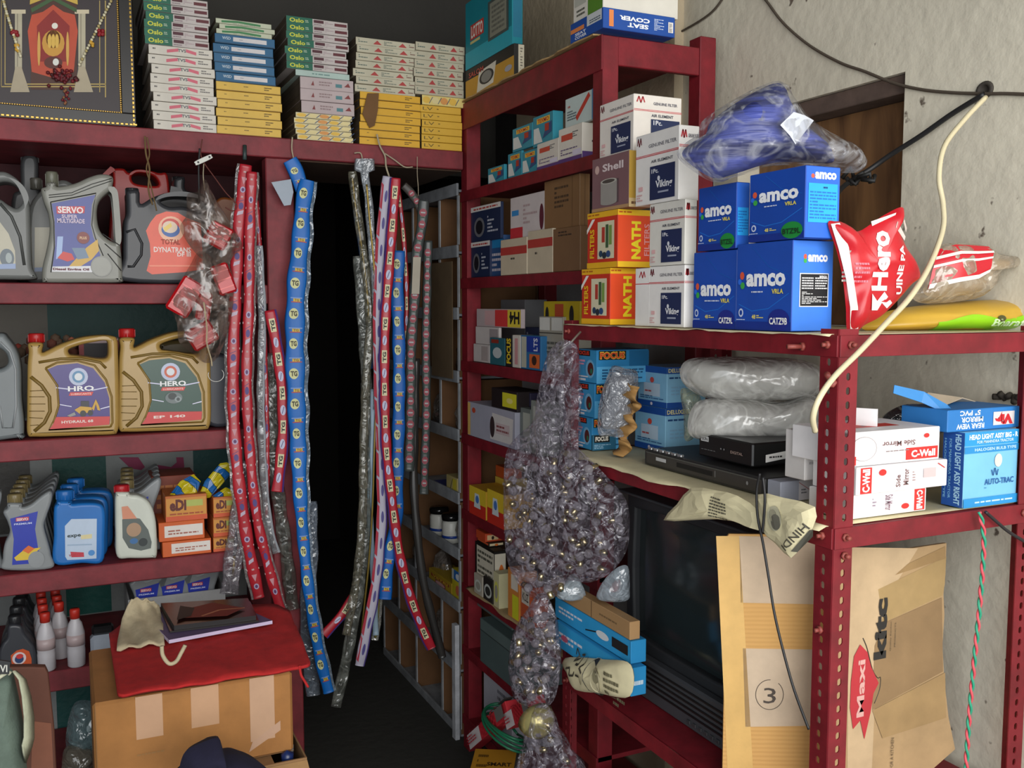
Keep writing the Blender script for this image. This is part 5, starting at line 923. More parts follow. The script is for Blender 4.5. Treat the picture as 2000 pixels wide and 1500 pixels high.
def goldrow(x0, x1, z0, z1, nb, y=-.003):
    mb = MB()
    k = 0; step = nb
    x = x0
    while x < x1: mb.box(x, x+step*.7, y, y+.004, z0, z0+.006, GLD, .001); x += step
    z = z0
    while z < z1: mb.box(x1-.006, x1, y, y+.004, z, z+step*.7, GLD, .001); mb.box(x0, x0+.006, y, y+.004, z, z+step*.7, GLD, .001); z += step
    return mb
goldrow(-fw/2+.004, fw/2-.004, .004, fh-.004, .012).build('gold_beading', t); goldrow(-fw/2+.036, fw/2-.036, .036, fh-.036, .006, .006).build('gold_beading', t)
mb = MB(); mb.box(-fw/2+.03, fw/2-.03, .012, .02, .03, fh-.03, M('2e2427', .5)); mb.build('mount', t)
f = lambda px, py: (lambda q: (q[0], q[1]))(vplane(Vector(t.location)+Vector((0, .012, 0)), 0)(px, py))
mb = MB()
def P_(col, q, e=.0004): mb.add([Vector((f(*p)[0], .0118-e, f(*p)[1])) for p in q], [tuple(range(len(q)))], M(col, .6))
def Rc(col, a, b, e=.0004): P_(col, [(a[0], b[1]), (b[0], b[1]), (b[0], a[1]), (a[0], a[1])], e)
for (a, b) in (((9, 163), (207, 165)), ((9, 0), (10.5, 163)), ((205, 0), (207, 190)), ((2, 168), (206, 170)), ((194, 0), (195.5, 180)), ((2, 0), (3, 170))): Rc('b8a05c', a, b, .001)
Rc('4a2c22', (60, -40), (150, 175), .0008)
P_('b84a30', [(62, 140), (54, 60), (62, 28), (84, 22), (104, 8), (124, 22), (146, 28), (152, 60), (144, 140), (104, 152)][::-1], .0012)
P_('8a2420', [(74, 120), (72, 50), (86, 36), (104, 18), (122, 36), (136, 50), (134, 120)][::-1], .0016)
for x in (36, 160): Rc('b0a890', (x-7, 22), (x+7, 175), .0014); Rc('8c8470', (x-3, 22), (x-1, 175), .0017); P_('c8bca0', [(x-14, 26), (x-14, 18), (x+14, 18), (x+14, 26)], .002); P_('a89c84', [(x-16, 180), (x-6, 130), (x+6, 130), (x+22, 180)][::-1], .002)
P_('3c5a34', [(62, 24), (104, 0), (150, 24), (150, 16), (104, -8), (60, 16)], .002); P_('c8a848', [(58, 8), (60, -20), (150, -20), (152, 8), (104, -10)], .0018)
for (x, y, rx, ry_, col) in ((104, 84, 22, 26, 'c8943c'), (104, 76, 14, 18, '6a2a1c'), (97, 80, 4, 14, 'd8b050'), (104, 80, 4, 14, 'd8b050'), (111, 80, 4, 14, 'd8b050'), (107, 50, 6, 6, 'e0dcd0'), (109, 121, 6, 7, 'dcdcd4'), (104, 122, 18, 12, '5a2a20'), (76, 95, 3, 34, 'd0a050'), (132, 95, 3, 34, 'd0a050')):
    P_(col, [(x+rx*math.cos(a), y+ry_*math.sin(a)) for a in [2*math.pi*k/16 for k in range(16)]][::-1], .0022+.0004*(rx < 10))
mb.build('print', t)
mb = MB(); rg = random.Random(4)
def bead(px, py, r, col): a, b = f(px, py); mb.sphere((a, .004, b), r, M(col, .6), 7)
for k in range(26):
    s = k/25; bead(5+(40-5)*s**1.1, -5+115*s, .0045, ['c8c0a0', 'd8d2b4', 'b0a06c'][k % 3]); bead(222-(222-155)*s, -8+135*s, .0045, ['c8c0a0', 'd8d2b4', 'b0a06c'][k % 3])
for (x, y) in ((29, 66), (197, 64)):
    for k in range(6): bead(x+rg.uniform(-6, 6), y+rg.uniform(-5, 5), .006, '8a1a22')
for (x, y) in ((31, 95), (177, 85)):
    for k in range(5): bead(x+rg.uniform(-5, 5), y+rg.uniform(-7, 7), .005, 'c89a34')
for k in range(46): bead(120+rg.gauss(0, 13), 148+rg.gauss(0, 7), .0055, rg.choice(['5a0c16', '6e121e', '3e0a10']))
for k in range(14): bead(130+rg.gauss(0, 4), 172+k*2.4, .004, rg.choice(['6e121e', '8a5a3a']))
mb.build('garland', t)
# ---- stacks of thin cartons on the loft board
rj = random.Random(11)
def stack(n, px0, px1, y1, y0, base, F, what, where, cat='carton', Y=LY+.006, depth=.30, grp=None, L=None, Z=None, name='flat_carton', wob=.004):
    pxm = (px0+px1)/2
    Z0 = Z if Z is not None else LZ[0]+.001
    zt_ = atY(pxm, y1, Y).z; h = (zt_-Z0)/n; x0 = colY(px0, Y, (Z0+zt_)/2).x; x1 = colY(px1, Y, (Z0+zt_)/2).x; b = x1-x0
    first = None
    for k in range(n):
        Lb = '%s, %s in %s' % (what, ORD[n-1-k], where) if n > 1 else '%s %s' % (what, where)
        loc = Vector(((x0+x1)/2+rj.uniform(-wob, wob), Y+depth/2+rj.uniform(0, wob*1.5), Z0+h*k)); rz = R(rj.uniform(-.9, .9))
        if first is None:
            first = boxmesh(b, depth, h-.0012, base, L if L is not None else [('r', '54483a', 0, 0, 1, 1), ('l', '3a3028', [(0, .5), (1, .5)], .002)], F, (), .001).build(name, None, loc, rz); o = first  # left face: greyish brown card with shadow painted into its colour
        else: o = first.copy(); C.objects.link(o); o.location = loc; o.rotation_euler = (0, 0, rz)
        tag(o, Lb, cat, grp)
    return zt_
oslo = [('r', '14604a', 0, 0, .42, 1), ('t', 'c8c83c', 'Oslo', .05, .2, .28, .8, 0, .03), ('m', 'b8c8b0', .3, .3, .4, .7, 2), ('r', '4a1c28', .44, .45, .6, .85), ('r', '5a2028', .78, .3, .98, .7), ('m', 'a89498', .62, .25, .76, .8, 3), ('m', '8c7c80', .44, .1, .6, .35, 1)]
def sl(s): return s
tvs = [('p', 'c86070', [(.28, .25), (.28, .6), (.46, .85), (.46, .5)]), ('t', '3a3a48', 'TVS', .45, .45, .58, .8), ('p', 'c86070', [(.58, .85), (.74, .6), (.74, .25), (.58, .5)]), ('m', '5a5654', .06, .45, .2, .75, 1), ('m', '6a6664', .78, .3, .94, .8, 2)]
blu = [('r', 'c8c4c4', .3, .3, .86, .76), ('t', 'b8c4cc', 'WSD', .12, .42, .26, .74), ('l', '16405c', [(0, .04), (1, .04)], .003), ('m', '9a9aa0', .4, .45, .76, .6, 1)]
yel = [('m', '7a6428', .12, .5, .26, .7, 1), ('m', '6a5420', .42, .5, .5, .7, 1), ('m', '5a4618', .74, .3, .86, .8, 2), ('l', '8a6a20', [(0, .02), (1, .02)], .002)]
yel2 = [('t', '5a4a18', 'LV', .06, .3, .3, .75, 0, 0), ('m', '6a5820', .4, .4, .5, .7, 1)]
redw = [('p', 'a83a38', [(.28, .25), (.42, .25), (.35, .8)]), ('p', 'a83a38', [(.7, .25), (.84, .25), (.77, .8)]), ('m', '5a6a60', .04, .3, .24, .8, 2), ('m', '6a7468', .46, .2, .66, .8, 3), ('m', '7a5a50', .88, .3, .98, .8, 2)]
wave = []
for k in range(5): wave += [('e', ['d8b048', 'd8c890', 'd0904c'][k % 3], .1+.2*k, .5, .085, .36), ('l', '2a4468', [(.16+.2*k, .15), (.24+.2*k, .85)], .002)]
pink = [('m', '8a7474', .35, .3, .6, .75, 2), ('p', '7a3030', [(.2, .3), (.26, .3), (.24, .7)]), ('r', '4a7a80', .66, .3, .78, .6), ('p', '7a3030', [(.82, .4), (.94, .4), (.9, .75)])]
z = stack(9, 297, 421, 92, 258, 'cac4b8', tvs, 'flat white carton with red print', 'pile beside the picture frame', wob=.006, L=[('r', '6a5c4e', 0, 0, 1, 1)])  # left faces again browned to carry their shadow
stack(6, 281, 407, -6, 88, 'b8b0ac', oslo, 'flat green and white carton lettered Oslo', 'pile beside the picture frame', Z=z, depth=.28)
z = stack(6, 424, 550, 163, 270, 'd2ac48', yel, 'flat yellow carton', 'the second pile', Y=LY+.003)
z = stack(5, 420, 537, 70, 162, '1f5a80', blu, 'flat blue carton with a white strip', 'the second pile', Z=z)
stack(3, 424, 533, 40, 70, 'b8bca4', [('l', '3a7a4a', [(.1, .4), (.4, .65), (.8, .4)], .006), ('m', '8a8c7c', .3, .1, .7, .3, 1)], 'thin whitish green carton', 'the second pile above the blue ones', Z=z, wob=.008)
z = stack(5, 578, 688, 222, 290, 'cfc49c', wave, 'flat cream carton with wavy print', 'the third pile')
z = stack(3, 586, 690, 152, 222, 'b2a2a2', pink, 'flat greyish pink carton', 'the third pile', Z=z)
z = stack(1, 578, 684, 139, 152, 'a8bcb4', [('m', '6a8a84', .3, .3, .9, .7, 1)], 'pale green carton lid', 'lying under the third pile Oslo cartons', Z=z)
stack(7, 560, 680, 36, 139, 'b8b0ac', oslo, 'flat green and white carton lettered Oslo', 'the third pile', Z=z, depth=.28)
z = stack(7, 704, 822, 183, 300, 'd6a428', yel[:1]+yel[2:], 'flat golden yellow carton', 'the fourth pile', wob=.003)
o = MB(); A1 = [(718, 182), (740, 182), (738, 215), (732, 245), (722, 250), (708, 222)]; o.add([atY(x, y, LY-.002) for x, y in A1][::-1], [tuple(range(6))], M('6a4a28', .8, 'c')); q = o.build('torn_card'); s_ = q.modifiers.new('s', 'SOLIDIFY'); s_.thickness = .002; tag(q, 'torn brown card strip stuck on the golden yellow cartons', 'card')
stack(7, 694, 812, 76, 183, 'b9b39c', redw, 'flat cream carton with small red marks', 'the fourth pile', Z=z, wob=.007)
z = stack(6, 823, 902, 207, 309, 'd2a634', yel2, 'flat yellow carton with handwriting', 'pile beside the tall rack', wob=.002, depth=.26)
z = stack(1, 823, 908, 188, 207, 'd8c478', wave[:8], 'cream carton with wavy print', 'on the handwritten yellow cartons beside the tall rack', Z=z, depth=.26)
stack(6, 810, 906, 85, 188, 'b4ad96', redw, 'flat cream carton with small red marks', 'pile beside the tall rack', Z=z, wob=.005, depth=.26)
# ================================================ oil cans, left rack
def K2(x, y): return (x/3.571, 280+y/3.571)
def K3(x, y): return (x/3.571, 600+y/3.571)
def K4(x, y): return (x/2.5, 900+y/2.5)
def can(name, label, cat, px, Z, Y, body, holes, depth, col, K, bev=.012, rough=.4, extra=(), labelpoly=None, labelitems=(), label_rect=None, cap=None, rot=0, group=None, lines=(), sm=True):
    O = Vector((colY(px, Y, Z).x, Y, Z)); t = thing(name, label, cat, O, rot, group); f = vplane(O, 0)
    lp = [[f(*K(*p)) for p in body]]+[[f(*K(*p)) for p in h] for h in holes]
    zmin = min(z for x, z in lp[0]); lp = [[(x, z-zmin) for x, z in l] for l in lp]
    v, ff = plate(lp, depth, bev, 3, sm, 5); v = [Vector((p.x, p.y+depth/2, p.z)) for p in v]
    zm = min(p.z for p in v); 
    mb = MB(); mb.add(v, ff, M(col, rough), Matrix.Translation((0, 0, -zm)), True); body_ = mb.build('body', t)
    g = lambda p, e=.0006: (lambda q: Vector((q[0], -e, q[1]-zmin-zm)))(f(*K(*p)))
    if labelpoly:
        mb = MB(); pts = [g(p) for p in labelpoly[1]]
        a = sum((pts[i].x*pts[(i+1) % len(pts)].z-pts[(i+1) % len(pts)].x*pts[i].z) for i in range(len(pts)))
        if a < 0: pts = pts[::-1]
        mb.add(pts, [tuple(range(len(pts)))], M(labelpoly[0], .35)); e = .0011
        for it in labelitems:
            if it[0] == 'poly':
                p2 = [g(p, e) for p in it[2]]; a = sum((p2[i].x*p2[(i+1) % len(p2)].z-p2[(i+1) % len(p2)].x*p2[i].z) for i in range(len(p2)))
                mb.add(p2 if a > 0 else p2[::-1], [tuple(range(len(p2)))], M(it[1], .4))
            elif it[0] == 'txt':
                p0 = g(it[3], e); p1 = g(it[4], e); prints(mb, lambda u, v_, ee: Vector((p0.x+(p1.x-p0.x)*u, -e-ee, p0.z+(p1.z-p0.z)*v_)), 1, 1, [('t', it[1], it[2], 0, 0, 1, 1, 0, .03)])
            elif it[0] == 'ell':
                c = g(it[2], e); s_ = abs(g((it[2][0]+it[3], it[2][1]), e).x-c.x); s2 = abs(g((it[2][0], it[2][1]+it[4]), e).z-c.z)
                mb.add([(c.x+s_*math.cos(2*math.pi*k/20), -e, c.z+s2*math.sin(2*math.pi*k/20)) for k in range(20)], [tuple(range(20))], M(it[1], .4))
            e += .0003
        mb.build('label', body_)
    if lines:
        mb = MB()
        for (cc, w_, pts) in lines: mb.tube([g(p, 0) for p in pts], w_, M(cc, .5), 5)
        mb.build('moulding', body_)
    if cap:
        (a, b, neckcol, capcol) = cap; p0 = g(a); p1 = g(b); r = abs(p1.x-p0.x)/2; cx = (p0.x+p1.x)/2; hgt = p1.z-p0.z; T_ = Matrix.Translation((cx, depth/2, p0.z))
        mb = MB(); mb.lathe([(r, 0), (r*1.02, hgt*.9), (r*.9, hgt)], M(capcol, .4), n=16, T=T_)
        for k in range(16): mb.box(r*1.0, r*1.06, -.0008, .0008, hgt*.1, hgt*.85, M(capcol, .4), T=T_ @ Matrix.Rotation(k*math.pi/8, 4, 'Z'))
        mb.build('cap', t)
    return t
GR = '84847c'
servo_b = [(285, 310), (320, 290), (330, 262), (388, 262), (398, 290), (520, 268), (620, 225), (700, 203), (770, 212), (792, 240), (785, 300), (812, 350), (828, 520), (838, 680), (850, 800), (856, 925), (838, 960), (600, 962), (330, 962), (294, 945), (296, 850), (322, 740), (345, 600), (335, 480), (305, 400)]
servo_h = [(782, 322), (735, 345), (690, 400), (676, 480), (690, 580), (730, 640), (800, 680), (815, 640), (806, 500), (796, 380)]
servo_i = [('poly', '9ab0d8', [(400, 640), (440, 640), (430, 780), (390, 800)]), ('poly', 'c8a040', [(480, 850), (600, 720), (680, 660), (690, 740), (640, 800), (560, 850)]), ('poly', 'c83830', [(400, 790), (440, 745), (500, 760), (520, 800), (470, 815)]), ('poly', '6a8098', [(500, 720), (590, 720), (620, 790), (540, 800)]), ('poly', 'd8d8dc', [(365, 850), (700, 845), (640, 890), (360, 886)]), ('poly', 'c02838', [(392, 430), (592, 430), (588, 478), (396, 482)]), ('txt', 'f0e8e8', 'SERVO', (404, 476), (580, 436)), ('txt', 'd8c8dc', 'SUPER', (430, 512), (540, 490)), ('txt', 'd8c8dc', 'MULTIGRADE', (400, 545), (590, 520)), ('ell', '7a2a24', (580, 650), 44, 42), ('txt', 'e8c8a0', 'PLUS', (556, 660), (604, 642)), ('ell', '8a8a84', (706, 850), 74, 72), ('ell', '96968e', (706, 850), 66, 64), ('txt', '6a1c2c', 'Diesel Engine Oil', (370, 880), (620, 862))]
servo = can('oil_can', 'grey oil can with blue SERVO label on the upper rack shelf', 'oil can', 155, LZ[1]+.001, LY+.012, servo_b, [servo_h], .10, GR, K2, labelpoly=('2e3a8c', [(360, 410), (665, 350), (640, 420), (632, 560), (650, 640), (700, 770), (640, 890), (362, 886), (385, 700), (380, 520)]), labelitems=servo_i, cap=((318, 285), (402, 176), GR, '6a6a5c'), lines=[('3a3a38', .0012, [(340, 352), (500, 335), (640, 275), (780, 235)]), ('3a3a38', .0012, [(340, 368), (500, 352), (650, 295), (778, 252)]), ('3c3c3a', .0015, [(714, 620), (830, 700)]), ('3c3c3a', .0015, [(730, 690), (842, 790)]), ('3c3c3a', .0015, [(750, 760), (845, 880)]), ('4a4a48', .0016, [(352, 400), (670, 338), (650, 430), (640, 560), (665, 650), (720, 775)]), ('4a4a48', .0016, [(352, 400), (375, 540), (378, 720), (355, 890)])])
gleft = can('oil_can', 'grey can with a cream label at the left end of the upper shelf', 'oil can', 10, LZ[1]+.001, LY+.01, [(-120, 260), (0, 205), (90, 235), (160, 310), (205, 440), (214, 640), (222, 860), (246, 920), (235, 958), (0, 960), (-250, 960), (-260, 700), (-240, 400)], [[(0, 280), (80, 285), (140, 330), (165, 400), (120, 462), (60, 440), (0, 400), (-60, 400), (-80, 320)]], .1, '6c6e6c', K2,
    labelpoly=('b0aa94', [(-200, 560), (0, 560), (60, 640), (105, 760), (110, 880), (-200, 890)]), labelitems=[('ell', '5c6870', (50, 810), 50, 64), ('ell', '9aa4a4', (62, 810), 22, 36), ('poly', '8a9cc0', [(-200, 860), (110, 850), (110, 886), (-200, 890)])], lines=[('4a4c4a', .004, [(0, 430), (80, 520), (140, 660), (170, 860)])], cap=((-240, 262), (-150, 180), '555', '55534c'))
sh = Vector(servo.location)
dup(gleft, Vector(gleft.location)+Vector((.15, .125, 0)), label='grey oil can with arched handle half hidden behind the blue SERVO label can')
total_b = [(868, 962), (862, 800), (866, 560), (886, 490), (886, 400), (890, 330), (970, 330), (982, 420), (1060, 380), (1160, 345), (1290, 343), (1400, 362), (1480, 420), (1520, 540), (1530, 800), (1526, 960)]
tot = can('oil_can', 'black oil can with an orange TOTAL label behind the hanging parts bag', 'oil can', 335, LZ[1]+.001, LY+.02, total_b, [[(1120, 400), (1200, 370), (1300, 368), (1400, 400), (1440, 450), (1400, 470), (1280, 440), (1180, 440)]], .12, '35363a', K2, labelpoly=('d8441c', [(1018, 610), (1050, 550), (1090, 500), (1160, 476), (1240, 484), (1300, 520), (1400, 560), (1420, 880), (1280, 900), (1060, 915), (1022, 890), (1050, 790), (1045, 700)]),
    labelitems=[('ell', 'e8b090', (1195, 600), 90, 90), ('ell', 'c83830', (1190, 575), 62, 50), ('ell', '2a5aa0', (1190, 605), 64, 50), ('ell', 'e0c8b0', (1185, 585), 52, 42), ('poly', 'e8c860', [(1140, 590), (1190, 555), (1200, 580), (1150, 620)]), ('txt', 'a03c28', 'TOTAL', (1125, 705), (1255, 672)), ('txt', 'f0d8d0', 'DYNATRANS', (1072, 760), (1330, 728)), ('txt', 'f0d8d0', 'DF III', (1235, 790), (1330, 765)), ('poly', 'e88064', [(1040, 850), (1410, 850), (1410, 862), (1040, 862)])], cap=((884, 345), (976, 300), '2', '26272a'), lines=[('242528', .004, [(880, 620), (940, 600), (990, 700), (985, 780), (930, 860), (890, 860)])])
can('oil_can', 'black oil can without visible label behind the orange labelled can', 'oil can', 350, LZ[1]+.001, LY+.2, [(1000, 940), (1000, 500), (1040, 420), (1200, 340), (1215, 330), (1220, 250), (1290, 240), (1300, 330), (1420, 360), (1500, 460), (1520, 940)], [], .11, '26272a', K2, cap=((1216, 262), (1292, 226), '2', '1c1c1e'))
can('red_can', 'red plastic can with open handle at the back of the upper shelf', 'can', 265, LZ[1]+.001, LY+.3, [(780, 900), (790, 250), (775, 170), (860, 160), (900, 190), (960, 165), (1100, 190), (1180, 260), (1170, 900)], [[(930, 200), (1000, 190), (1080, 220), (1100, 280), (960, 270), (920, 240)]], .1, '9a1c18', K2, bev=.008)
can('orange_can', 'orange rounded container at the back right of the upper shelf', 'can', 440, LZ[1]+.001, LY+.32, [(1480, 940), (1480, 500), (1520, 390), (1600, 380), (1650, 440), (1650, 940)], [], .09, '8a4a1c', K2, bev=.008)
can('oil_can', 'dark grey capped can standing at the back left of the upper shelf', 'oil can', 50, LZ[1]+.001, LY+.28, [(80, 940), (80, 420), (140, 330), (150, 120), (260, 120), (270, 330), (330, 420), (330, 940)], [], .09, '3c3e40', K2, cap=((146, 140), (264, 76), '3', '4a4e50'))
# gold cans
GB = [(192, 905), (188, 760), (190, 560), (192, 420), (200, 330), (200, 268), (296, 268), (292, 330), (330, 320), (420, 275), (560, 228), (690, 212), (780, 216), (818, 240), (826, 340), (832, 560), (834, 800), (820, 888), (780, 906), (600, 912), (420, 918), (250, 922)]
GH = [(482, 310), (560, 280), (660, 258), (742, 250), (756, 300), (748, 365), (690, 375), (600, 362), (520, 352), (486, 345)]
GS = [('6a5220', .0011, [(205, 640), (312, 640)]), ('6a5220', .0011, [(205, 690), (318, 690)]), ('6a5220', .0011, [(205, 740), (312, 740)]), ('6a5220', .0011, [(205, 785), (300, 790)]), ('6a5220', .0011, [(210, 600), (300, 596)]), ('6a5220', .0011, [(212, 840), (270, 836)]), ('7c6228', .005, [(215, 500), (290, 560), (345, 640), (350, 740), (310, 820), (240, 880)]), ('8a6e30', .003, [(318, 440), (400, 400), (540, 388), (660, 420), (740, 520), (780, 640), (785, 820), (770, 850)]), ('8a6e30', .003, [(318, 440), (400, 560), (410, 700), (380, 800), (340, 870), (770, 850)]), ('7c6228', .004, [(270, 400), (420, 375), (560, 372), (700, 400), (740, 440)])]
GL = [(325, 452), (400, 420), (540, 405), (650, 440), (730, 540), (762, 650), (768, 800), (764, 832), (560, 850), (345, 866), (372, 830), (408, 740), (415, 650), (385, 550)]
def gitems(top_, band, name1, band1, ex): return [('ell', 'b8c0d8', (548, 500), 66, 62), ('ell', ex[0], (548, 500), 44, 42), ('ell', 'd8dce0', (548, 500), 28, 26), ('poly', 'c8c8e0', [(390, 572), (480, 582), (480, 590), (390, 580)]), ('poly', 'c8c8e0', [(640, 590), (750, 568), (750, 576), (640, 598)]), ('txt', 'f0f0f0', top_, (475, 602), (655, 560)), ('poly', 'd03a34', [(490, 608), (652, 604), (640, 630), (480, 632)]), ('txt', 'f0c8c0', 'LUBRICANTS', (496, 628), (636, 610)), ('poly', 'c83432', [(392, 780), (767, 775), (762, 832), (560, 850), (347, 865), (372, 830)]), ('txt', 'e8d8d0', band1, (430, 826), (650, 796)), ('poly', 'd8d8ec', [(418, 690), (500, 704), (500, 710), (418, 696)]), ('poly', 'd8d8ec', [(700, 720), (764, 702), (764, 710), (700, 726)])]+ex[1]
jcb = [('poly', '2a2a30', [(565, 668), (620, 668), (622, 720), (565, 722)]), ('poly', 'c89a2c', [(520, 730), (560, 705), (640, 712), (640, 745), (560, 760)]), ('poly', 'c89a2c', [(640, 720), (668, 655), (690, 700), (700, 735), (680, 730), (668, 690), (655, 735)]), ('ell', '2a2a2a', (580, 755), 22, 22), ('ell', '2a2a2a', (630, 750), 18, 20), ('poly', '8c8c88', [(468, 770), (520, 745), (530, 765), (490, 778)])]
eng = [('ell', '6a7474', (570, 680), 60, 40), ('ell', '2c3434', (560, 670), 30, 24), ('ell', '8a9494', (600, 690), 24, 20), ('ell', '3a4444', (600, 690), 12, 12)]
gold = 'a8884a'
g1_ = can('oil_can', 'golden oil can with purple HRO label and red cap', 'oil can', 143, LZ[2]+.001, LY+.01, GB, [GH], .10, gold, K3, rough=.33, labelpoly=('3c2c7a', GL), labelitems=gitems('HRO', '', '', 'HYDRAUL 68', ('5a8ab0', jcb)), cap=((196, 268), (306, 200), gold, 'b01c1c'), lines=GS)
K3b = lambda x, y: ((x+642)/3.571, 600+(y-26)/3.571)
g2_ = can('oil_can', 'golden oil can with green HERO label and red cap', 'oil can', 323, LZ[2]+.001, LY+.01, GB, [GH], .10, gold, K3b, rough=.33, labelpoly=('1c4638', GL), labelitems=gitems('HERO', '', '', 'EP 140', ('c85a3a', eng)), cap=((196, 268), (306, 200), gold, 'b01c1c'), lines=GS)
can('oil_can', 'grey oil can cut by the frame at the left of the golden cans', 'oil can', 5, LZ[2]+.001, LY+.01, [(-200, 240), (0, 190), (60, 230), (120, 320), (146, 440), (150, 640), (166, 800), (165, 900), (140, 920), (-220, 925), (-230, 600)], [[(-90, 300), (-20, 290), (40, 330), (55, 400), (0, 440), (-80, 420)]], .1, '6e7476', K3, lines=[('9a9ea0', .003, [(0, 250), (70, 320), (108, 440), (112, 700), (90, 850), (20, 850), (0, 700)])])
can('oil_can', 'dark slate can at the right end of the middle shelf, behind the parts bag', 'oil can', 425, LZ[2]+.001, LY+.05, [(1440, 860), (1436, 560), (1450, 420), (1520, 380), (1600, 400), (1640, 520), (1636, 850)], [], .1, '3a3c44', K3, labelpoly=('8a2418', [(1600, 520), (1632, 540), (1632, 780), (1600, 760)]))
can('oil_can', 'dull gold can standing behind the green labelled can', 'oil can', 345, LZ[2]+.001, LY+.2, [(1110, 800), (1110, 330), (1150, 290), (1250, 275), (1340, 280), (1370, 330), (1370, 800)], [], .1, '6a5c34', K3)
cbox('red_white_carton', 'red and white carton with a dark lid behind the golden cans', 'carton', 160, ('Y', LY+.2), LZ[2]+.001, None, 240, 662, a=.15, base='b8a0a0', F=[('r', '2a2428', .1, .76, .85, .95), ('r', '983a3c', 0, .5, .12, .98), ('r', '983a3c', .86, .5, 1, .98), ('m', '8a3a40', .15, .2, .85, .6, 4)])
mb = MB(); rg = random.Random(3)
for k in range(26): c0 = atY(34+rg.uniform(0, 110), 665+rg.uniform(-6, 40), LY+.25); mb.sphere((c0.x, c0.y+rg.uniform(-.02, .02), c0.z), rg.uniform(.012, .02), M(rg.choice(['6a3a2c', '8a3428', '5a4636', '9a5a40']), .8, 's'), 7)
o = mb.build('dried_flowers'); tag(o, 'dried flower garland bundle behind the first golden can', 'garland'); o['kind'] = 'stuff'
# small bottles, fourth shelf
SB_ = [(22, 552), (14, 500), (22, 430), (48, 370), (38, 320), (16, 272), (36, 252), (40, 228), (104, 228), (110, 246), (150, 232), (200, 192), (240, 168), (256, 180), (250, 226), (228, 290), (216, 340), (236, 420), (250, 480), (250, 545)]
sp = can('oil_bottle', 'small grey oil bottle with blue label, front of the left row', 'bottle', 53, LZ[3]+.001, LY+.012, SB_, [], .06, '868a8c', K4, bev=.008, labelpoly=('2a3aa8', [(50, 300), (186, 264), (172, 350), (186, 440), (198, 500), (140, 520), (60, 526), (68, 400)]), labelitems=[('poly', 'c03848', [(78, 296), (142, 290), (142, 308), (78, 314)]), ('txt', 'f0e0e0', 'SERVO', (82, 312), (138, 294)), ('txt', 'c8d0f0', 'PREMIUM', (70, 332), (156, 316)), ('poly', 'd8b838', [(70, 490), (120, 450), (200, 440), (140, 500), (80, 505)]), ('poly', 'd86a2c', [(110, 455), (140, 430), (170, 445), (140, 470)]), ('ell', '8e9294', (178, 498), 40, 40)], cap=((36, 240), (106, 184), '', '7a6c48'))
cols_ = ['second', 'third', 'fourth', 'fifth']
for k in range(4): dup(sp, Vector(sp.location)+Vector((.004*(k+1), .078*(k+1), 0)), label='small grey oil bottle with blue label, %s in the left row' % cols_[k])
for k in range(4): dup(sp, Vector(sp.location)+Vector((.30+.004*k, .09+.078*k, 0)), label='small grey oil bottle behind the white bottle, %s in its row from the front' % (['first']+cols_)[k])
dup(sp, Vector(sp.location)+Vector((-.13, .06, 0)), label='small grey oil bottle cut by the frame at the left end of the row')
BB = [(268, 536), (264, 400), (264, 275), (278, 246), (282, 232), (350, 232), (354, 244), (400, 240), (470, 240), (505, 256), (516, 300), (514, 400), (502, 526), (400, 534)]
bl = can('oil_bottle', 'bright blue oil bottle with a white label, front of three', 'bottle', 156, LZ[3]+.001, LY+.012, BB, [], .07, '1c6cb8', K4, bev=.01, labelpoly=('b8c8dc', [(318, 350), (350, 316), (474, 314), (472, 508), (330, 516), (320, 500)]), labelitems=[('txt', '2a3a3c', 'expe', (330, 412), (396, 388)), ('poly', 'd8cc9c', [(396, 395), (450, 388), (450, 410), (396, 414)]), ('txt', 'a82c38', 'VEEDOL', (338, 500), (400, 482)), ('poly', 'c03848', [(345, 475), (410, 478), (412, 500), (350, 502)]), ('ell', '4a8ac8', (448, 480), 16, 14), ('poly', '9ab0c8', [(330, 440), (450, 436), (450, 442), (330, 446)])], cap=((276, 236), (362, 180), '', '1c64ac'))
dup(bl, Vector(bl.location)+Vector((.012, .09, 0)), label='bright blue oil bottle, second of the row of three'); dup(bl, Vector(bl.location)+Vector((.03, .19, 0)), label='bright blue oil bottle, third and rearmost of the row')
WB = [(574, 514), (566, 400), (564, 250), (568, 215), (572, 200), (628, 200), (640, 212), (680, 216), (730, 246), (758, 310), (768, 400), (768, 508), (740, 520), (640, 522)]
can('oil_bottle', 'white oil bottle with red cap and grey oval label', 'bottle', 267, LZ[3]+.001, LY+.008, WB, [], .06, 'c8ccc0', K4, bev=.01, labelpoly=('5c6460', [(598, 330), (640, 318), (685, 326), (725, 380), (742, 440), (738, 470), (690, 482), (630, 470), (600, 420)]), labelitems=[('ell', 'a8886c', (655, 380), 36, 34), ('ell', '3a6a9c', (655, 435), 20, 14), ('ell', '2c3434', (700, 440), 22, 20), ('poly', 'd08a6c', [(595, 268), (625, 264), (670, 325), (600, 328)])], cap=((562, 210), (634, 166), '', 'b02028'))
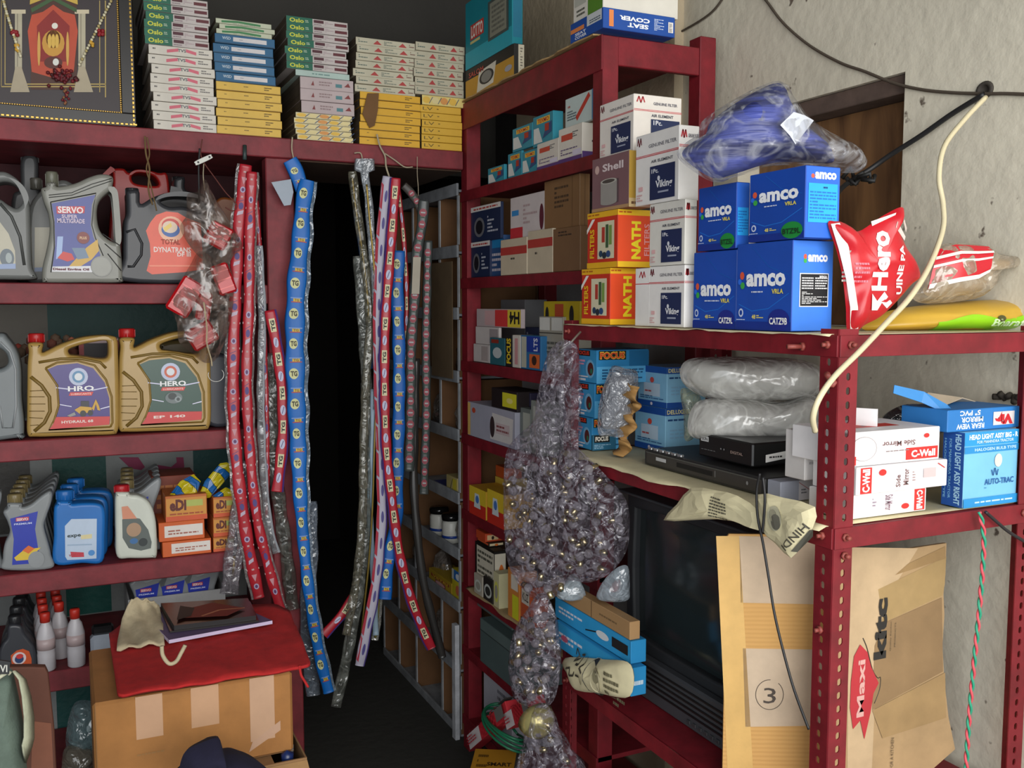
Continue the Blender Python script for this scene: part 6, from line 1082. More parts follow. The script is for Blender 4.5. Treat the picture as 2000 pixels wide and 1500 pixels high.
# Edi cartons and sachets
def edi(): return [('r', 'c88a38', .02, .1, .98, .9), ('r', 'c8542c', .0, .0, 1, .2), ('t', '5a2018', 'eDi', .1, .4, .5, .85, 0, .05), ('r', 'a8b058', .5, .55, .9, .8), ('m', 'a04a28', .1, .22, .9, .34, 1)]
ed1 = cbox('orange_carton', 'orange carton with white label, lowest beside the white bottle', 'carton', 318, ('Y', LY+.008), LZ[3]+.001, None, 413, 1060, a=.14, base='c85a20', F=[('r', 'd8d0c8', .18, .2, .98, .85), ('m', 'a06050', .26, .3, .9, .6, 2)])
ed2 = cbox('orange_carton', 'orange carton with white label, second of the pile', 'carton', 311, ('Y', LY+.012), top(ed1)+.001, None, 400, 1022, a=.14, base='c85a20', F=[('r', 'd8d0c8', .12, .2, .96, .8), ('m', 'a06050', .2, .3, .86, .6, 2)])
ed3 = cbox('edi_carton', 'yellow orange eDi carton under the sachets, left pile', 'carton', 324, ('Y', LY+.012), top(ed2)+.001, None, 405, 970, a=.14, base='b8642a', F=edi())
cbox('brown_red_carton', 'brown red carton at the back of the pile under the sachets', 'carton', 300, ('Y', LY+.17), LZ[3]+.001, None, 385, 932, a=.14, base='7a3420', F=[('m', 'b06a30', .1, .1, .9, .9, 6)])
zq = LZ[3]+.001
for k, (lab, ty) in enumerate([('lowest of three beside the red sleeves', 1050), ('middle one of three beside the red sleeves', 1012), ('top one of three beside the red sleeves', 972)]):
    o = cbox('edi_carton', 'yellow orange eDi carton, '+lab, 'carton', 417, ('Y', LY+.012+.002*k), zq, None, 468, ty, a=.14, base='b8642a', F=edi()); zq = top(o)+.001
for (pix, lab, Y_) in (([(330, 968), (352, 940), (378, 926), (392, 940), (386, 962), (360, 972), (348, 980)], 'yellow and blue sachet lying on the left eDi pile', LY+.04), ([(385, 975), (400, 940), (430, 905), (448, 902), (452, 925), (430, 950), (410, 972)], 'yellow and blue sachet standing twisted on the right pile', LY+.05), ([(416, 968), (440, 952), (468, 955), (478, 970), (450, 980), (425, 980)], 'yellow and blue sachet nearest the red sleeves', LY+.03)):
    O = atY(sum(p[0] for p in pix)/len(pix), sum(p[1] for p in pix)/len(pix), Y_); t = thing('sachet', lab, 'sachet', O); pts = outl(pix, O, 0)
    m, nt, b, N, K_ = nodes('sachet_foil'); b.inputs['Roughness'].default_value = .3; tc = N('ShaderNodeTexCoord'); n = N('ShaderNodeTexWave'); n.inputs['Scale'].default_value = 9; n.inputs['Distortion'].default_value = 3; n.bands_direction = 'DIAGONAL'; K_(tc.outputs['Object'], n.inputs['Vector']); cr = N('ShaderNodeValToRGB'); cr.color_ramp.interpolation = 'CONSTANT'; cr.color_ramp.elements[0].color = (*lin('b8a81c'), 1); e_ = cr.color_ramp.elements[1]; e_.position = .62; e_.color = (*lin('1c5c9c'), 1); e2_ = cr.color_ramp.elements.new(.52); e2_.color = (*lin('1c1c1a'), 1); K_(n.outputs['Color'], cr.inputs[0]); K_(cr.outputs[0], b.inputs['Base Color'])
    mb = MB(); puff(mb, pts, .010, m, crumple=.012, cs=34, seed=pix[0][0], n=1, smooth=False); mb.build('foil', t)
# fifth shelf: red capped bottles, dark bottles, carton of bottles
zb5 = LZ[4]+.001; c = colY(92, LY+.02, zb5)
rb_ = thing('white_bottle', 'slim white bottle with red cap, front left of the red capped group', 'bottle', c); WM = M('c0bcc0', .4)
MB().lathe([(.02, 0), (.024, .004), (.0245, .05), (.0235, .055), (.0245, .06), (.0245, .1), (.018, .128), (.012, .138), (.012, .142)], WM, n=18).build('bottle', rb_)
m_ = MB(); m_.lathe([(.0135, .142), (.014, .166), (.012, .17)], M('b82c20', .45), n=16); m_.build('cap', rb_)
m_ = MB(); m_.lathe([(.0248, .064), (.0248, .096)], M('b8a4a4', .4), n=18); m_.build('label', rb_)
for (px, Y_, lab) in [(150, LY+.02, 'slim white bottle with red cap, front right of the red capped group'), (88, LY+.10, 'slim white bottle with red cap, second row left'), (119, LY+.11, 'slim white bottle with red cap, second row middle'), (86, LY+.17, 'slim white bottle with red cap, third row left'), (115, LY+.18, 'slim white bottle with red cap, third row middle'), (84, LY+.24, 'slim white bottle with red cap, last row left'), (112, LY+.25, 'slim white bottle with red cap, last row middle')]:
    dup(rb_, colY(px, Y_, zb5), label=lab)
DBt = [(0, 985), (-8, 900), (8, 850), (30, 820), (40, 760), (100, 760), (120, 800), (150, 840), (172, 880), (178, 970), (160, 990), (80, 992)]
db = can('oil_bottle', 'dark grey oil bottle with round orange and white label, front of the row', 'bottle', 35, zb5, LY+.012, DBt, [], .07, '34363c', K4, bev=.008, labelpoly=('c85428', [(50, 905), (80, 880), (110, 872), (140, 884), (152, 920), (152, 975), (60, 985)]), labelitems=[('ell', 'd8c8c8', (92, 918), 34, 30), ('ell', '28406c', (92, 922), 22, 20), ('ell', 'c83838', (94, 908), 18, 12), ('txt', 'e8b8a0', 'TOTAL', (66, 975), (146, 955))], cap=((36, 790), (100, 720), '', '222326'))
for k in range(3): dup(db, Vector(db.location)+Vector((.004*k, .09*(k+1), 0)), label='dark grey oil bottle with orange label, %s in the row' % cols_[k])
dup(db, Vector(db.location)+Vector((-.1, .03, 0)), label='dark grey oil bottle cut by the frame edge at the lower left')
t = thing('open_carton', 'low white carton holding grey oil bottles at the right of the fifth shelf', 'carton', colY(385, LY+.14, zb5)); cw = .20
mb = MB(); WC = M('a4a4a4', .7, 'c'); mb.box(-cw, cw*.45, .0, .004, .0, .14, WC); mb.box(-cw, -cw+.004, .004, .24, 0, .14, WC); mb.box(cw*.45-.004, cw*.45, .004, .24, 0, .14, WC); mb.box(-cw+.004, cw*.45-.004, .236, .24, 0, .14, WC); mb.box(-cw, cw*.45, .0, .24, -.0, .003, WC)
prints(mb, flat((-cw, -.0005, 0), (cw*1.45, 0, 0), (0, 0, .14)), .29, .14, [('r', '303034', .62, .3, .68, .75), ('r', '303034', .71, .3, .77, .75), ('m', '4a4a4c', .1, .4, .5, .7, 2)]); mb.build('carton', t)
for k in range(3):
    q = dup(sp, colY(292+50*k, LY+.17, zb5)+Vector((0, 0, .004)), label='small grey oil bottle in the low white carton, %s from the left' % (['first']+cols_)[k])
t = thing('white_bottle', 'white squat container with black cap lying behind the cream bag', 'bottle', colY(203, LY+.03, zb5)); mb = MB(); mb.box(-.035, .035, -.0, .05, 0, .075, M('a8b0bc', .4), .01); mb.build('body', t); MB().box(-.03, .03, .005, .045, .0755, .1, M('1c1c1e', .3), .006).build('cap', t)
# bags under the lowest shelf
packet('plastic_bag', 'bluish white plastic sack beneath the lowest board beside the big carton', 'bag', [(128, 1452), (135, 1400), (150, 1370), (185, 1372), (215, 1400), (215, 1470), (180, 1478), (140, 1470)], (atY(160, 1420, 3.0).x, 3.0, .3), 0, .05, film('8aa4a8', .15), 71, .014, inner=(M('8a9a9c', .6), .85, 'contents'))
packet('plastic_bag', 'dusty clear bag of fittings on the bottom board at the left', 'bag', [(120, 1500), (128, 1460), (165, 1455), (190, 1470), (188, 1530), (120, 1530)], (atY(150, 1490, 2.97).x, 2.97, .2), 0, .04, film('a09888', .3), 73, .012, inner=(M('7a7468', .6), .8, 'contents'))
# ================================================ big carton, cloth, books in front
CY = 2.2; ztc = atY(570, 1312, CY).z; zbc = atY(570, 1468, CY).z
xa, xb = colY(183, CY, .6).x, colY(572, CY, .6).x
o = boxmesh(xb-xa, .36, ztc-zbc, 'b07a42', F=[('r', 'c09878', .2, .5, .33, 1), ('r', 'bd9472', .47, .52, .61, 1), ('r', 'c09a7c', .77, .22, .9, 1), ('p', 'bf9a80', [(.76, .1), (.93, .3), (.93, .42), (.78, .22)]), ('l', '7a5530', [(0, .02), (1, .02)], .002), ('l', '8a6236', [(.012, 0), (.012, 1)], .002), ('m', '9a7040', .2, .3, .34, .34, 1)], L=[('l', '8a6236', [(.5, 0), (.5, 1)], .002)], c=.006)
big = o.build('cardboard_carton', None, Vector(((xa+xb)/2, CY+.18, zbc)), 0); tag(big, 'large brown cardboard carton with tape strips under the red cloth', 'carton')
for m_ in big.data.materials[:1]: pass
big.data.materials[0] = M('a5713c', .8, 'c')
xc = colY(600, 2.16, .45).x
t = thing('cardboard_carton', 'open scuffed carton beneath the large one, flap and clutter showing', 'carton', ((xa+xc)/2, 2.16+.22, 0)); hw_ = (xc-xa)/2; CBB = M('94704a', .85, 'c'); hz = zbc-.002
mb = MB(); mb.box(-hw_, hw_, -.22, -.216, 0, hz, CBB); mb.box(-hw_, hw_, .216, .22, 0, hz, CBB); mb.box(-hw_, -hw_+.004, -.216, .216, 0, hz, CBB); mb.box(hw_-.004, hw_, -.216, .216, 0, hz, CBB); mb.box(-hw_, hw_-.075, -.216, .216, hz-.006, hz-.001, CBB); mb.build('walls', t)
mb = MB(); P0 = Vector((hw_-.12, -.222, hz-.005)); sheet(mb, [[P0, P0+Vector((.12, 0, 0))], [P0+Vector((.0, -.05, -.03)), P0+Vector((.12, -.06, -.03))]], M('b08a5c', .85, 'c'), False); mb.build('flap', t)
mb = MB()
for k in range(7): mb.sphere((hw_-.04+.012*math.sin(k*2), -.19+.05*k, hz-.015+.01*math.cos(k)), .018, M(['1c2c5c', '8a8e94', '2a2a30', '5c6068'][k % 4], .3), 7)
mb.build('clutter', t)
# cloth
RC = M('b42020', .9, 's')
def lerp(a, b, s): return a+(b-a)*s
zc_ = ztc+.004
back = [atZ(px, py, zc_+.012) for px, py in [(213, 1240), (262, 1205), (330, 1188), (420, 1184), (510, 1184), (566, 1196)]]
front = [atY(px, py, CY-.012) for px, py in [(228, 1310), (300, 1312), (360, 1300), (440, 1290), (530, 1278), (606, 1258)]]
hang = [atY(px, py, CY-.02) for px, py in [(240, 1360), (300, 1352), (360, 1342), (440, 1332), (530, 1318), (600, 1300)]]
back, front, hang = [crom(r, 6, False) for r in (back, front, hang)]; n = len(back); rows = []
for j in range(15):
    s = j/14; r = []
    for i in range(n):
        if s < .8: p = lerp(back[i], Vector((front[i].x, front[i].y, zc_+.012)), s/.8)
        else: p = lerp(Vector((front[i].x, front[i].y, zc_+.012)), hang[i], (s-.8)/.2)
        q = noise.noise(Vector((p.x*7, p.y*7, 3)))+.6*noise.noise(Vector((p.x*19, p.y*13, 8))); r.append(p+Vector((0, -abs(q)*.016*(s > .75), abs(q)*.014+.002)))
    rows.append(r)
mb = MB(); sheet(mb, rows, RC); o = mb.build('red_cloth_bag'); s_ = o.modifiers.new('s', 'SOLIDIFY'); s_.thickness = .007; s_.offset = 1; tag(o, 'dark red cloth bag spread over the big cardboard carton', 'cloth bag')
rc_ = o; mb = MB(); mb.tube(crom([atY(px, py, CY-.02) for px, py in [(585, 1300), (588, 1318), (596, 1332), (602, 1342)]], 4, False), .003, RC); d_ = mb.build('drawstring', o)
def quad(name, label, cat, pix, z, th, col, side, parent=None, edge=None):
    P = [atZ(px, py, z+th) for px, py in pix]; c0 = sum(P, Vector())/4; c0.z = z; t = parent or thing(name, label, cat, c0)
    v = [p-c0 for p in P]+[p-c0-Vector((0, 0, th)) for p in P]; mb = MB(); mb.add(v[:4], [(0, 1, 2, 3)], col); mb.add(v, [(7, 6, 5, 4), (0, 4, 5, 1), (1, 5, 6, 2), (2, 6, 7, 3), (3, 7, 4, 0)], side); return t, mb, c0
zn = zc_+.028
t, mb, c0 = quad('notebook', 'purple covered notebook with white pages under the black diary', 'notebook', [(330, 1250), (532, 1212), (478, 1188), (278, 1196)], zn, .009, M('5c4c6e', .6), M('c4b8d4', .7)); mb.build('pages', t)
zd_ = zn+.0105
t, mb, c0 = quad('diary', 'black diary with a dark red glossy cover on the notebook', 'diary', [(340, 1222), (500, 1202), (484, 1168), (314, 1178)], zd_, .016, M('2a1512', .25), M('141011', .5)); mb.build('body', t)
Pa, Pb = atZ(345, 1222, zd_+.002), atZ(496, 1203, zd_+.002); dd = Vector((-.002, -.0025, 0)); mb = MB(); ct = Vector(t.location)
mb.add([Pa-ct+dd, Pb-ct+dd, Pb-ct+dd+Vector((0, 0, .011)), Pa-ct+dd+Vector((0, 0, .011))], [(0, 1, 2, 3)], M('b8a07c', .7)); o = mb.build('pages', t); s_ = o.modifiers.new('s', 'SOLIDIFY'); s_.thickness = .002
t2, mb, _ = quad('', '', '', [(330, 1224), (505, 1203), (488, 1166), (310, 1177)], zd_+.0165, .004, M('2c1210', .18), M('1a1614', .4), t); 
prints(mb, lambda u, v, e: atZ(345+140*u, 1215-40*v, zd_+.0205+e)-Vector(t.location), .1, .1, [('p', '6a1c14', [(.1, .2), (.7, .3), (.95, .7), (.5, .95), (.2, .7)]), ('l', 'a86a4c', [(.35, .3), (.6, .6), (.95, .7)], .004), ('p', '160c0c', [(.0, .1), (.2, .3), (.25, .7), (.05, .8)])]); mb.build('cover', t)
CM = M('b8aa8c', .9, 's')
O = atZ(285, 1238, zc_+.02); t = thing('cream_cloth_bag', 'crumpled cream cloth bag with striped hem under the notebook', 'cloth bag', O); mb = MB()
ga = [atZ(px, py, zc_+.022+k) for (px, py, k) in [(228, 1272, 0), (236, 1225, .01), (246, 1190, .045), (256, 1168, .07)]]; gb = [atZ(px, py, zc_+.02+k) for (px, py, k) in [(322, 1262, .0), (318, 1225, .012), (312, 1190, .02), (300, 1178, .04)]]
rows = []
for a_, b_ in zip(crom(ga, 5, False), crom(gb, 5, False)):
    r = []
    for i in range(13): p = lerp(a_, b_, i/12); r.append(p-O+Vector((0, 0, .004*math.sin(i*1.2+p.y*30)+.012*abs(noise.noise(p*22)))))
    rows.append(r)
sheet(mb, rows, CM); o = mb.build('cloth', t); s_ = o.modifiers.new('s', 'SOLIDIFY'); s_.thickness = .004; s_.offset = 1
mb = MB()
for k in range(5): mb.tube([Vector(p)+Vector((0, -.002, .001)) for p in rows[1+k][2:11]], .0012, M('7a6850', .9, 's'), 5)
mb.build('striped_hem', t)
mb = MB(); mb.tube(crom([atY(px, py, CY-.028)-O for px, py in [(316, 1262), (318, 1280), (330, 1296), (344, 1292), (354, 1275), (362, 1260)]], 5, False), .0045, CM, 8); mb.build('handle', t)
# navy cloth bundle, canvas bag, brown panel at the lower left
packet('navy_cloth', 'dark navy cloth bundle at the bottom edge in front of the carton', 'cloth', [(345, 1530), (350, 1500), (362, 1468), (395, 1450), (428, 1442), (434, 1472), (470, 1474), (505, 1488), (530, 1512), (530, 1540)], (atY(440, 1500, 2.0).x, 2.0, .45), 0, .06, M('17152e', .95, 's'), 81, .012)
t = thing('canvas_bag', 'grey green canvas bag with white strap at the lower left corner', 'bag', atY(10, 1450, 1.75)); O = Vector(t.location); mb = MB(); mp = puff(mb, outl([(-60, 1302), (0, 1304), (22, 1306), (30, 1330), (44, 1400), (50, 1460), (44, 1560), (-60, 1560)], O, 0), .05, M('56645a', .9, 's'), crumple=.006, cs=14, seed=2); mb.build('pouch', t)
mb = MB(); mb.tube([atY(px, py, 1.70)-O for px, py in [(-40, 1318), (0, 1322), (14, 1312), (20, 1316)]], .004, M('b8b8a0', .9, 's')); mb.build('piping', t)
mb = MB(); sheet(mb, [[atY(a, b, 1.70)-O, atY(c_, d_, 1.73)-O] for a, b, c_, d_ in [(24, 1312, 30, 1312), (36, 1328, 48, 1328), (42, 1360, 58, 1360), (46, 1400, 64, 1402), (46, 1440, 64, 1442), (42, 1456, 60, 1458), (44, 1470, 48, 1490)]], M('a4a68e', .85, 's')); o = mb.build('strap', t); s_ = o.modifiers.new('s', 'SOLIDIFY'); s_.thickness = .003
mb = MB(); mb.add([atY(*p, 1.69)-O for p in [(-20, 1316), (18, 1316), (20, 1292), (-20, 1286)]], [(0, 1, 2, 3)], M('16181a', .5)); prints(mb, lambda u, v, e: atY(0+18*u, 1312-14*v, 1.69-e)-O, .1, .1, [('t', 'b8b8b0', 'VI', .0, .0, .8, 1)]); o = mb.build('top_flap', t); s_ = o.modifiers.new('s', 'SOLIDIFY'); s_.thickness = .004; s_.offset = 0
O = Vector((colY(60, 1.95, .3).x, 1.95, 0)); t = thing('brown_board', 'brown board leaning behind the canvas bag at the lower left', 'board', O); f = vplane(O, 0)
q = [f(*p) for p in [(-40, 1300), (60, 1299), (88, 1300), (94, 1312), (106, 1420), (112, 1540)]]; v, ff = plate([[(q[0][0], 0), (q[-1][0], 0)]+[(a, max(b, .01)) for a, b in q[::-1]]], .02, .003, smooth=False); mb = MB(); mb.add(v, ff, M('5a3426', .75, 'c')); mb.build('board', t)
mb = MB(); mb.add([Vector((f(*p)[0], -.0112, f(*p)[1])) for p in [(60, 1530), (106, 1520), (100, 1408), (64, 1404)]], [(0, 1, 2, 3)], M('7c4c38', .75, 'c')); mb.build('patch', t)
# ================================================ hanging sleeves
def sleeve(name, label, path, hw, th, col, tile=None, tl=.06, back=None, end=None, group=None, cat='cable packet', ring=10, s0=.02, trim=None, smax=None):
    P = [atY(*p) for p in path]; O = P[0].copy(); Q = [p-O for p in P]; t = thing(name, label, cat, O); mid = P[len(P)//2]
    mb = MB(); L_, mp, W_ = lens_sweep(mb, Q, hw, th, (-mid.x, -mid.y, 0), col, ring=ring)
    mb.build('sleeve', t)
    if tile:
        mb = MB(); s = s0; k = 0; hw = .026 if callable(hw) else hw
        while s+tl < (smax or L_): prints(mb, lambda u, v, e: mp(-.98+1.96*u, s+tl*(1-v), e), hw*2, tl, tile(k), sub=2, e0=.0006, de=.0005); s += tl; k += 1
        mb.build('print', t)
    if trim:
        for (nm, x0, x1, colr) in trim:
            mb = MB(); rows = []; N_ = int(L_/.02)
            for i in range(N_+1): s = L_*i/N_; rows.append([mp(x0, s, .0004), mp((x0+x1)/2, s, .0004) if abs(x0) <= 1 and abs(x1) <= 1 else (mp(x0, s, .0004)+mp(x1, s, .0004))/2, mp(x1, s, .0004)])
            sheet(mb, rows, asmat(colr)); mb.build(nm, t)
    return t, mp, L_
def tgblue(k):
    if k % 2 == 0: return [('e', 'c8c890', .42, .5, .24, .36), ('t', '3c3420', 'TG', .26, .32, .6, .68, 0, .05)]
    return [('r', '6a8ac0', .2, .5, .86, .58), ('r', 'c8a838', .36, .3, .74, .5), ('t', '4a3a18', 'TG', .42, .32, .68, .48), ('r', 'a83c3c', .24, .24, .84, .3)]
def tgred(k):
    if k % 2 == 0: return [('r', 'd0c8a0', .25, .12, .75, .9), ('t', '22221c', 'TG', .34, .2, .68, .8, 90, .05)]
    return [('e', 'b8b8d0', .5, .5, .24, .3), ('l', '3a3a6c', [(.42, .3), (.58, .7)], .0018)]
def redp(k): return [('r', 'c0a0a0', .0, .93, 1, 1), ('e', '4c3c78', .5, .6, .2, .14), ('p', 'b8a8b8', [(.25, .2), (.7, .3), (.75, .45), (.3, .36)]), ('l', '4c3c78', [(.2, .74), (.7, .86)], .0014)] if k % 2 else [('r', 'c0a0a0', .0, .93, 1, 1), ('p', 'c08890', [(.3, .75), (.72, .75), (.5, .45)]), ('e', 'a89cb8', .5, .25, .22, .12), ('e', '5a3060', .5, .25, .12, .07)]
def grp(k): return [('e', '8a3440', .5, .5, .34, .34), ('r', '9aa0a0', .3, .44, .7, .56), ('p', '2c4434', [(.2, .05), (.8, .05), (.6, .14), (.3, .14)])]
SY = LY-.02
CF = film('c8ccd0', .5, 'sleeve_film', .7, 30)
sleeve('cable_packet', 'red printed cable packet, longest of the three beside the parts bag', [(480, 322, SY), (468, 430, SY-.01), (461, 540, SY-.02), (456, 680, SY-.03), (456, 800, SY-.03), (464, 920, SY-.04), (482, 1050, SY-.04), (506, 1168, SY-.04)], .018, .006, M('a8202c', .35), redp, .075, trim=[('clear_edge', -1.35, -.96, film('b8b0ae', .35))])
sleeve('cable_packet', 'red printed cable packet hanging second, curving right at the bottom', [(492, 336, SY-.02), (488, 460, SY-.03), (486, 600, SY-.04), (482, 740, SY-.05), (488, 880, SY-.05), (502, 1010, SY-.05), (528, 1120, SY-.05), (548, 1190, SY-.05)], .0155, .006, M('a8202c', .35), redp, .085, trim=[('clear_edge', .95, 1.3, film('b8b0ae', .35))])
sleeve('cable_packet', 'red printed cable packet, thin one at the right of the three', [(500, 392, SY), (508, 500, SY), (515, 640, SY), (520, 780, SY), (522, 900, SY), (520, 1010, SY)], .008, .006, M('9c1c28', .35), redp, .09)
sleeve('cable_packet', 'clear cable packet with dark cable between the red packets', [(505, 480, SY-.01), (512, 620, SY-.01), (509, 760, SY-.01), (513, 900, SY-.01), (524, 1020, SY-.01), (540, 1080, SY-.01)], .012, .005, CF, trim=[('white_edge', .5, 1.0, M('9a9ea4', .5))])
sleeve('cable_packet', 'clear packet with a brass ended cable hanging low before the eDi cartons', [(482, 900, SY-.02), (472, 980, SY-.02), (460, 1060, SY-.02), (448, 1160, SY-.02)], .028, .006, film('b0a8b0', .6))
mb = MB(); mb.tube(crom([atY(*p) for p in [(476, 930, SY-.02), (466, 1000, SY-.02), (458, 1085, SY-.02)]], 5, False), .005, M('3c3c40', .5)); mb.tube([atY(458, 1085, SY-.02), atY(455, 1125, SY-.02)], .004, M('b09a5c', .3, 'm', .7)); tag(mb.build('control_cable'), 'grey control cable with brass tip inside the low clear packet', 'cable')
sleeve('cable_packet', 'red white and blue cable packet with cream TG squares, short one', [(527, 606, SY-.03), (541, 680, SY-.03), (551, 760, SY-.03), (553, 840, SY-.03), (548, 900, SY-.03), (541, 960, SY-.03)], .0165, .006, M('a81c2c', .4), tgred, .052, trim=[('violet_edge', .8, 1.12, M('4a3070', .5))])
sleeve('cable_packet', 'smoky clear cable packet below the short TG packet', [(536, 690, SY), (532, 800, SY), (535, 900, SY), (548, 1000, SY), (560, 1090, SY), (572, 1190, SY)], .021, .008, film('8c8c84', .62, None, .8, 26))
sleeve('black_cable', 'thick dark hose inside the smoky clear packet', [(536, 700, SY+.012), (533, 800, SY+.012), (538, 920, SY+.012), (556, 1060, SY+.012), (568, 1170, SY+.012)], .009, .007, M('2c2822', .5), cat='hose')
sleeve('cable_packet', 'wide blue cable packet with cream TG circles by the rack post', [(600, 352, SY-.03), (592, 400, SY-.035), (587, 470, SY-.04), (579, 560, SY-.05), (576, 660, SY-.05), (578, 760, SY-.06), (582, 860, SY-.06), (586, 960, SY-.07), (593, 1060, SY-.07), (604, 1160, SY-.08), (622, 1270, SY-.08), (642, 1352, SY-.08)], lambda s: .018+.011*math.sin(math.pi*min(1, s*1.3+.12)), .008, M('0060b0', .5), tgblue, .0455, trim=[('clear_edge', .96, 1.35, film('a8bcd0', .35))])
sleeve('cable_packet', 'clear ended blue packet hanging behind the wide blue TG packet', [(604, 980, SY), (606, 1090, SY), (600, 1200, SY), (606, 1290, SY), (612, 1358, SY)], .024, .006, film('a8b4c4', .5))
sleeve('cable_packet', 'folded blue packet end tied at the top of the wide blue packet', [(566, 312, SY-.02), (578, 335, SY-.02), (590, 372, SY-.02)], .022, .006, M('0060b0', .5), tgblue, .03)
mb = MB(); P = [atY(*p, SY-.03) for p in [(530, 356), (568, 350), (573, 375), (568, 400), (555, 402)]]; mb.add(P[::-1], [tuple(range(5))], M('9aa4b0', .6)); o = mb.build('card_tag'); s_ = o.modifiers.new('s', 'SOLIDIFY'); s_.thickness = .002; tag(o, 'white card tag at the top of the blue packets', 'tag')
GLD2 = M('8a7434', .3, 'm', .6)
sleeve('cable_packet', 'smoky packet with a gold cable, leftmost of the doorway bundle', [(688, 335, SY), (696, 400, SY), (708, 480, SY), (718, 560, SY), (722, 640, SY), (714, 760, SY-.01), (710, 880, SY-.02), (708, 1000, SY-.03), (698, 1120, SY-.04), (676, 1240, SY-.05)], .014, .007, film('9c9884', .62, None, .8, 26))
cable('gold_cable', 'gold ribbed cable in the leftmost doorway packet', [atY(*p) for p in [(688, 345, SY), (694, 400, SY), (706, 480, SY), (716, 560, SY), (720, 620, SY)]], .004, GLD2)
sleeve('cable_packet', 'long clear packet reaching lowest in the doorway bundle', [(700, 500, SY+.02), (708, 620, SY+.02), (716, 760, SY+.01), (713, 900, SY), (712, 1040, SY-.01), (700, 1160, SY-.02), (680, 1270, SY-.03), (656, 1380, SY-.03)], .018, .007, film('a0a49c', .62, None, .8, 26))
cable('control_cable', 'grey control cable in the lowest hanging clear packet', [atY(*p) for p in [(708, 620, SY+.02), (715, 760, SY+.01), (712, 900, SY), (708, 1040, SY-.01), (695, 1160, SY-.02), (678, 1260, SY-.03), (664, 1340, SY-.03)]], .005, M('34342e', .4))
sleeve('cable_packet', 'thin blue packet behind the leftmost doorway packets', [(694, 410, SY+.03), (704, 480, SY+.03), (716, 560, SY+.03), (722, 640, SY+.03), (724, 720, SY+.03)], .008, .005, M('0a4e8c', .36), tgblue, .05)
sleeve('cable_packet', 'white backed packet with pale blue edge in the doorway bundle', [(730, 760, SY), (727, 860, SY), (722, 980, SY), (728, 1100, SY), (734, 1240, SY)], .010, .005, M('8aa0b0', .45))
sleeve('cable_packet', 'clear packet with pale wings at the top of the doorway bundle', [(712, 310, SY-.02), (713, 345, SY-.02), (720, 390, SY-.02), (724, 450, SY-.02), (732, 540, SY-.02), (738, 660, SY-.02), (736, 800, SY-.02)], lambda s: .03 if s < .05 else .013, .005, film('b4bcc4', .35))
cable('gold_cable', 'gold ribbed cable running down the doorway bundle', [atY(*p) for p in [(716, 360, SY-.025), (722, 430, SY-.025), (732, 540, SY-.025), (738, 700, SY-.02), (732, 850, SY-.02), (728, 980, SY-.02), (722, 1080, SY-.02), (712, 1180, SY-.02), (700, 1290, SY-.03)]], .0034, GLD2)
def wht(k): return [('e', '3c3478', .6, .5, .14, .22), ('p', 'a83040', [(.0, .1), (.3, .0), (.25, .9), (.0, 1)])]
sleeve('cable_packet', 'white packet with red side and violet marks in the doorway bundle', [(757, 345, SY-.03), (748, 420, SY-.03), (740, 540, SY-.03), (738, 680, SY-.03), (742, 820, SY-.03), (745, 940, SY-.03), (744, 1040, SY-.04), (732, 1150, SY-.05), (714, 1240, SY-.06), (702, 1300, SY-.06)], .0155, .006, M('a8a4b4', .5), wht, .085, trim=[('violet_edge', .86, 1.1, M('4a3a80', .5))])
sleeve('cable_packet', 'long red packet with cream TG squares sweeping right at the bottom', [(773, 348, SY-.05), (768, 420, SY-.05), (760, 520, SY-.055), (752, 640, SY-.06), (751, 760, SY-.06), (755, 880, SY-.06), (766, 980, SY-.06), (780, 1080, SY-.06), (800, 1160, SY-.06), (822, 1220, SY-.06), (843, 1266, SY-.06)], .0155, .006, M('a81c2c', .4), tgred, .0515, trim=[('violet_edge', -1.15, -.82, M('4a3070', .5))])
sleeve('cable_packet', 'blue TG packet beside the long red one in the doorway', [(778, 490, SY-.02), (776, 580, SY-.025), (779, 680, SY-.03), (779, 800, SY-.03), (776, 920, SY-.03), (774, 1010, SY-.03), (758, 1100, SY-.03), (752, 1170, SY-.03)], .0205, .007, M('0058a8', .5), tgblue, .0455)
sleeve('cable_packet', 'second red packet with cream squares, edge on behind the blue one', [(776, 362, SY), (786, 440, SY), (793, 540, SY), (794, 640, SY), (790, 740, SY)], .008, .005, M('9a1c28', .4), tgred, .055)
sleeve('cable_packet', 'short red TG packet swinging left at the bottom of the doorway', [(690, 1165, SY), (672, 1195, SY), (655, 1215, SY), (632, 1240, SY)], .015, .006, M('a81c2c', .4), tgred, .045, trim=[('violet_edge', .8, 1.15, M('4a3a80', .5))])
sleeve('cable_packet', 'smoky packet printed with red ovals and a blank white sticker', [(828, 392, SY-.02), (824, 440, SY-.02), (814, 500, SY-.02), (810, 580, SY-.02), (803, 680, SY-.02), (802, 800, SY-.02), (799, 920, SY-.02)], .017, .007, M('3c4240', .35), grp, .038)
mb = MB(); P = [atY(*p, SY-.034) for p in [(804, 574), (819, 574), (822, 502), (807, 502)]]; mb.add(P, [(0, 1, 2, 3)], M('a8a090', .6)); o = mb.build('blank_sticker'); s_ = o.modifiers.new('s', 'SOLIDIFY'); s_.thickness = .001; tag(o, 'blank white sticker on the smoky packet with red ovals', 'sticker')
sleeve('cable_packet', 'smoky packet printed with red ovals, right of the one with the sticker', [(836, 470, SY+.01), (834, 560, SY+.01), (832, 680, SY+.01), (833, 800, SY+.01), (830, 900, SY+.01), (828, 965, SY+.01)], .0145, .006, M('3c4240', .35), grp, .038)
sleeve('cable_packet', 'tied upper end of the smoky packets leaning left', [(788, 362, SY), (802, 376, SY), (816, 398, SY), (824, 425, SY)], .013, .006, M('44403c', .4), grp, .03)
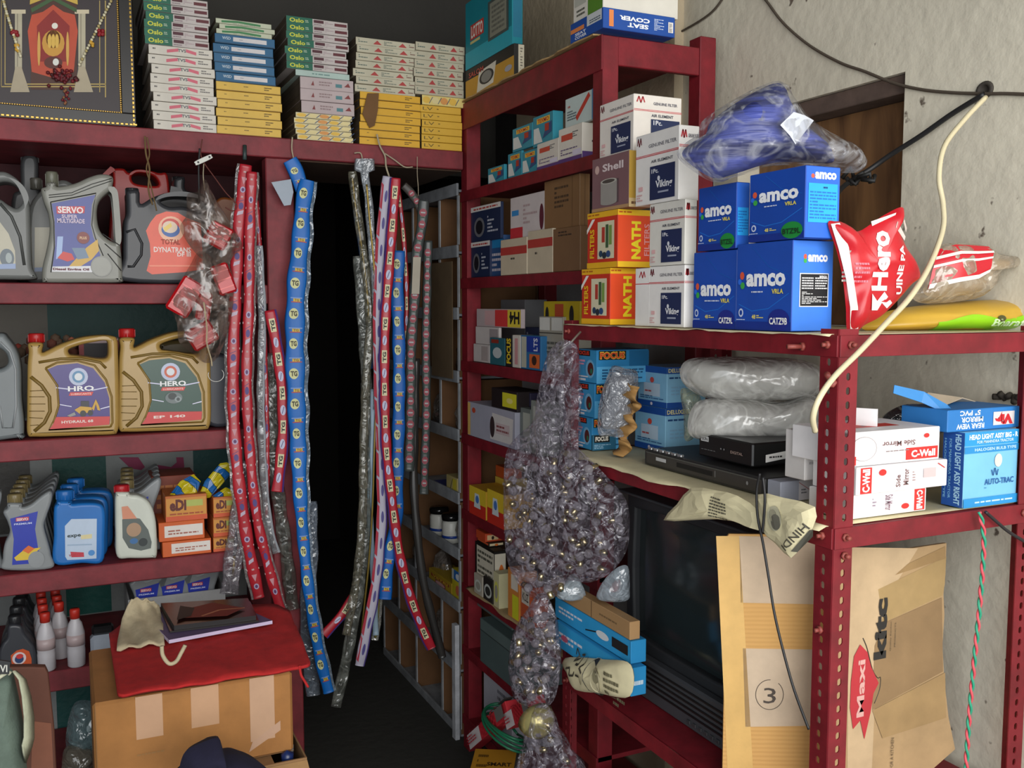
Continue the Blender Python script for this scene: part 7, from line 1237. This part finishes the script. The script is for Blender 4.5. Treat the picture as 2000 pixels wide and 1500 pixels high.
sleeve('hose', 'dark rubber hose in clear film hanging right in the doorway', [(812, 700, SY+.04), (810, 820, SY+.03), (808, 940, SY+.02), (815, 1040, SY+.01), (826, 1130, SY), (842, 1200, SY-.01), (864, 1284, SY-.02)], .014, .01, M('2e2c2a', .3), cat='hose')
sleeve('cable_packet', 'clear packet with short cable end at the right of the doorway bottom', [(742, 1120, SY+.02), (740, 1180, SY+.02), (732, 1250, SY+.02)], .013, .005, film('c0c0b8', .4))
cable('control_cable', 'short olive cable end beside the white packet', [atY(742, 1140, SY+.01), atY(738, 1200, SY+.01), atY(733, 1245, SY+.01)], .004, M('6a6430', .4))
# strings that hold them
STR = M('a89c84', .9, 's')
def string(lab, pix, Y=LY-.012, r=.0022, m=STR): cable('string', lab, [atY(px, py, Y) for px, py in pix], r, m, 6, 'string')
string('white string tying the blue packets to the loft board', [(571, 268), (570, 292), (575, 318), (577, 350), (581, 374)])
string('string tying the pale winged packets to the loft board', [(692, 299), (704, 299), (708, 312), (712, 330)])
string('string tying the white and red packets to the loft board', [(736, 262), (742, 285), (752, 305), (754, 325), (760, 345)], r=.003)
string('loose string end sticking out right of the red packets', [(752, 300), (770, 312), (790, 326), (806, 326)])
string('thin string holding the smoky packets', [(815, 306), (815, 340), (817, 370), (816, 400)], r=.0012)
string('jute string hanging in front of the upper shelf, frayed', [(283, 266), (285, 300), (292, 330), (290, 370), (298, 400)], LY-.03, .0028, M('6a5434', .9, 's'))
string('second strand of jute string beside the frayed one', [(287, 268), (292, 300), (286, 330), (294, 360), (306, 412)], LY-.028, .002, M('6a5434', .9, 's'))
mb = MB(); mb.tube([atY(478, 284, LY-.01), atY(478, 312, LY-.02)], .006, M('2c3c3c', .5)); tag(mb.build('grey_hook'), 'dark grey plastic hook above the red packets', 'hook')
# tag, loops and reflector bags
string('maroon cord loop hanging from the loft board with the white clip', [(395, 272), (392, 300), (400, 320), (418, 345), (440, 375), (462, 400), (455, 412), (440, 405)], LY-.03, .0018, M('5c2820', .7))
string('dark cord holding the reflector bags', [(390, 290), (388, 330), (389, 380), (388, 400)], LY-.03, .003, M('1c1c1e', .6))
string('thin pale string down to the reflector bags', [(398, 320), (397, 345), (400, 372)], LY-.035, .0016)
t = thing('plastic_clip', 'small white plastic clip on the maroon cord', 'clip', atY(398, 312, LY-.04)); v, ff = plate([[(-.024, -.006), (.022, -.006), (.025, 0), (.022, .006), (-.024, .006), (-.027, 0)]], .004, .001); mb = MB(); mb.add(v, ff, M('c8c8c0', .4), Matrix.Rotation(R(-28), 4, 'Y')); mb.build('clip', t)
mb = MB(); 
for x in (-.018, .018): mb.add([p*.16+Vector((x, -.0025, 0)) for p in [Vector((math.cos(a)*.02, 0, math.sin(a)*.02)) for a in [2*math.pi*k/10 for k in range(10)]]], [tuple(range(10))], M('2a2a2a', .5), Matrix.Rotation(R(-28), 4, 'Y'))
mb.build('hole', t)
PF = film('b09c90', .74, 'dusty_film', .8, 18, .15, .5)
packet('reflector_bag', 'dusty clear bag with a red reflector, upper of the hanging bags', 'bag', [(366, 380), (385, 374), (400, 350), (412, 372), (430, 402), (452, 440), (474, 480), (456, 500), (440, 520), (412, 512), (385, 498), (352, 448), (364, 420)], (atY(410, 440, LY-.06).x, LY-.06, 1.75), 0, .02, PF, 91, .014, cs=12)
packet('reflector_bag', 'dusty clear bag with red reflectors, large lower hanging bag', 'bag', [(390, 490), (420, 506), (450, 518), (456, 580), (448, 640), (434, 680), (420, 704), (398, 708), (376, 690), (350, 668), (345, 630), (330, 592), (344, 565), (370, 520)], (atY(400, 600, LY-.06).x, LY-.06, 1.55), 0, .026, PF, 95, .016, cs=12)
RF = M('b8141c', .25); nn_ = 0
for (px, py, rx, rz, w_, h_, lab) in [(426, 460, 0, 28, .034, .042, 'red reflector in the upper hanging bag'), (362, 580, 0, 32, .034, .066, 'red reflector at the left of the lower hanging bag'), (436, 545, 0, -20, .026, .054, 'red reflector at the upper right of the lower hanging bag'), (394, 655, 0, -30, .04, .04, 'red reflector at the bottom of the lower hanging bag'), (398, 598, 0, 10, .02, .05, 'narrow red reflector in the middle of the lower hanging bag')]:
    P = atY(px, py, LY-.06); mb = MB(); mb.box(-w_, w_, -.012, .012, -h_/1.2, h_/1.2, RF, .006, Matrix.Rotation(R(rz), 4, 'Y'))
    for k in range(3): mb.box(-w_*.8, w_*.8, -.0132, -.012, -h_*.5+k*h_*.45, -h_*.5+k*h_*.45+.003, M('d8403c', .2), 0, Matrix.Rotation(R(rz), 4, 'Y'))
    tag(mb.build('reflector', None, P), lab, 'reflector')
string('cream string and wire ring below the reflector bags', [(398, 590), (404, 640), (404, 670), (412, 700), (414, 715)], LY-.1, .0022, M('b0a080', .8, 's'))
mb = MB(); c = atY(422, 732, LY-.1); mb.tube([c+Vector((.022*math.cos(a), 0, .02*math.sin(a))) for a in [R(d) for d in range(-210, 60, 15)]], .0012, M('b8b8b4', .3, 'm', .8), 6); tag(mb.build('wire_ring'), 'thin wire ring hanging under the reflector bags', 'ring')
